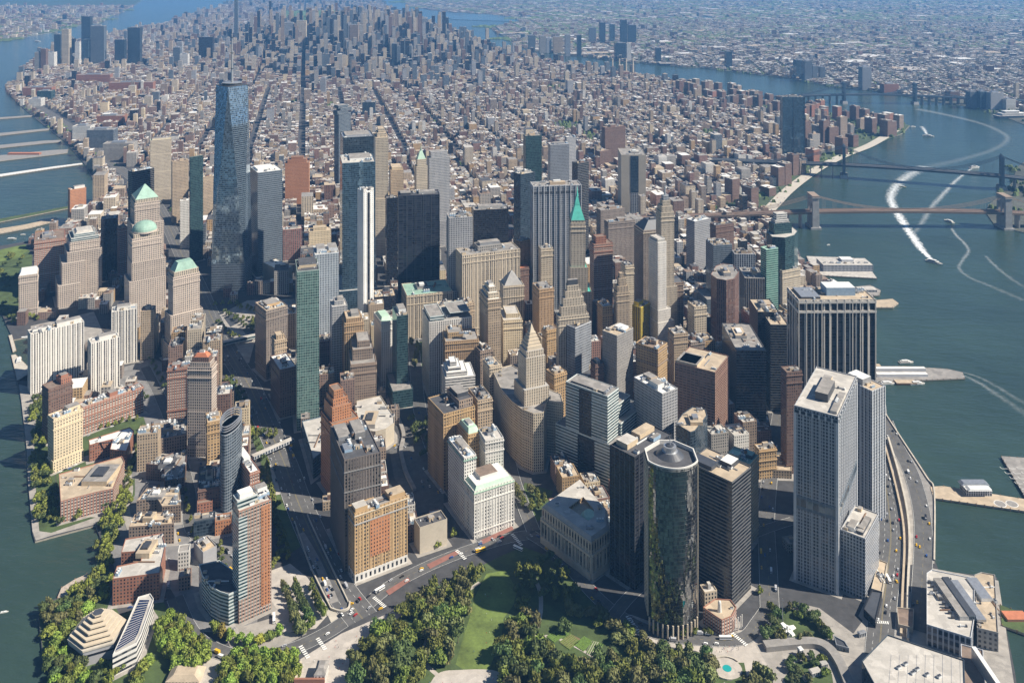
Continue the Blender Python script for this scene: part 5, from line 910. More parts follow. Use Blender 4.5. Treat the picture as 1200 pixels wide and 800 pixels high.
def lots(poly, y0, y1, lw, ld, street, av, bw, ang, hfun, name, label, prob=.94, px0=-40, px1=1240, styles=WALLS, ww=WW, near=None, holes=()):
    c, s = math.cos(ang), math.sin(ang); xs = (px0-600)/F, (px1-600)/F
    R_ = []
    P_ = np.array(poly); hx = max(abs(xs[0]), abs(xs[1]))*y1+200
    pv_ = max(1, int(round(bw/ld)))*ld+street; v = math.floor((-hx*abs(s)-200+y0*0.6)/pv_)*pv_
    vmax = hx*abs(s)+y1+200
    row = np.arange(v, vmax, ld); k = np.arange(len(row)); per = max(1, int(round(bw/ld)))
    row = row+(k//per)*street
    pu = max(3, int(round(av/lw))); pp = pu*lw+street*1.6; ucol = np.arange(0., 2*(hx*1.1+y1*abs(s)), lw); kk = np.arange(len(ucol)); ucol = ucol+(kk//pu)*(street*1.6)+math.floor((-hx*1.1-y1*abs(s))/pp)*pp
    U, Vv = np.meshgrid(ucol, row); U = U.ravel(); Vv = Vv.ravel(); U = U+0
    X, Y = U*c-Vv*s, U*s+Vv*c
    ok = (Y > y0) & (Y < y1) & (X/Y > xs[0]) & (X/Y < xs[1]) & (rng.random(X.size) < prob); X, Y = X[ok], Y[ok]
    ok = pip(X, Y, poly)
    for hP in holes: ok &= ~pip(X, Y, hP)
    i, j = ((X-OX)/4).astype(int), ((Y-OY)/4).astype(int); inb = (i >= 3) & (i < ON-3) & (j >= 3) & (j < OM-3)
    for dx in (-3, 0, 3):
        for dy in (-3, 0, 3): ok &= ~(inb & OCC[np.clip(i+dx, 0, ON-1), np.clip(j+dy, 0, OM-1)])
    X, Y = X[ok], Y[ok]; n = len(X)
    Wd, Dp = lw*rng.uniform(.93, .999, n), ld*rng.uniform(.74, .995, n); H, wi = hfun(X, Y, rng, n); wi = rng.choice(len(styles), n, p=ww) if wi is None else wi; big = H > 60
    if styles is WALLS and big.any(): wi[big] = rng.choice([0, 2, 3, 4, 8, 10, 13, 14, 14, 15, 15], big.sum())
    ri = rng.choice(len(ROOFS), n, p=RW if Y.mean() < 6500 else np.array([34, 14, 7, 8, 24, 13])/100)
    o = fast_boxes(name, X, Y, Wd, Dp, H, wi, ri, np.full(n, ang), label, 'city blocks', styles)
    k = rng.random(n) < .8
    if Y.mean() < 9000:
        for rep in range(2):
            q = k & (rng.random(n) < .75); nn = int(q.sum()); ox, oy = rng.uniform(-.3, .3, nn)*Wd[q], rng.uniform(-.3, .3, nn)*Dp[q]; dz = H[q]; hh = rng.uniform(2, 4.5, nn)
            fast_boxes('roof_clutter', X[q]+ox*c-oy*s, Y[q]+ox*s+oy*c, rng.uniform(.12, .4, nn)*Wd[q], rng.uniform(.12, .35, nn)*Dp[q], hh, rng.integers(0, 4, nn), rng.integers(0, 6, nn), np.full(nn, ang), 'stair heads and tanks on the roofs: '+label[:60], 'roof clutter', ['blank', 'brick', 'blankgray', 'brown'], zb=1.5+dz)
    return o
def h_low(lo, hi, pt, tlo, thi):
    def f(X, Y, r, n):
        h = r.uniform(lo, hi, n); t = r.random(n) < pt; h[t] = r.uniform(tlo, thi, t.sum()); return h, None
    return f
def midtown(X, Y, r, n):
    cx = -.222*Y+280; d = np.abs(X-cx)/(640+.035*Y); core = np.exp(-d**2)*np.exp(-((Y-6900)/1350)**2)
    h = r.uniform(14, 34, n)+core*r.gamma(1.1, 82, n); t = r.random(n) < .05+.32*core; h[t] += r.uniform(20, 60, t.sum())+core[t]*r.uniform(0, 130, t.sum()); return np.minimum(h, 310), None
PARKS = []
for px, py, rx, ry in ((655, 104, 20, 3.2), (665, 148, 18, 6), (835, 157, 14, 5), (835, 247, 20, 5), (385, 125, 4, 8), (340, 123, 6, 5), (508, 238, 6, 12), (690, 160, 9, 7)):
    c = G(px, py); a_ = G(px+rx, py); b2 = G(px, py-ry); w, d = abs(a_[0]-c[0]), abs(b2[1]-c[1]); PARKS.append([(c[0]+w*math.cos(t), c[1]+d*math.sin(t)) for t in np.linspace(0, 6.28, 13)[:-1]])
CPARK = [g2w(u, v) for u, v in ((-350, 8800), (450, 8800), (450, 12800), (-350, 12800))]
SHORE_E = GP([(800, 101), (850, 109), (900, 118), (960, 130), (1010, 138), (1050, 143), (1066, 147), (1058, 156), (1003, 179), (940, 209), (902, 247), (850, 250), (840, 232), (900, 222), (960, 184), (1000, 165), (1000, 150), (940, 140), (880, 128), (790, 112)])
lots(MANH, 1250, 3050, 15, 22, 13, 150, 44, AG, h_low(13, 27, .08, 30, 62), 'city_blocks', 'dense low streets of brick and stone between downtown and the village', holes=PARKS+[SHORE_E])
lots(MANH, 1300, 3050, 30, 44, 13, 150, 44, AG, h_low(26, 52, .12, 50, 85), 'city_blocks', 'scattered taller loft and apartment blocks above the low downtown roofs', prob=.15, holes=PARKS+[SHORE_E])
lots(MANH, 3050, 4700, 30.8, 48, 17, 154, 48, AG, h_low(24, 46, .12, 46, 80), 'city_blocks', 'scattered taller loft and apartment blocks above the village roofs', prob=.06, holes=PARKS+[SHORE_E])
lots(MANH, 3050, 4700, 14, 24, 17, 154, 48, AG, h_low(12, 22, .06, 26, 62), 'city_blocks', 'village and loft district of pale low roofs in the middle distance', holes=PARKS+[SHORE_E])
lots(MANH, 4700, 9300, 24, 32, 15, 240, 64, AG, midtown, 'city_blocks', 'far midtown blocks crowded with towers under blue haze', holes=PARKS+[CPARK])
lots(MANH, 9300, 21000, 38, 45, 22, 240, 70, AG, h_low(15, 32, .06, 45, 90), 'city_blocks', 'hazy uptown blocks at the top of the island', holes=[CPARK])
lots(SHORE_E, 1900, 5200, 27, 38, 34, 81, 38, AG+.25, h_low(42, 66, .1, 20, 30), 'city_blocks', 'brown brick housing slabs along the east river', styles=['brown', 'brick', 'taupe', 'brownV'], ww=np.array([.55, .15, .15, .15]), prob=.6)
lots(BKLYN, 1900, 6200, 16, 27, 16, 160, 54, -.15, h_low(8, 14, .035, 18, 42), 'city_blocks', 'low row house streets across the east river', prob=.86)
lots(BKLYN, 1950, 9000, 40, 44, 40, 200, 60, -.15, h_low(18, 34, .1, 35, 60), 'city_blocks', 'scattered larger blocks above the row houses across the river', prob=.05)
lots(BKLYN, 6200, 10500, 32, 40, 20, 220, 80, .1, h_low(7, 13, .025, 18, 40), 'city_blocks', 'hazy low streets far across the river', prob=.72)
lots(BKLYN, 10500, 19000, 58, 66, 40, 300, 130, .3, h_low(6, 13, .02, 20, 45), 'city_blocks', 'faint far suburb roofs near the horizon', prob=.55)
lots(BKLYN, 19000, 38000, 120, 140, 120, 700, 280, .5, h_low(6, 14, .02, 25, 50), 'city_blocks', 'palest roofs below the horizon', prob=.4)
lots(JERSEY, 6000, 14000, 40, 48, 30, 200, 96, .2, h_low(8, 25, .08, 30, 70), 'city_blocks', 'roofs on the far shore of the wide river', prob=.5)
sheet('housing_lawn', SHORE_E, ZG+.06, 'far_green')
# far towers that stand out of the mass, each a thing
def far_tower(label, x0, x1, yt, yb, sty, cat='skyscraper', roof='roof_gray', top=(), name='skyscraper', group=None):
    c = G((x0+x1)/2, yb); w = (x1-x0)/F*c[1]; h = hgt(yt, yb); root = tag(empty(name, (c[0], c[1], ZG), AG*.4), label, cat, group); m = MB(); d = min(w, 45); q = section(m, [(-w/2, -d/2), (w/2, -d/2), (w/2, d/2), (-w/2, d/2)], -.5, h, sty, 4, 4.2, roof, 2); m.build('facade', root)
    r2 = MB(); r2.poly(q, h+.05, roof); r2.build('roof', root); m = MB(); m.box(-w*.25, w*.2, -d*.25, d*.25, h+.1, h+max(6, h*.03), 'metal_gray'); m.build('bulkhead', root)
    for t in top: m = MB(); m.cyl(0, 0, t[0], h, h+t[1], 'metal_gray', 6, .5); m.build('spire', root)
FT = '''black broad tower at the near end of the river cluster|65|72|41|78|bluedark
tan slim tower of the river cluster|74|82|35|80|lime
narrow black tower beside the tan slim tower|83|88|46|72|black
white narrow block of the river cluster|89|94|50|80|white
tall hazy dark tower rising behind the river cluster|97|107|20|66|bluedark
pale blue glass wedge tower in the river cluster|97|108|47|78|blue
ribbed grey blue tower of the river cluster|108|123|31|78|bluegray
grey glass tower right of the ribbed one|136|147|47|80|bluedark
dark broad tower alone right of the river cluster|151|165|33|78|bluedark
slim grey apartment tower at the river edge|42|48|62|88|conc
slim dark apartment tower at the river edge|49|55|58|88|brown
white striped slab low beside the river cluster|55|65|62|82|white
black slab tower standing alone in midtown|234|250|44|74|black
blue grey supertall shaft above the mast|275|279|-2|56|bluegray
thin dark pencil tower near the top edge|315.5|318|2|42|black
shorter thin dark tower right of the pencil tower|329|331.5|18|48|bluedark
pale stepped tower beside the straight avenue|348|359|25|62|lime
grey slab left of the straight avenue|334|344|27|62|grayfine
pale wide block below the grey slab|330|341|40|58|conc
hazy slim tower right of the straight avenue|388|395|18|64|bluegray
brown slab in the centre of midtown|410|420|30|70|taupe
white topped slanted tower in midtown|495|501|22|58|steelV
dark glass block left of the white topped tower|482|492|40|68|bluedark
slim dark tower in the middle of midtown|459|465|52|84|bluedark
cream tower with bright faces below midtown|398|408|66|84|cream
black slab tower near the east river|495|499|28|56|black
dark broad block below the east side|554|565|48|66|bluedark
dark tower pair at the east side|505|512|48|66|black
blue block by the east river bend|524|534|49|66|bluedark
brown broad tower with light top by the river|570|580|62|78|taupe
twin brown tower at the river edge|586|592|64|80|brown
twin brown tower nearer the open water|594|600|64|80|brown
dark tower at the left of the straight avenue|358|362|45|72|bluedark
blue glass cube on the west side|327|337|58|76|bluedark
grey tower far up the left avenue|208|214|50|74|grayfine
white tower by the left midtown edge|212|221|64|80|white
dark wide tower by the left midtown edge|204|212|56|78|bluegray
dark blue block behind the stacked boxes|425|440|120|138|bluedark
slim silver tower below the centre of midtown|376|382|92|112|grayfine'''
for l in FT.split('\n'): a_, x0, x1, yt, yb, st = l.split('|'); far_tower(a_, float(x0), float(x1), float(yt), float(yb), st)
FT2 = '''blue glass tower cluster member at the left end across the river|619|627|42|60|bluegray
tan apartment slab across the river|648|659|44|62|beige
white and dark tower across the river|662|668|41|66|steelV
dark narrow tower on the far bank|676|681|42|66|bluedark
tall blue tower far across the river|702|709|27|50|bluedark
bright glass tower far across the river|714|720|29|50|blue
tallest tower of the far river cluster|727|734|24|52|bluedark
dark broad tower right of the tallest far one|735|745|30|50|bluedark
dark twin slab at the far creek mouth|720|734|51|70|bluedark
white slab at the far creek mouth|734|739|52|72|white
dark lone tower on the far bank|768|774|57|74|bluedark
lone dark tower near the far shore bend|850|857|61|80|bluedark
low pale block left in the far cluster|632|640|43|62|conc
grey slab beside the tan far slab|640|646|45|62|grayfine
grey block between far towers|690|698|33|50|bluegray
blue glass twin nearest the far bridge|931|943|71|92|blue
second blue glass slab by the far bridge|941|950|72|95|bluegray
low grey slab by the far bridge|951|957|78|93|bluegray
blue grey small tower right of the far slabs|960|966|79|93|bluegray
white split tower alone on the far shore|1008|1019|79|105|steelV
red brick refinery block beside the white split tower|1033|1051|99|108|brick
grey tower group member on the right shore|1134|1143|108|126|bluegray
blue tower of the right shore group|1146|1154|108|127|blue
broad pale tower of the right shore group|1157|1173|109|128|grayfine
white low slab of the right shore group|1175|1187|117|129|white
brown block on the right shore|1110|1122|108|118|brown
slim stone tower on the right skyline|1189|1193|98|115|lime'''
for l in FT2.split('\n'): a_, x0, x1, yt, yb, st = l.split('|'); far_tower(a_, float(x0), float(x1), float(yt), float(yb), st, 'tower', name='office_tower' if 'bl' in a_ else 'apartment_tower')
# brown slab complexes in the left middle distance
for i, (x0, x1, yt, yb, st, l) in enumerate(((130, 180, 97, 108, 'brick', 'long red brown apartment slab across the left middle distance'), (92, 130, 88, 100, 'brick', 'red brick apartment row left of the long red slab'), (30, 62, 103, 115, 'brick', 'red brick warehouse near the river piers'), (46, 62, 107, 119, 'teal', 'green glass block by the river road'), (36, 50, 116, 124, 'white', 'bright white low shed by the river road'), (136, 147, 113, 124, 'beige', 'beige cube on the left middle distance'), (116, 146, 136, 146, 'brick', 'wide red brick building with pale green roof'), (105, 135, 152, 172, 'bluegray', 'terraced glass office block beside the river highway'), (124, 158, 168, 186, 'conc', 'blue sided low studio block by the highway'), (88, 108, 148, 168, 'white', 'white apartment block beside the river highway'))): far_tower(l, x0, x1, yt, yb, st, 'apartment block' if 'apart' in l else 'building', name='city_building')
sx = []
for i in range(260):
    y = rng.uniform(5200, 17000); x = y*rng.uniform(-.02, .62); sx.append((x, y, rng.uniform(60, 190), rng.uniform(50, 130), rng.uniform(9, 15)))
sx = np.array([q for q in sx if pip(np.array([q[0]]), np.array([q[1]]), BKLYN)[0]]); n = len(sx)
fast_boxes('city_blocks', sx[:, 0], sx[:, 1], sx[:, 2], sx[:, 3], sx[:, 4], rng.integers(0, 16, n), rng.choice([1, 2, 2, 3, 0], n), rng.uniform(-.3, .4, n), 'broad pale warehouse roofs scattered across the far shore', 'city blocks', bay=8.)
# power station with four chimneys
c = G(725, 92); root = tag(empty('power_station', (c[0], c[1], ZG)), 'red brick power station with four tall chimneys by the far river', 'power station'); m = MB(); m.box(-60, 60, -40, 40, 0, 40, 'facade_brick', 'roof_brown'); m.build('facade', root)
for i in range(4): m = MB(); m.cyl(-32+40*i, 30, 5, 0, 112, 'trim_lime', 10, 3.5); m.build('chimney', root)
# ------------------------------------------------------------------ trees
def crown_mesh(seed, n, shape, mat, name, core=True):
    r = np.random.default_rng(seed); m = MB(); blobs = []
    k = 9 if shape != 'cone' else 7
    for i in range(k):
        if shape == 'cone': t = i/(k-1); blobs.append((r.normal(0, .12), r.normal(0, .12), .12+.8*t, .42*(1-t)+.08, .16))
        elif shape == 'column': t = i/(k-1); blobs.append((r.normal(0, .08), r.normal(0, .08), .15+.75*t, .30-.12*abs(t-.4), .15))
        else: a = r.uniform(0, 6.28); q = r.uniform(.12, .62) if i else 0; blobs.append((q*math.cos(a), q*math.sin(a), r.uniform(.35, .78)-.15*q, r.uniform(.28, .42), r.uniform(.2, .3)))
    for bx, by, bz, br, bh in blobs:
        if core:
            for a in range(6):
                for e in range(3):
                    t0, t1 = -1.2+e*.8, -1.2+(e+1)*.8; P_ = []
                    for t, g in ((t0, a), (t0, a+1), (t1, a+1), (t1, a)): P_.append((bx+br*.74*math.cos(t)*math.cos(g*1.0472), by+br*.74*math.cos(t)*math.sin(g*1.0472), bz+bh*.74*math.sin(t)))
                    m.face(P_, mat)
        for i in range(n//k):
            d = r.normal(size=3); d[2] = abs(d[2])*.9-.25; d /= np.linalg.norm(d); q = r.uniform(.72, 1.12); p = Vector((bx+d[0]*br*q, by+d[1]*br*q, bz+d[2]*bh*q))
            nn = (Vector(d)+Vector(r.normal(0, .55, 3))).normalized(); x = nn.orthogonal().normalized(); y = nn.cross(x); s = r.uniform(.045, .10)
            a = r.uniform(0, 6.28); x2 = x*math.cos(a)+y*math.sin(a); y2 = nn.cross(x2)
            m.face([p-x2*s-y2*s*.6, p+x2*s*.8-y2*s*.7, p+x2*s+y2*s*.5, p-x2*s*.6+y2*s*.8], mat)
    return m
def trunk_mesh():
    m = MB(); m.tube((0, 0, 0), (.02, .01, .32), .035, 'bark', 7, .022)
    for i in range(5): a = i*1.257; m.tube((.02, .01, .24+.03*i), (.3*math.cos(a), .3*math.sin(a), .52+.03*i), .016, 'bark', 5, .006)
    m.tube((.02, .01, .30), (.03, 0, .7), .020, 'bark', 5, .006); return m
SPEC = [('leaf_mid', 'round', 700), ('leaf_dark', 'round', 700), ('leaf_bright', 'round', 650), ('leaf_olive', 'round', 700), ('leaf_yellow', 'round', 600), ('leaf_dark', 'cone', 500), ('leaf_mid', 'round', 650), ('leaf_purple', 'round', 500), ('leaf_olive', 'round', 640), ('leaf_bright', 'round', 520)]
CROWN = [None]*len(SPEC); TRUNK = [None]; TR = random.Random(5)
LK = {'leaf_mid': 'mid green', 'leaf_dark': 'dark green', 'leaf_bright': 'bright green', 'leaf_olive': 'olive green', 'leaf_yellow': 'yellow green', 'leaf_purple': 'purple grey'}
TREE_XY = []
TREES = []
def tree(x, y, r, h, k, where, z=ZG): TREES.append((y, x, r, h, k, where, z, TR.uniform(0, 6.28)))
def plant(y, x, r, h, k, where, z, rz):
    root = empty('conifer_tree' if SPEC[k][1] == 'cone' else 'broadleaf_tree', (x, y, z), rz); g = LK[SPEC[k][0]]
    tag(root, '%s tree %s' % (g, where), 'tree', '%s trees %s' % (g, where))
    if TRUNK[0] is None: o = TRUNK[0] = trunk_mesh().build('trunk', root)
    else: o = TRUNK[0].copy(); col.objects.link(o); o.parent = root
    o.scale = (h*.7, h*.7, h)
    if CROWN[k] is None: o = CROWN[k] = crown_mesh(k+3, SPEC[k][2], SPEC[k][1], SPEC[k][0], 'crown').build('crown', root)
    else: o = CROWN[k].copy(); col.objects.link(o); o.parent = root
    o.scale = (r*1.5, r*1.5, h*1.04)
def plant_all(limit=300):
    TREES.sort()
    for t in TREES[:limit]: plant(*t)
    m = MB()
    for y, x, r, h, k, where, z, rz in TREES[limit:]:
        c_ = crown_mesh(k+3, 220, SPEC[k][1], SPEC[k][0], 'crown'); o = len(m.v); m.v += [(x+p[0]*r*1.15, y+p[1]*r*1.15, z+p[2]*h*.95) for p in c_.v]; m.f += [tuple(i+o for i in f) for f in c_.f]; q = m.mi(SPEC[k][0]); m.m += [q]*len(c_.f); m.uv += c_.uv
    if m.v: tag(m.build('tree_mass'), 'more distant leafy trees along the riverside walks and streets', 'tree mass', kind='stuff')
def scatter(pxpoly, n, rmin, rmax, hmin, hmax, kinds, where, gap=.72, avoid=()):
    P_ = GP(pxpoly); xs, ys = [p[0] for p in P_], [p[1] for p in P_]; done = []; t = 0
    av = [GP(a) for a in avoid]
    while len(done) < n and t < n*60:
        t += 1; x, y = TR.uniform(min(xs), max(xs)), TR.uniform(min(ys), max(ys))
        if not pip(np.array([x]), np.array([y]), P_)[0] or any(pip(np.array([x]), np.array([y]), a)[0] for a in av): continue
        r = TR.uniform(rmin, rmax)
        if any((x-a)**2+(y-b)**2 < ((r+c)*gap)**2 for a, b, c in done): continue
        done.append((x, y, r)); tree(x, y, r, TR.uniform(hmin, hmax), TR.choice(kinds), where)
def row(pts, n, r, h, kinds, where, jit=.8):
    P_ = [Vector(G(*p)[:2]) for p in pts]; L = [0]
    for i in range(len(P_)-1): L.append(L[-1]+(P_[i+1]-P_[i]).length)
    for i in range(n):
        s = L[-1]*i/max(1, n-1); j = max(k for k in range(len(L)) if L[k] <= s+1e-6); j = min(j, len(P_)-2); p = P_[j].lerp(P_[j+1], (s-L[j])/(L[j+1]-L[j]))
        tree(p.x+TR.uniform(-jit, jit), p.y+TR.uniform(-jit, jit), r*TR.uniform(.85, 1.15), h*TR.uniform(.85, 1.15), TR.choice(kinds), where)
LAWN = [(570, 672), (592, 668), (606, 690), (602, 708), (590, 725), (588, 745), (582, 762), (572, 786), (548, 788), (534, 778), (541, 752), (549, 728), (556, 700)]
MIX = [0, 0, 1, 1, 3, 3, 6, 8, 8]
scatter([(400, 806), (408, 775), (440, 742), (478, 715), (508, 694), (530, 700), (520, 730), (500, 770), (490, 806)], 34, 6, 8.5, 13, 19, [0, 1, 3, 6, 2, 0], 'in the park grove left of the curving lawn', .62)
scatter([(478, 715), (510, 690), (545, 674), (566, 672), (552, 700), (542, 735), (530, 778), (505, 782), (505, 735)], 34, 6, 8.5, 13, 20, [0, 1, 3, 3, 8, 6], 'along the left edge of the park lawn', .62, [LAWN])
for x, y in ((500, 707), (488, 722), (445, 782), (500, 715)): p = G(x, y); tree(p[0], p[1], 5.5, 12, 4, 'in the park grove left of the curving lawn')
scatter([(588, 790), (590, 758), (604, 725), (612, 705), (626, 740), (650, 775), (690, 778), (740, 782), (800, 778), (835, 785), (840, 810), (588, 810)], 52, 6.5, 9.5, 13, 20, [0, 1, 1, 3, 8, 6, 6], 'in the broad park wood at the bottom centre', .6)
scatter([(598, 700), (606, 672), (640, 655), (668, 680), (690, 706), (660, 712), (630, 700)], 18, 6, 8, 13, 18, [0, 1, 1, 6], 'in the shaded corner of the park by the stone custom house', .66)
scatter([(690, 716), (728, 735), (770, 752), (820, 764), (845, 790), (800, 776), (740, 768), (700, 748)], 15, 4.5, 7.5, 9, 15, [3, 8, 0, 1], 'along the park edge below the curving street', .66)
row([(700, 722), (712, 730), (722, 738), (730, 748)], 4, 5.5, 13, [8, 3], 'in a row at the dark tower end of the park')
for x, y, k in ((650, 777, 7), (668, 718, 3), (675, 722, 3), (640, 765, 0), (662, 740, 1), (625, 760, 2), (612, 750, 2), (618, 735, 2)): p = G(x, y); tree(p[0], p[1], 6, 12, k, 'beside the vegetable garden plots in the park')
scatter([(183, 738), (200, 728), (214, 738), (244, 768), (236, 784), (205, 790), (186, 766)], 34, 5, 6.5, 12, 15, [2, 9, 9, 0], 'in the clipped bright grove left of the round plaza', .5)
scatter([(258, 790), (266, 774), (300, 770), (346, 772), (350, 788), (344, 806), (258, 806)], 46, 4.5, 6, 11, 14, [2, 9, 9, 0], 'in the clipped bright grove at the bottom edge', .5)
row([(250, 742), (268, 750), (280, 752), (292, 756), (304, 756), (316, 752), (326, 742)], 8, 5, 11, [2, 0, 4, 9], 'on the street corner below the brick and glass tower')
row([(333, 690), (340, 712), (348, 738), (352, 744)], 9, 5, 13, [1, 3], 'in three straight rows beside the sunken road'); row([(345, 692), (354, 712), (363, 738)], 9, 4.6, 15, [1, 1, 0], 'in three straight rows beside the sunken road'); row([(364, 690), (370, 706), (377, 722)], 7, 4.6, 14, [1, 0], 'in three straight rows beside the sunken road')
scatter([(50, 735), (52, 712), (78, 698), (112, 674), (122, 690), (122, 706), (105, 722), (92, 742), (78, 760), (62, 760)], 26, 5.5, 8, 10, 15, [0, 2, 3, 6, 1, 9], 'around the six sided museum by the river', .64)
scatter([(54, 765), (70, 752), (82, 770), (100, 788), (108, 806), (62, 806)], 15, 5, 6.5, 10, 13, [0, 1, 2], 'on the bank left of the solar roofed wing', .62)
scatter([(110, 775), (135, 772), (165, 775), (178, 780), (160, 806), (110, 806)], 9, 4.5, 6, 9, 12, [0, 2, 1], 'at the foot of the solar roofed wing', .66)
scatter([(114, 700), (118, 670), (112, 645), (118, 620), (122, 598), (148, 568), (158, 575), (146, 605), (132, 640), (130, 668), (131, 700)], 34, 5, 7, 11, 15, [0, 2, 2, 9, 1], 'in the leafy promenade behind the red brick blocks', .6)
scatter([(40, 612), (44, 575), (60, 570), (70, 592), (110, 598), (112, 606), (62, 620), (45, 622)], 18, 5, 7, 10, 14, [0, 1, 2, 6], 'on the waterfront corner below the courtyard block', .62)
scatter([(34, 470), (50, 468), (58, 500), (62, 540), (48, 560), (38, 545)], 30, 5, 7, 11, 15, [0, 1, 2], 'on the riverside walk beside the tan apartment tower', .5)
scatter([(36, 545), (52, 540), (66, 575), (70, 596), (60, 615), (44, 618)], 24, 5.5, 7, 11, 15, [0, 1, 2, 6], 'on the riverside walk below the tan apartment tower', .5)
row([(150, 560), (160, 530), (168, 510)], 9, 5, 11, [0, 1], 'along the shady street below the red slab'); row([(225, 450), (232, 480), (236, 500)], 6, 5, 11, [0, 1], 'behind the tan crowned tower'); row([(258, 640), (262, 670), (268, 690)], 6, 4.5, 10, [0, 1], 'in the court behind the brick and glass tower'); row([(318, 668), (326, 655), (336, 650)], 5, 5, 11, [1, 0], 'at the upper end of the three tree rows')
row([(100, 506), (120, 502), (146, 494), (160, 492)], 8, 4, 9, [0, 2], 'in front of the long red brick slab')
row([(144, 545), (158, 520), (166, 505)], 7, 4.5, 11, [2, 0], 'along the shady street below the red slab')
row([(90, 455), (100, 460), (105, 466)], 4, 5, 12, [1, 0], 'between the white striped apartment slabs'); row([(148, 470), (160, 462), (172, 470)], 5, 5, 12, [1, 2], 'behind the narrow white slab'); row([(16, 378), (30, 370), (45, 375), (52, 368)], 8, 5, 11, [0, 2], 'on the marina quay below the exchange building')
scatter([(-5, 300), (30, 300), (34, 360), (18, 378), (-5, 372)], 20, 6, 9, 11, 15, [1, 0, 1], 'in the waterfront park left of the exchange building', .66)
row([(264, 447), (276, 465), (284, 480)], 7, 4.5, 12, [1, 0], 'in the planted strip along the left side of the highway'); row([(272, 446), (284, 462), (290, 478)], 6, 4.5, 12, [1, 0], 'in the planted strip along the left side of the highway')
row([(318, 600), (330, 625), (338, 655)], 9, 5, 12, [1, 0], 'on the shaded strip left of the sunken road'); row([(306, 560), (322, 605), (328, 640)], 9, 5, 12, [1, 0], 'on the shaded strip left of the sunken road'); row([(300, 520), (312, 548)], 5, 5, 13, [1, 0], 'beside the landing of the footbridge'); row([(264, 455), (276, 480), (288, 505)], 10, 5, 12, [1, 0], 'in the planted strip along the left side of the highway'); row([(176, 420), (190, 450), (205, 480)], 9, 5, 11, [1, 0], 'on the street behind the narrow white slab'); row([(208, 545), (216, 575), (222, 610), (235, 650)], 10, 4, 9, [1, 0, 2], 'along the narrow shaded street of the riverside blocks'); row([(290, 510), (302, 512), (322, 512)], 6, 6, 14, [0, 1, 2], 'beside the landing of the footbridge'); row([(312, 556), (316, 570), (320, 590), (328, 596)], 7, 5.5, 13, [1, 0], 'on the school plaza by the footbridge')
row([(256, 380), (268, 392), (284, 402)], 9, 5, 11, [0, 1], 'in the memorial grove beside the tallest tower'); row([(290, 362), (306, 368), (316, 378)], 9, 5, 11, [0, 1], 'in the memorial grove beside the tallest tower'); row([(264, 368), (280, 378), (295, 388)], 10, 5, 11, [0, 1], 'in the memorial grove beside the tallest tower'); row([(252, 358), (276, 356), (282, 362)], 6, 5, 11, [2, 0], 'in the memorial grove beside the tallest tower'); row([(278, 374), (296, 376), (296, 386)], 7, 5, 11, [0, 1], 'in the memorial grove beside the tallest tower')
row([(482, 404), (492, 410), (488, 420), (486, 430)], 6, 6, 15, [0, 3], 'in the old churchyard behind the blue glass tower'); row([(604, 578), (612, 592), (626, 600), (638, 590), (622, 578)], 8, 6, 14, [0, 3], 'on the small green before the custom house')
scatter([(476, 495), (500, 490), (506, 525), (498, 545), (484, 520)], 14, 5, 7, 11, 15, [1, 0], 'in the shaded green of the tunnel plaza', .62)
wallrun('viaduct', 'curving pale ramp through the shaded tunnel plaza', smooth([(466, 490), (473, 510), (470, 530), (476, 555), (486, 575)]), 5, 3, 'road_light', 'ramp')
row([(495, 640), (504, 646), (532, 628)], 3, 6, 11, [2, 0], 'beside the windowless beige cube building')
for x, y, k, r in ((905, 718, 0, 5), (912, 725, 1, 5), (905, 735, 1, 5.5), (897, 748, 1, 5.5), (917, 748, 0, 5), (932, 715, 1, 5), (942, 720, 1, 5), (952, 730, 1, 5), (960, 735, 0, 4.5), (968, 745, 1, 4.5), (925, 716, 3, 4), (890, 695, 2, 4.5), (950, 772, 1, 3.5), (963, 776, 0, 4), (925, 785, 1, 4), (935, 792, 1, 4)): p = G(x, y); tree(p[0], p[1], r, r*2.1, k, 'around the white flower shaped pavilion on the station plaza')
sheet('planting_bed', GP([(900, 735), (925, 712), (955, 722), (978, 742), (960, 752), (905, 752)]), ZG+.14, 'park_grass'); sheet('planting_bed', GP([(918, 795), (932, 776), (962, 770), (975, 790), (978, 812), (925, 812)]), ZG+.13, 'park_grass'); sheet('planting_bed', GP([(838, 790), (842, 776), (872, 776), (876, 796), (860, 808)]), ZG+.11, 'park_grass')
for x, y, k in ((900, 742, 0), (908, 740, 1), (936, 724, 0), (946, 726, 1), (956, 724, 1), (964, 740, 3), (972, 748, 0), (938, 752, 3), (948, 748, 8), (912, 752, 3), (928, 778, 1), (940, 774, 0), (955, 782, 1), (968, 792, 0), (930, 800, 1), (948, 800, 3)): p = G(x, y); tree(p[0], p[1], 4, 8, k, 'in the planting beds of the station plaza')
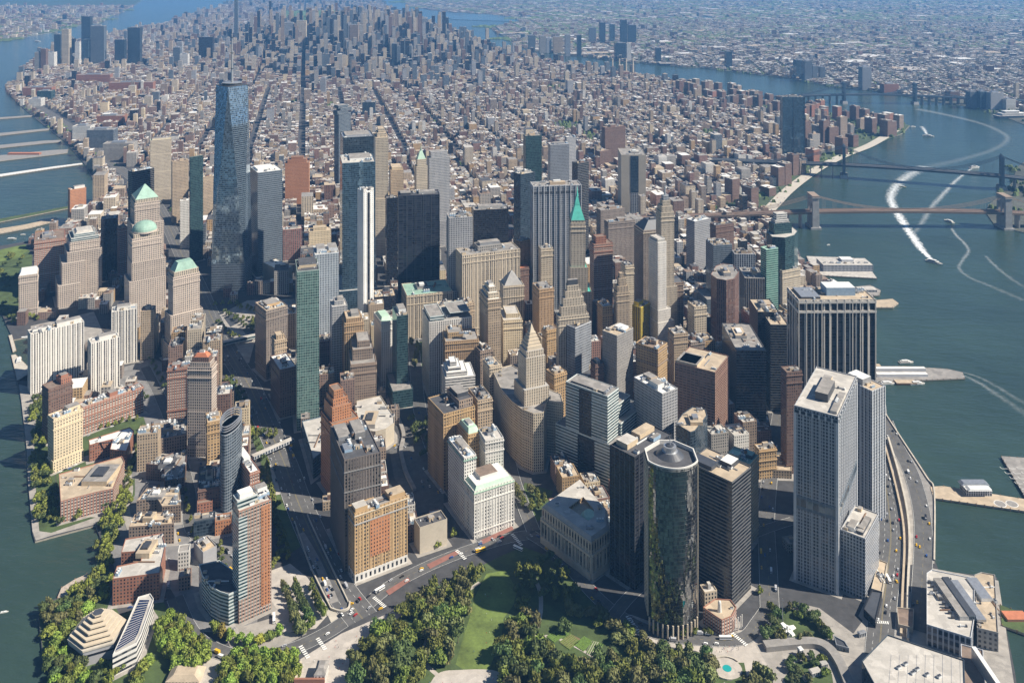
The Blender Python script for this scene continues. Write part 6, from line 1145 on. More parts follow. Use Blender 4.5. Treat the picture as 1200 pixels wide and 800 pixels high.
for x, y, w_, d_, h_, mt, l in ((938, 768, 4, 4, 7, 'unit_white', 'white boxy kiosk on the station plaza'), (955, 790, 10, 5, 4, 'roof_light', 'pale roofed site hut among the plaza shrubs'), (965, 780, 7, 4, 3, 'stone_gray', 'grey site hut next to the ramp'), (945, 796, 6, 4, 3, 'unit_tan', 'tan hut at the bottom of the plaza'), (1010, 745, 8, 3, 4, 'metal_gray', 'grey bus shelter before the faceted terminal roof'), (922, 752, 9, 5, 3, 'slate', 'dark low ticket kiosk by the flower shaped pavilion')):
    p = G(x, y); r_ = tag(empty('kiosk', (p[0], p[1], ZG), .3), l, 'kiosk'); m = MB(); m.box(-w_/2, w_/2, -d_/2, d_/2, 0, h_, 'facade_steelV', bay=2, fl=h_); m.build('walls', r_); m = MB(); m.frustum([(-w_/2-.5, -d_/2-.5), (w_/2+.5, -d_/2-.5), (w_/2+.5, d_/2+.5), (-w_/2-.5, d_/2+.5)], h_+.01, h_+.8, .8, mt); m.build('roof', r_)
for x, y in ((890, 795), (900, 800), (880, 805)): p = G(x, y); tree(p[0], p[1], 7, 13, 3, 'right of the blue fountain pool')
row([(770, 738), (785, 742), (798, 744), (830, 742)], 5, 3.5, 7, [2, 0], 'at the foot of the curved mirror tower')
print('trees', len(TREES)); plant_all()
# far leaf masses nobody could count
def leaf_mass(name, label, polys, dens, r0, r1, mat, h=9):
    m = MB(); r = random.Random(11)
    for P_ in polys:
        xs, ys = [p[0] for p in P_], [p[1] for p in P_]; n = int(abs(area(P_))*dens)
        X = np.array([r.uniform(min(xs), max(xs)) for _ in range(n*2)]); Y = np.array([r.uniform(min(ys), max(ys)) for _ in range(n*2)]); k = pip(X, Y, P_)
        for x, y in list(zip(X[k], Y[k]))[:n]:
            q = r.uniform(r0, r1); c = [(x+q*math.cos(a*1.0472+r.random())*r.uniform(.7, 1.2), y+q*math.sin(a*1.0472+r.random())*r.uniform(.7, 1.2)) for a in range(6)]; m.frustum(c, 2, r.uniform(.6, 1)*h, .55, mat); 
    tag(m.build(name), label, 'tree mass', kind='stuff')
hw = GP([(101, 188), (112, 210), (124, 232), (140, 228), (128, 205), (112, 180), (80, 150), (45, 128), (30, 120), (26, 124), (44, 140), (76, 164)])
leaf_mass('tree_mass', 'mass of street trees along the river highway', [hw], .006, 4, 8, 'leaf_dark')
leaf_mass('tree_mass', 'clumps of park and garden trees scattered among the far blocks', PARKS+[SHORE_E], .0022, 5, 9, 'leaf_dark', 12)
def spots(poly, n, y0, y1, lo, hi):
    out = []; r = random.Random(3)
    while len(out) < n:
        y = r.uniform(y0, y1); x = y*r.uniform(-.62, .62)
        if pip(np.array([x]), np.array([y]), poly)[0]: q = r.uniform(lo, hi); out.append([(x+q*math.cos(a), y+q*.6*math.sin(a)) for a in (0, .8, 1.6, 2.4, 3.1, 4, 4.7, 5.5)])
    return out
leaf_mass('tree_mass', 'street trees among the row houses across the river', spots(BKLYN, 620, 1950, 9000, 20, 110), .0015, 5, 10, 'leaf_dark', 13)
leaf_mass('tree_mass', 'hazy woods and parks far beyond the river', spots(BKLYN, 620, 7000, 26000, 80, 560), .00013, 30, 70, 'leaf_dark', 13)
leaf_mass('tree_mass', 'small street trees between the village roofs', spots(MANH, 260, 2100, 5200, 8, 30), .0022, 4, 8, 'leaf_dark', 12)
leaf_mass('tree_mass', 'wooded slopes on the far shore of the wide river', spots(JERSEY, 120, 6500, 13500, 80, 300), .00015, 20, 50, 'leaf_dark', 14)
leaf_mass('tree_mass', 'dark central park woodland far uptown', [CPARK], .0003, 20, 40, 'leaf_dark', 16)
# garden beds
gb = []
for i, (p, mname) in enumerate((([(640, 745), (655, 735), (668, 742), (650, 752)], 'crop'), ([(652, 735), (660, 726), (668, 732), (662, 738)], 'crop'), ([(655, 752), (668, 742), (680, 748), (668, 760)], 'soil'), ([(672, 755), (684, 745), (694, 750), (684, 763)], 'crop'), ([(686, 765), (694, 750), (702, 752), (697, 767)], 'path'), ([(612, 722), (618, 715), (628, 716), (626, 728)], 'soil'))): sheet('garden_bed', GP(p, ZG+.3), ZG+.3, mname)
mm = MB()
for (x0, y0, x1, y1, n) in ((640, 745, 655, 735, 6), (655, 752, 668, 742, 7), (672, 755, 684, 745, 6), (686, 765, 694, 750, 6)):
    p, q = Vector(G(x0, y0)[:2]), Vector(G(x1, y1)[:2]); d = (q-p).normalized(); nn = Vector((d.y, -d.x))
    for i in range(n): a, c = p+nn*(1+2.0*i), q+nn*(1+2.0*i); mm.prism([tuple(a), tuple(c), tuple(c+nn*.8), tuple(a+nn*.8)], ZG+.3, ZG+.9, 'crop')
tag(mm.build('crop_rows'), 'rows of vegetables planted in the park garden plots', 'crops', kind='stuff')
# ------------------------------------------------------------------ vehicles
def car_mesh(colr, kind='car'):
    m = MB(); p = 'car_'+colr
    if kind == 'car':
        m.frustum([(-2.3, -.95), (2.3, -.95), (2.3, .95), (-2.3, .95)], .35, .85, .97, p); m.frustum([(-1.75, -.85), (1.15, -.85), (1.15, .85), (-1.75, .85)], .85, 1.42, .78, 'car_glass', p)
    elif kind == 'bus':
        m.box(-6, 6, -1.28, 1.28, .4, 1.4, p); m.box(-5.95, 5.95, -1.24, 1.24, 1.4, 2.5, 'car_glass'); m.box(-6, 6, -1.28, 1.28, 2.5, 3.1, p); m.box(-2, 1, -.7, .7, 3.1, 3.4, 'unit_white')
    else:
        m.box(-2, 3.4, -1.15, 1.15, .5, 3.2, p); m.frustum([(-3.6, -1.1), (-2.1, -1.1), (-2.1, 1.1), (-3.6, 1.1)], .4, 2.3, .85, 'car_silver'); m.box(-3.62, -3.3, -.9, .9, 1.3, 1.9, 'car_glass')
    L = 1.45 if kind == 'car' else 3.6 if kind == 'bus' else 2.4
    for sx in (-1, 1):
        for sy in (-1, 1):
            r = .34 if kind == 'car' else .5; y = sy*(.85 if kind == 'car' else 1.15); n = 10
            c = [(sx*L+r*math.cos(i*.6283), r+r*math.sin(i*.6283)) for i in range(n)]
            for i in range(n): a, b2 = c[i], c[(i+1) % n]; m.face([(a[0], y-.12, a[1]), (b2[0], y-.12, b2[1]), (b2[0], y+.12, b2[1]), (a[0], y+.12, a[1])], 'tyre')
            m.face([(x, y+.12*sy, z) for x, z in c], 'tyre')
    return m
CARS = {}; CR = random.Random(21)
def vehicle(x, y, rz, colr, kind, where, z=RD+.36):
    k = (colr, kind); nm = {'car': 'parked_car' if 'parked' in where else 'car', 'bus': 'bus', 'truck': 'truck'}[kind]; nm = 'taxi' if colr == 'yellow' and kind == 'car' else nm
    if k not in CARS: o = CARS[k] = car_mesh(colr, kind).build(nm)
    else: o = CARS[k].copy(); o.name = nm; col.objects.link(o)
    o.location = (x, y, z); o.rotation_euler = (0, 0, rz)
    cn = 'yellow taxi' if nm == 'taxi' else colr+' '+kind
    tag(o, '%s %s' % (cn, where), nm.replace('parked_', ''), '%s %s' % (cn, where)); return o
def traffic(pts, n, offs, where, park=False, z=RD+.36, kinds=('car',)*9+('truck',)):
    pts = smooth(pts); P_ = [Vector(G(*p)[:2]) for p in pts]; L = [0]
    for i in range(len(P_)-1): L.append(L[-1]+(P_[i+1]-P_[i]).length)
    used = []
    for t in range(n):
        for _ in range(9):
            s = CR.uniform(0, L[-1]); o = CR.choice(offs)
            if not any(abs(s-a) < 8 and o == b2 for a, b2 in used): break
        else: continue
        used.append((s, o)); j = min(max(k for k in range(len(L)) if L[k] <= s), len(P_)-2); d = (P_[j+1]-P_[j]).normalized(); p = P_[j]+d*(s-L[j])+Vector((-d.y, d.x))*o
        vehicle(p.x, p.y, math.atan2(d.y, d.x)+(math.pi if o > 0 else 0), CR.choice(['white', 'white', 'black', 'silver', 'silver', 'white', 'yellow', 'red', 'blue', 'black']), CR.choice(kinds), where, z)
traffic([(425, 725), (398, 690), (372, 640), (350, 590), (334, 545), (314, 500), (292, 452), (268, 412)], 80, [-17, -14, -11, -7, 7, 11, 14, 17], 'on the wide highway left of the orange brick block')
traffic([(392, 706), (372, 660), (352, 625)], 9, [-2, 2], 'in the sunken tunnel road')
traffic([(222, 738), (245, 758), (285, 770), (330, 764), (378, 744), (420, 716), (455, 688), (500, 664), (545, 646), (590, 632)], 26, [-6, -2.5, 2.5, 6], 'on the street curving along the top of the park')
traffic([(622, 626), (650, 645), (676, 674), (702, 702), (730, 724), (770, 742), (820, 749), (870, 748)], 26, [-6, -2.5, 2.5, 6], 'on the shaded street between the park and the towers')
traffic([(1030, 770), (1034, 720), (1040, 670), (1044, 630), (1041, 590), (1034, 545), (1030, 500)], 40, [-10, -6.5, -3, 3, 6.5, 10], 'on the street beside the gridded concrete tower')
traffic([(1078, 740), (1080, 690), (1082, 640), (1080, 600), (1068, 555), (1050, 520), (1038, 492)], 20, [-7, -3.5, 3.5, 7], 'on the highway along the east river')
traffic([(902, 712), (900, 660), (898, 610), (902, 560), (908, 520)], 20, [-7, -3, 3, 7], 'in the dark street canyon left of the gridded tower')
traffic([(575, 640), (548, 605), (525, 565), (508, 528), (492, 480)], 18, [-7, -3, 3, 7], 'in the shaded street canyon behind the park')
traffic([(462, 530), (478, 520), (498, 545), (512, 585)], 16, [-12, -8, -4, 4, 8, 12], 'in the shaded tunnel plaza beside the round garage', z=ZG+.1)
traffic([(300, 690), (260, 650), (225, 620), (222, 580), (214, 545)], 12, [-6, 6], 'parked on the narrow street between the riverside blocks')
nk = 0
for wp, H_ in FOOT:
    if nk >= 95 or min(p[1] for p in wp) > 1500: continue
    q = ccw(inset(wp, -6.2))
    for i in range(len(q)):
        a_, b2 = Vector(q[i]), Vector(q[(i+1) % len(q)]); L = (b2-a_).length
        if L < 14: continue
        d = (b2-a_).normalized()
        for s_ in np.arange(5, L-5, 6.5):
            if CR.random() < .72 or nk >= 95: continue
            p = a_+d*s_; n = Vector((d.y, -d.x))
            if all(free([tuple(p+n*e)]) for e in (0, 1)): vehicle(p.x, p.y, math.atan2(d.y, d.x), CR.choice(['white', 'black', 'silver', 'silver', 'black', 'blue', 'yellow']), CR.choice(['car']*8+['truck']), 'parked at a kerb between the towers', ZG+.03); block([tuple(p+Vector(e)) for e in ((-2, -2), (2, -2), (2, 2), (-2, 2))]); nk += 1
print('kerb cars', nk)
for x, y, a, c_, k, w in ((445, 692, .75, 'white', 'bus', 'in the red bus lane by the park'), (321, 726, -1.3, 'white', 'bus', 'standing beside the three tree rows'), (850, 749, 0, 'white', 'bus', 'turning at the plaza below the church house'), (607, 644, -.6, 'white', 'bus', 'by the small green before the custom house'), (563, 646, .4, 'yellow', 'bus', 'with red flank at the top corner of the park'), (952, 724, -.5, 'yellow', 'bus', 'standing by the station plaza trees'), (1041, 680, 1.5, 'white', 'bus', 'parked beside the pink roofed low building'), (940, 714, -.5, 'white', 'bus', 'in the street before the gridded tower'), (412, 708, .2, 'yellow', 'car', 'on the triangle beside the tunnel wall'), (446, 714, .6, 'yellow', 'car', 'at the crossing beside the park trees'), (494, 667, .4, 'yellow', 'car', 'on the crossing before the beige cube'), (1051, 682, 1.5, 'yellow', 'car', 'beside the tan barrier of the highway')): p = G(x, y); vehicle(p[0], p[1], a, c_, k, w)
# ------------------------------------------------------------------ bridges
def cable(m, p, q, sag, r, mt, n=18):
    P_ = [Vector(p).lerp(Vector(q), t)-Vector((0, 0, 4*sag*t*(1-t))) for t in np.linspace(0, 1, n+1)]
    for a, b2 in zip(P_, P_[1:]): m.tube(a, b2, r, mt, 4)
    return P_
def bridge(name, label, A_, B_, zt, zd, wd, tower, ends, deckm, cabm, cr):
    A_, B_ = Vector(G(*A_, 0)[:2]), Vector(G(*B_, 0)[:2]); d = (B_-A_).normalized(); n = Vector((-d.y, d.x)); mid = (A_+B_)/2
    root = tag(empty(name, (0, 0, 0)), label, 'bridge'); E0, E1 = A_-d*ends[0], B_+d*ends[1]
    for T in (A_, B_): tower(T, d, n, root)
    m = MB(); pts = [E0, A_, B_, E1]; zs = [zd*.35, zd, zd, zd*.4]; seg = []
    for i in range(3):
        k = 14
        for j in range(k): t = j/k; seg.append((pts[i].lerp(pts[i+1], t), zs[i]+(zs[i+1]-zs[i])*t+(2.5*math.sin(math.pi*t) if i == 1 else 0)))
    seg.append((E1, zs[3]))
    for (p, z), (q, z2) in zip(seg, seg[1:]):
        for o0, o1, dz, mt in ((-wd/2, wd/2, 0, deckm), (-wd/2, -wd/2+.8, 1.8, cabm), (wd/2-.8, wd/2, 1.8, cabm), (-1.5, 1.5, 1.6, cabm)):
            a, b2, c2, d2 = p+n*o0, q+n*o0, q+n*o1, p+n*o1
            m.face([(*a, z+dz), (*d2, z+dz), (*c2, z2+dz), (*b2, z2+dz)][::-1], mt); m.face([(*a, z-4), (*b2, z2-4), (*b2, z2+dz), (*a, z+dz)], cabm); m.face([(*d2, z-4), (*d2, z+dz), (*c2, z2+dz), (*c2, z2-4)], cabm); m.face([(*a, z-4), (*d2, z-4), (*c2, z2-4), (*b2, z2-4)], cabm)
    m.build('deck', root)
    for i, L in ((0, ends[0]), (2, ends[1])):
        P0, P1 = pts[i], pts[i+1]; k = int(L/32)
        for j in range(1, k):
            t = j/k; p = P0.lerp(P1, t); z = zs[i]+(zs[i+1]-zs[i])*t
            if z > 8: m = MB(); m.prism([tuple(p+d*1.5+n*wd*.4), tuple(p-d*1.5+n*wd*.4), tuple(p-d*1.5-n*wd*.4), tuple(p+d*1.5-n*wd*.4)], -1, z-4, 'stone_gray'); m.build('approach_pier', root)
    for o in (-wd*.46, -wd*.16, wd*.16, wd*.46):
        m = MB(); e0, e1 = A_-d*min(290, ends[0]*.8), B_+d*min(290, ends[1]*.8)
        c2 = cable(m, (*(A_+n*o), zt), (*(B_+n*o), zt), zt-zd-4, cr, cabm); cable(m, (*(e0+n*o), zd*.7), (*(A_+n*o), zt), 12, cr, cabm, 10); cable(m, (*(B_+n*o), zt), (*(e1+n*o), zd*.7), 12, cr, cabm, 10)
        for p in c2[1:-1]: m.tube(p, (p.x, p.y, zd), .18, cabm, 3)
        m.build('cable', root)
def stone_tower(T, d, n, root):
    m = MB(); R_ = lambda a0, a1, b0, b1: [tuple(T+d*a+n*b2) for a, b2 in ((a0, b0), (a1, b0), (a1, b1), (a0, b1))]
    m.prism(R_(-13, 13, -24, 24), -2, 5, 'stone_gray')
    for b0, b1 in ((-21, -14), (-3.5, 3.5), (14, 21)): m.prism(R_(-8, 8, b0, b1), 5, 66, 'stone_gray')
    m.prism(R_(-8.5, 8.5, -21.5, 21.5), 5.1, 38, 'stone_gray')
    for s_ in (-1, 1):
        for k in range(6):   # pointed arch heads
            w = 10.5*(1-k/6)**.7; e = (10.5-w)/2; c2 = s_*8.75
            if e > .2:
                m.prism(R_(-7.8, 7.8, c2-5.25, c2-5.25+e), 52+2.4*k, 54.4+2.4*k, 'stone_gray'); m.prism(R_(-7.8, 7.8, c2+5.25-e, c2+5.25), 52+2.4*k, 54.4+2.4*k, 'stone_gray')
    m.prism(R_(-8, 8, -21, 21), 66, 78, 'stone_gray'); m.prism(R_(-9.5, 9.5, -22.5, 22.5), 78, 80.5, 'stone_gray'); m.prism(R_(-9, 9, -22, 22), 80.5, 84, 'trim_taupe'); m.build('tower', root)
def steel_tower(T, d, n, root):
    m = MB(); R_ = lambda a0, a1, b0, b1: [tuple(T+d*a+n*b2) for a, b2 in ((a0, b0), (a1, b0), (a1, b1), (a0, b1))]
    m.frustum(R_(-13, 13, -24, 24), -2, 12, .8, 'stone_gray')
    for b2 in (-17, -6, 6, 17): m.prism(R_(-4, 4, b2-1.6, b2+1.6), 12, 98, 'steel_blue')
    for z in (30, 52, 74, 90): m.prism(R_(-3, 3, -17, 17), z, z+4, 'steel_blue')
    for b2 in (-17, -6, 6, 17): m.frustum(R_(-3, 3, b2-2, b2+2), 98, 104, .2, 'steel_blue')
    m.build('tower', root)
bridge('suspension_bridge', 'stone towered suspension bridge with brown deck over the east river', (953, 266), (1177, 267), 81, 41, 26, stone_tower, (620, 420), 'trim_brown', 'trim_taupe', .55)
bridge('suspension_bridge', 'blue steel suspension bridge behind the stone towered one', (989, 208), (1174, 222), 98, 41, 36, steel_tower, (760, 500), 'road', 'steel_blue', .7)
bridge('suspension_bridge', 'far grey steel suspension bridge across the hazy river', (989, 121), (1072, 122), 95, 42, 36, steel_tower, (700, 700), 'road', 'steel_blue', 1.0)
# elevated roads at the bridge foot
for pts, w, l in (([(800, 240), (850, 246), (905, 250), (960, 250)], 14, 'ramp of the stone bridge above the old quarter'),): pass
roadsheet('shore_drive', [(885, 262), (905, 242), (925, 222), (955, 200), (985, 184), (1020, 170), (1050, 152)], 34, RD+.2, 'concrete', markings=False); traffic([(890, 258), (905, 242), (925, 222), (955, 200), (985, 184)], 24, [-12, -7, 7, 12], 'on the pale shore drive by the bridges')
# footbridge across the highway
p0, p1 = G(296, 536, 9), G(343, 515, 9); d = (p1-p0).normalized(); n = Vector((-d.y, d.x)); root = tag(empty('footbridge', (p0[0], p0[1], ZG)), 'pale covered footbridge crossing the highway to the white roofed school', 'footbridge')
m = MB(); m.prism([tuple((-n*4)[:2]), tuple((p1-p0-n*4)[:2]), tuple((p1-p0+n*4)[:2]), tuple((n*4)[:2])], 5.5, 9.5, 'facade_steelV', 'roof_light', 4, 4); m.build('span', root)
for t in (.08, .5, .92): q = (p1-p0)*t; m = MB(); m.cyl(q.x, q.y, 1, 0, 5.5, 'concrete', 10); m.build('pillar', root)
p0, p1 = G(243, 405, 12), G(300, 392, 12); d = (p1-p0).normalized(); n = Vector((-d.y, d.x)); root = tag(empty('footbridge', (p0[0], p0[1], ZG)), 'white glazed footbridge by the memorial beside the copper topped tower', 'footbridge')
m = MB(); m.prism([tuple((-n*4)[:2]), tuple((p1-p0-n*4)[:2]), tuple((p1-p0+n*4)[:2]), tuple((n*4)[:2])], 5.5, 11, 'facade_bandteal', 'roof_light', 4, 5.5); m.build('span', root)
for t in (.08, .36, .64, .92): q = (p1-p0)*t; m = MB(); m.cyl(q.x, q.y, 1.2, 0, 5.5, 'concrete', 10); m.build('pillar', root)
# ------------------------------------------------------------------ piers and boats
def pier(name, label, pts, z, m_, extra=None, cat='pier'):
    w = ccw(GP(pts, z)); c = cen(w); root = tag(empty(name, (c[0], c[1], 0)), label, cat); loc = [(x-c[0], y-c[1]) for x, y in w]
    m = MB(); m.prism(loc, .8, z, 'seawall', m_); m.build('platform', root); m = MB()
    for i in range(len(loc)):
        a, b2 = Vector(loc[i]), Vector(loc[(i+1) % len(loc)]); k = int((b2-a).length/9)
        for j in range(k): p = a.lerp(b2, j/max(1, k)); m.cyl(p.x*.985, p.y*.985, .5, -3, z+.9, 'wood', 6)
    m.build('piles', root); return root, c
root, c = pier('pier', 'white shed pier with rounded roofs jutting into the east river', [(1015, 432), (1032, 429), (1060, 429), (1110, 432), (1128, 436), (1131, 443), (1106, 444), (1060, 446), (1040, 447), (1015, 446)], 2.5, 'roof_gray')
m = MB(); m.box(-62, 20, -10, -2, 2.5, 7, 'trim_steelV', 'roof_white'); m.box(-62, 26, 10, 17, 2.5, 7, 'trim_steelV', 'roof_white'); m.build('shed_roof', root); m = MB(); m.box(-40, -8, -32, -20, 1, 3.5, 'wood', 'roof_tan'); m.build('floating_dock', root); m = MB(); m.box(-60, -40, 26, 34, 1, 3.5, 'wood', 'roof_tan'); m.build('floating_dock', root)
root, c = pier('pier', 'long tan pier with a white heliport building near the terminals', [(1090, 570), (1105, 569), (1130, 573), (1205, 585), (1250, 592), (1250, 606), (1205, 599), (1094, 583)], 3, 'roof_tan')
p = G(1143, 576, 3); x, y = p[0]-c[0], p[1]-c[1]; m = MB(); m.box(x-16, x+16, y-9, y+7, 3, 11, 'facade_steelV', 'unit_white'); m.frustum([(x-18, y-1), (x+18, y-1), (x+18, y+9), (x-18, y+9)], 11, 14, .8, 'metal_gray'); m.frustum([(x-15, y-12), (x+15, y-12), (x+15, y-2), (x-15, y-2)], 10.9, 13, .8, 'unit_white'); m.build('terminal_building', root)
m = MB()
for px in (1172, 1186): q = G(px, 590, 3); m.cyl(q[0]-c[0], q[1]-c[1], 7, 3.02, 3.06, 'paint_white', 24); m.cyl(q[0]-c[0], q[1]-c[1], 6.2, 3.08, 3.1, 'road_light', 24)
m.build('helipad_marking', root)
root, c = pier('pier', 'square pier deck with painted parking markings at the right edge', [(1173, 534), (1230, 538), (1260, 590), (1202, 583)], 3, 'roof_gray'); m = MB()
for i in range(7):
    for j in range(6): m.box(-34+11*i, -26+11*i, -34+11*j, -33.4+11*j, 3.03, 3.06, 'paint_white'); m.box(-34+11*i, -33.5+11*i, -34+11*j, -29+11*j, 3.03, 3.06, 'paint_white')
m.build('parking_marking', root)
root, c = pier('pier', 'pier with a long glass and white pavilion in the east river', [(945, 300), (955, 322), (1028, 326), (1022, 318), (1000, 302)], 3, 'roof_light')
m = MB(); m.box(-55, 52, -26, 18, 3, 17, 'facade_steelV', 'roof_light'); m.build('pavilion', root); m = MB(); m.box(-8, 18, -6, 14, 17.05, 22, 'trim_steelV', 'unit_white'); m.build('canopy', root)
for i in range(7): put_unit(i % 5, root, -48+15*i, -14, 17.1)
root, c = pier('pier', 'long low pavilion pier behind the massive ribbed slab', [(1000, 336), (1020, 334), (1032, 340), (1030, 346), (1005, 346)], 3, 'roof_gray'); m = MB(); m.box(-18, 14, -10, 8, 3, 8, 'facade_steelV', 'roof_light'); m.build('pavilion', root)
root, c = pier('pier', 'short pier end with a small landing right of the ribbed slab', [(1020, 352), (1046, 350), (1053, 355), (1046, 360), (1020, 360)], 3, 'roof_tan')
for i, (pts, l) in enumerate((([(-20, 207), (60, 195.5), (96, 191), (97, 192.4), (60, 197.6), (-20, 209.8)], 'long thin white pier crossing the upper left water'), ([(-20, 184), (60, 176), (80, 175), (79, 179), (60, 181.5), (-20, 191)], 'pier with red roofed sheds at the upper left'), ([(-20, 260), (40, 249), (80, 241.5), (82, 243.5), (40, 252), (-20, 264)], 'pier planted with bushes near the red brick tower'), ([(-20, 271), (30, 263), (66, 255), (68, 258), (34, 267), (-20, 277)], 'tan sport pier beside the planted pier'), ([(-20, 158), (46, 151.5), (58, 150.5), (57, 152.5), (46, 153.5), (-20, 161)], 'far narrow pier at the left edge'), ([(-20, 172), (50, 165), (72, 164), (71, 166.4), (50, 168), (-20, 175.5)], 'grey pier with a lawn between the narrow ones'), ([(-20, 139), (24, 136), (38, 135), (37, 136.6), (24, 137.6), (-20, 141)], 'thin pier stub in the upper left corner water'))):
    root, c = pier('pier', l, pts, 3, ['roof_white', 'road_light', 'park_grass', 'roof_tan', 'road_light', 'road_light', 'roof_gray'][i])
    if i == 1: m = MB(); m.box(-90, 20, -9, 7, 3, 9, 'trim_brick', 'red_roof'); m.build('shed_roof', root)
root, c = pier('pier', 'planted deck pier at the lower right terminal edge', [(1172, 708), (1210, 722), (1210, 745), (1174, 732)], 3, 'park_grass'); m = MB(); m.box(-10, 12, -2, 10, 3, 5.5, 'trim_brick', 'red_roof'); m.build('planter', root)
root, c = pier('pier', 'stone jetty curving into the cove below the promenade', [(67, 700), (72, 688), (88, 678), (102, 672), (104, 676), (92, 684), (80, 698)], 2.6, 'rock')
root, c = pier('breakwater', 'narrow breakwater with a walkway at the mouth of the marina', [(10, 393), (14, 392), (19, 410), (15, 412)], 2.5, 'concrete', cat='breakwater'); root, c = pier('breakwater', 'wider landing float beside the moored white ferry', [(13, 416), (18, 415), (36, 432), (36, 446), (20, 446)], 2.0, 'concrete', cat='breakwater')
def boat(px, py, L, rz, label, hullm='paint_white', decks=2, wake=None):
    p = G(px, py, 0); root = tag(empty('ferry_boat' if decks > 1 else 'motor_boat', (p[0], p[1], 0), rz), label, 'boat'); w = L*.26
    hull = [(-L/2, -w/2), (L*.2, -w/2), (L*.42, -w*.28), (L/2, 0), (L*.42, w*.28), (L*.2, w/2), (-L/2, w/2)]
    m = MB(); q = [(x*.93, y*.8) for x, y in hull]; n = len(hull)
    for i in range(n): j = (i+1) % n; m.face([(*q[i], -.5), (*q[j], -.5), (*hull[j], L*.07), (*hull[i], L*.07)], hullm)
    m.poly(hull, L*.07, 'roof_light'); m.build('hull', root)
    m = MB(); m.prism([(-L*.4, -w*.4), (L*.2, -w*.4), (L*.3, 0), (L*.2, w*.4), (-L*.4, w*.4)], L*.07, L*.13, 'facade_whiteB', 'paint_white', 2, 3); m.build('cabin', root)
    if decks > 1: m = MB(); m.prism([(-L*.3, -w*.34), (L*.08, -w*.34), (L*.16, 0), (L*.08, w*.34), (-L*.3, w*.34)], L*.13+.02, L*.18, 'facade_whiteB', 'unit_white', 2, 3); m.build('wheelhouse', root)
    m = MB(); m.tube((-L*.05, 0, L*.13), (-L*.08, 0, L*.26), .18, 'metal_gray', 5); m.build('mast', root); return root
def wake(label, pts, ws, st=1.):
    P_ = [Vector(G(*p, 0)[:2]) for p in smooth(pts, 8)]; N = len(P_); m = MB(); W_ = np.interp(np.linspace(0, 1, N), np.linspace(0, 1, len(ws)), ws); A_, B_ = [], []
    for i, p in enumerate(P_): d = (P_[min(i+1, N-1)]-P_[max(i-1, 0)]).normalized(); nn = Vector((-d.y, d.x))*W_[i]/2; A_.append(p+nn); B_.append(p-nn)
    for i in range(N-1): s0, s1 = st*(1-.75*i/N), st*(1-.75*(i+1)/N); m.face([(*B_[i], .12), (*B_[i+1], .12), (*A_[i+1], .12), (*A_[i], .12)], 'foam', [(0, s0), (0, s1), (1, s1), (1, s0)])
    tag(m.build('wake'), label, 'wake', kind='stuff')
boat(1095, 308, 38, -.9, 'white fast ferry pulling a broad bright wake down the river'); wake('broad white foam wake behind the fast ferry', [(1092, 305), (1080, 292), (1066, 272), (1055, 255), (1047, 242), (1044, 230), (1052, 216), (1066, 205), (1085, 195)], [9, 24, 30, 32, 32, 34, 42, 52, 64], 1.15)
boat(1112, 260, 32, 1.9, 'white ferry heading away from the viewer below the bridge'); wake('thin curling wake of the ferry heading upriver', [(1113, 264), (1120, 275), (1130, 285), (1135, 294), (1128, 305), (1124, 314), (1136, 325), (1160, 335), (1200, 352)], [7, 12, 12, 12, 12, 12, 14, 18, 22], .26)
boat(1058, 219, 20, -.6, 'small yellow water taxi crossing under the blue bridge', 'car_yellow', 1)
boat(1142, 197, 46, .4, 'long white ferry just below the blue bridge'); wake('straight white wake under the blue bridge', [(1138, 198), (1120, 212), (1105, 228), (1090, 245), (1080, 262), (1072, 272)], [12, 18, 22, 22, 20, 18], .42)
boat(1088, 160, 42, -.3, 'white ferry on the far bend of the river'); wake('short wake of the ferry on the far bend', [(1086, 157), (1083, 152), (1080, 148)], [12, 22, 26], .8); boat(1070, 149, 26, .2, 'small ferry moored by the river point')
wake('great curving wake line sweeping across the river bend', [(1075, 128), (1110, 135), (1150, 145), (1175, 156), (1180, 164), (1165, 175), (1130, 186), (1095, 194), (1070, 200)], [70, 60, 44, 34, 30, 34, 48, 66, 90], .16)
wake('fading wake streak across the open river', [(1155, 300), (1170, 315), (1190, 330), (1215, 345)], [10, 14, 16, 18], .16); wake('faint wake lines near the pier end', [(1130, 440), (1150, 450), (1180, 470), (1210, 490)], [8, 14, 18, 22], .16)
wake('faint second wake line by the pier end', [(1128, 436), (1152, 444), (1190, 466), (1215, 480)], [6, 10, 14, 18], .14)
boat(22, 423, 30, 2.0, 'white ferry moored at the breakwater of the marina'); boat(31, 396, 20, .3, 'white yacht moored below the white striped slab', decks=1); boat(14, 280, 22, .1, 'white motor yacht near the red brick tower', decks=1); boat(27, 275, 12, .3, 'small white boat above the yacht', decks=1); boat(28, 285, 10, 1.2, 'tiny white boat right of the yacht', decks=1); boat(44, 49, 60, .1, 'white cruise ferry on the far wide river'); boat(5, 717, 8, .3, 'small sail dinghy on the lower left water', decks=1); boat(1063, 449, 9, 1.8, 'dark tug by the white shed pier', 'metal_dark', 1)
for bx, by, a_, l_ in ((1040, 450, .1, 'white excursion boat moored at the landward end of the shed pier'), (1075, 450, .1, 'white excursion boat moored near the outer end of the shed pier'), (1062, 425, .1, 'excursion boat moored behind the shed pier')): boat(bx, by, 26, a_, l_)
boat(971, 287, 10, .4, 'small boat near the pavilion pier', decks=1)
boat(1188, 138, 170, .15, 'grey ship docked on the right shore', 'steel_blue')
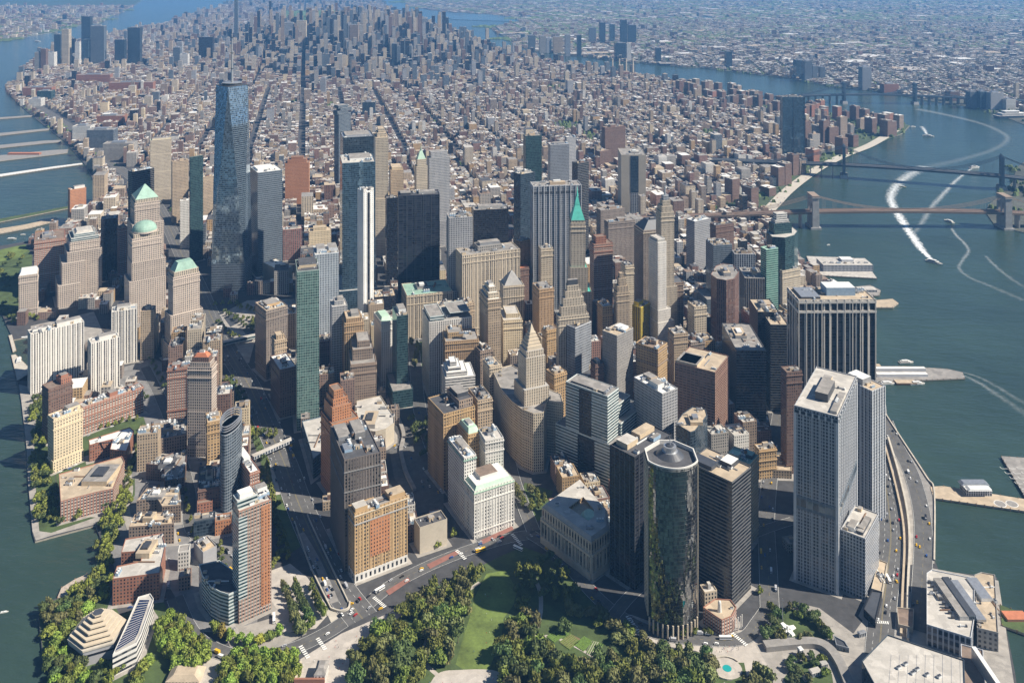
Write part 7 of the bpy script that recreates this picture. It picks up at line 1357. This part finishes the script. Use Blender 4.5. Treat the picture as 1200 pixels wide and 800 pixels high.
# ------------------------------------------------------------------ small things on the plazas
c = G(923, 742); root = tag(empty('pavilion', (c[0], c[1], ZG)), 'white flower shaped pavilion with four petals on the station plaza', 'pavilion')
for k in range(4):
    a = k*1.5708+.4; m = MB(); m.frustum([(2*math.cos(a)+(-3)*math.sin(-a), 2*math.sin(a)-3*math.cos(a)), (9*math.cos(a)-2*math.sin(-a), 9*math.sin(a)-2*math.cos(a)), (9*math.cos(a)+2*math.sin(-a), 9*math.sin(a)+2*math.cos(a)), (2*math.cos(a)+3*math.sin(-a), 2*math.sin(a)+3*math.cos(a))], 4, 5.2, .85, 'paint_white'); m.build('petal_roof', root)
m = MB(); m.cyl(0, 0, 2.4, 0, 8, 'paint_white', 12, 1); m.build('centre_tower', root)
c = G(852, 783); root = tag(empty('fountain', (c[0], c[1], ZG)), 'round garden fountain with a turquoise pool at the lower centre right', 'fountain'); m = MB(); m.cyl(0, 0, 4.2, 0, .5, 'pool', 24); m.build('pool', root); m = MB()
for i in range(24): a, b2 = i*.2618, (i+1)*.2618; m.prism([(r_*math.cos(t), r_*.9*math.sin(t)) for r_, t in ((4.3, a), (14, a), (14, b2), (4.3, b2))], 0, .4, 'plaza')
m.build('terrace', root); m = MB()
for i in range(14): a, b2 = .6+i*.3, .9+i*.3; m.prism([(r_*math.cos(t), r_*.9*math.sin(t)) for r_, t in ((14.2, a), (15.6, a), (15.6, b2), (14.2, b2))], 0, 1.5, 'concrete')
m.build('garden_wall', root)
c = G(365, 795); root = tag(empty('fort', (c[0], c[1], ZG)), 'small roofless stone fort building with pink inner walls at the bottom edge', 'fort'); m = MB(); m.box(-14, 14, -9, -7, 0, 7, 'trim_brick'); m.box(-14, -12, -7, 12, 0, 7, 'trim_lime'); m.box(4, 14, -6.9, 10, 0, 9, 'facade_white', 'roof_light'); m.build('walls', root); m = MB(); m.frustum([(3.5, -7), (14.5, -7), (14.5, 10.5), (3.5, 10.5)], 9, 12, .5, 'roof_gray'); m.build('pitched_roof', root)
c = G(218, 796); root = tag(empty('restaurant', (c[0], c[1], ZG)), 'low tan roofed pavilion at the bottom left plaza', 'pavilion'); m = MB(); m.box(-14, 14, -7, 7, 0, 5, 'facade_cream'); m.build('walls', root); m = MB(); m.frustum([(-16, -9), (16, -9), (16, 9), (-16, 9)], 5, 9, .6, 'roof_tan'); m.build('pitched_roof', root)
wallrun('viaduct', 'curving grey tunnel ramp wall around the lower right station plaza', smooth([(896, 760), (925, 757), (955, 756), (972, 764), (985, 782), (995, 806)]), 9, 5, 'road_light', 'ramp')
c = G(917, 731); m = MB(); m.cyl(0, 0, .6, 0, 26, 'metal_gray', 8, .25); tag(m.build('flagpole', None, (c[0], c[1], ZG)), 'tall grey pole standing among the station plaza trees', 'flagpole')
# people: small walking figures, one skinned body shared by all
def person_mesh():
    me = bpy.data.meshes.new('person'); J = [(0, 0, .95), (0, 0, 1.2), (0, 0, 1.45), (0, .02, 1.6), (0, .03, 1.72), (.11, .05, .9), (.12, .22, .5), (.12, .1, .04), (-.11, -.05, .9), (-.12, -.08, .5), (-.12, -.32, .08), (.2, 0, 1.4), (.27, -.1, 1.12), (.26, .08, .9), (-.2, 0, 1.4), (-.27, .1, 1.12), (-.25, .28, .95)]
    E_ = [(0, 1), (1, 2), (2, 3), (3, 4), (0, 5), (5, 6), (6, 7), (0, 8), (8, 9), (9, 10), (2, 11), (11, 12), (12, 13), (2, 14), (14, 15), (15, 16)]; R_ = [.16, .15, .17, .07, .11, .1, .07, .05, .1, .07, .05, .07, .05, .04, .07, .05, .04]
    me.from_pydata(J, E_, []); o = bpy.data.objects.new('person', me); col.objects.link(o); bm = bmesh.new(); bm.from_mesh(me); bm.verts.layers.skin.verify(); bm.to_mesh(me); bm.free()
    for i, r in enumerate(R_): me.skin_vertices[0].data[i].radius = (r, r)
    me.skin_vertices[0].data[0].use_root = True; o.modifiers.new('skin', 'SKIN'); o.modifiers.new('sub', 'SUBSURF').levels = 1
    dg = bpy.context.evaluated_depsgraph_get(); m2 = bpy.data.meshes.new_from_object(o.evaluated_get(dg)); bpy.data.objects.remove(o); return m2
pm = person_mesh(); PM = {}
for cl in ('black', 'white', 'red', 'blue'): q = pm.copy(); q.materials.clear(); q.materials.append(MATS['car_'+cl]); PM[cl] = q
for zone, n, where in (([(822, 757), (866, 757), (868, 766), (826, 764)], 26, 'walking on the plaza by the dark towers'), ([(352, 775), (400, 745), (460, 716), (440, 742), (410, 770), (400, 800)], 22, 'walking on the pale monument plaza'), ([(505, 795), (590, 792), (596, 806), (500, 806)], 12, 'walking on the path at the foot of the lawn'), ([(560, 690), (596, 690), (580, 760), (550, 770)], 14, 'resting on the sunny park lawn'), ([(322, 560), (345, 555), (350, 574), (325, 580)], 10, 'sitting area visitor standing on the school plaza'.replace('sitting area visitor ', ''))):
    P_ = GP(zone); xs, ys = [p[0] for p in P_], [p[1] for p in P_]; k = 0
    while k < n:
        x, y = CR.uniform(min(xs), max(xs)), CR.uniform(min(ys), max(ys))
        if not pip(np.array([x]), np.array([y]), P_)[0]: continue
        cl = CR.choice(list(PM)); o = bpy.data.objects.new('person', PM[cl]); col.objects.link(o); o.location = (x, y, ZG+.3); o.rotation_euler = (0, 0, CR.uniform(0, 6.28)); tag(o, 'tiny person in %s clothes %s' % (cl, where), 'person', 'people in %s %s' % (cl, where)); k += 1
# ------------------------------------------------------------------ haze: one even box of air round the camera and the scene
m, t, b_ = new_mat('haze'); t.nodes.remove(b_); pv = t.nodes.new('ShaderNodeVolumePrincipled'); pv.inputs['Color'].default_value = (.20, .50, 1., 1); pv.inputs['Density'].default_value = 5.3e-5; pv.inputs['Anisotropy'].default_value = .1
t.links.new(pv.outputs[0], t.nodes['Material Output'].inputs['Volume'])
m = MB(); X0, X1, Y0, Y1, Z0, Z1 = -42000, 42000, -600, 72000, -5, 720
m.box(X0, X1, Y0, Y1, Z0, Z1, 'haze'); m.face([(X0, Y0, Z0), (X0, Y1, Z0), (X1, Y1, Z0), (X1, Y0, Z0)], 'haze'); hz = tag(m.build('haze'), kind='stuff')
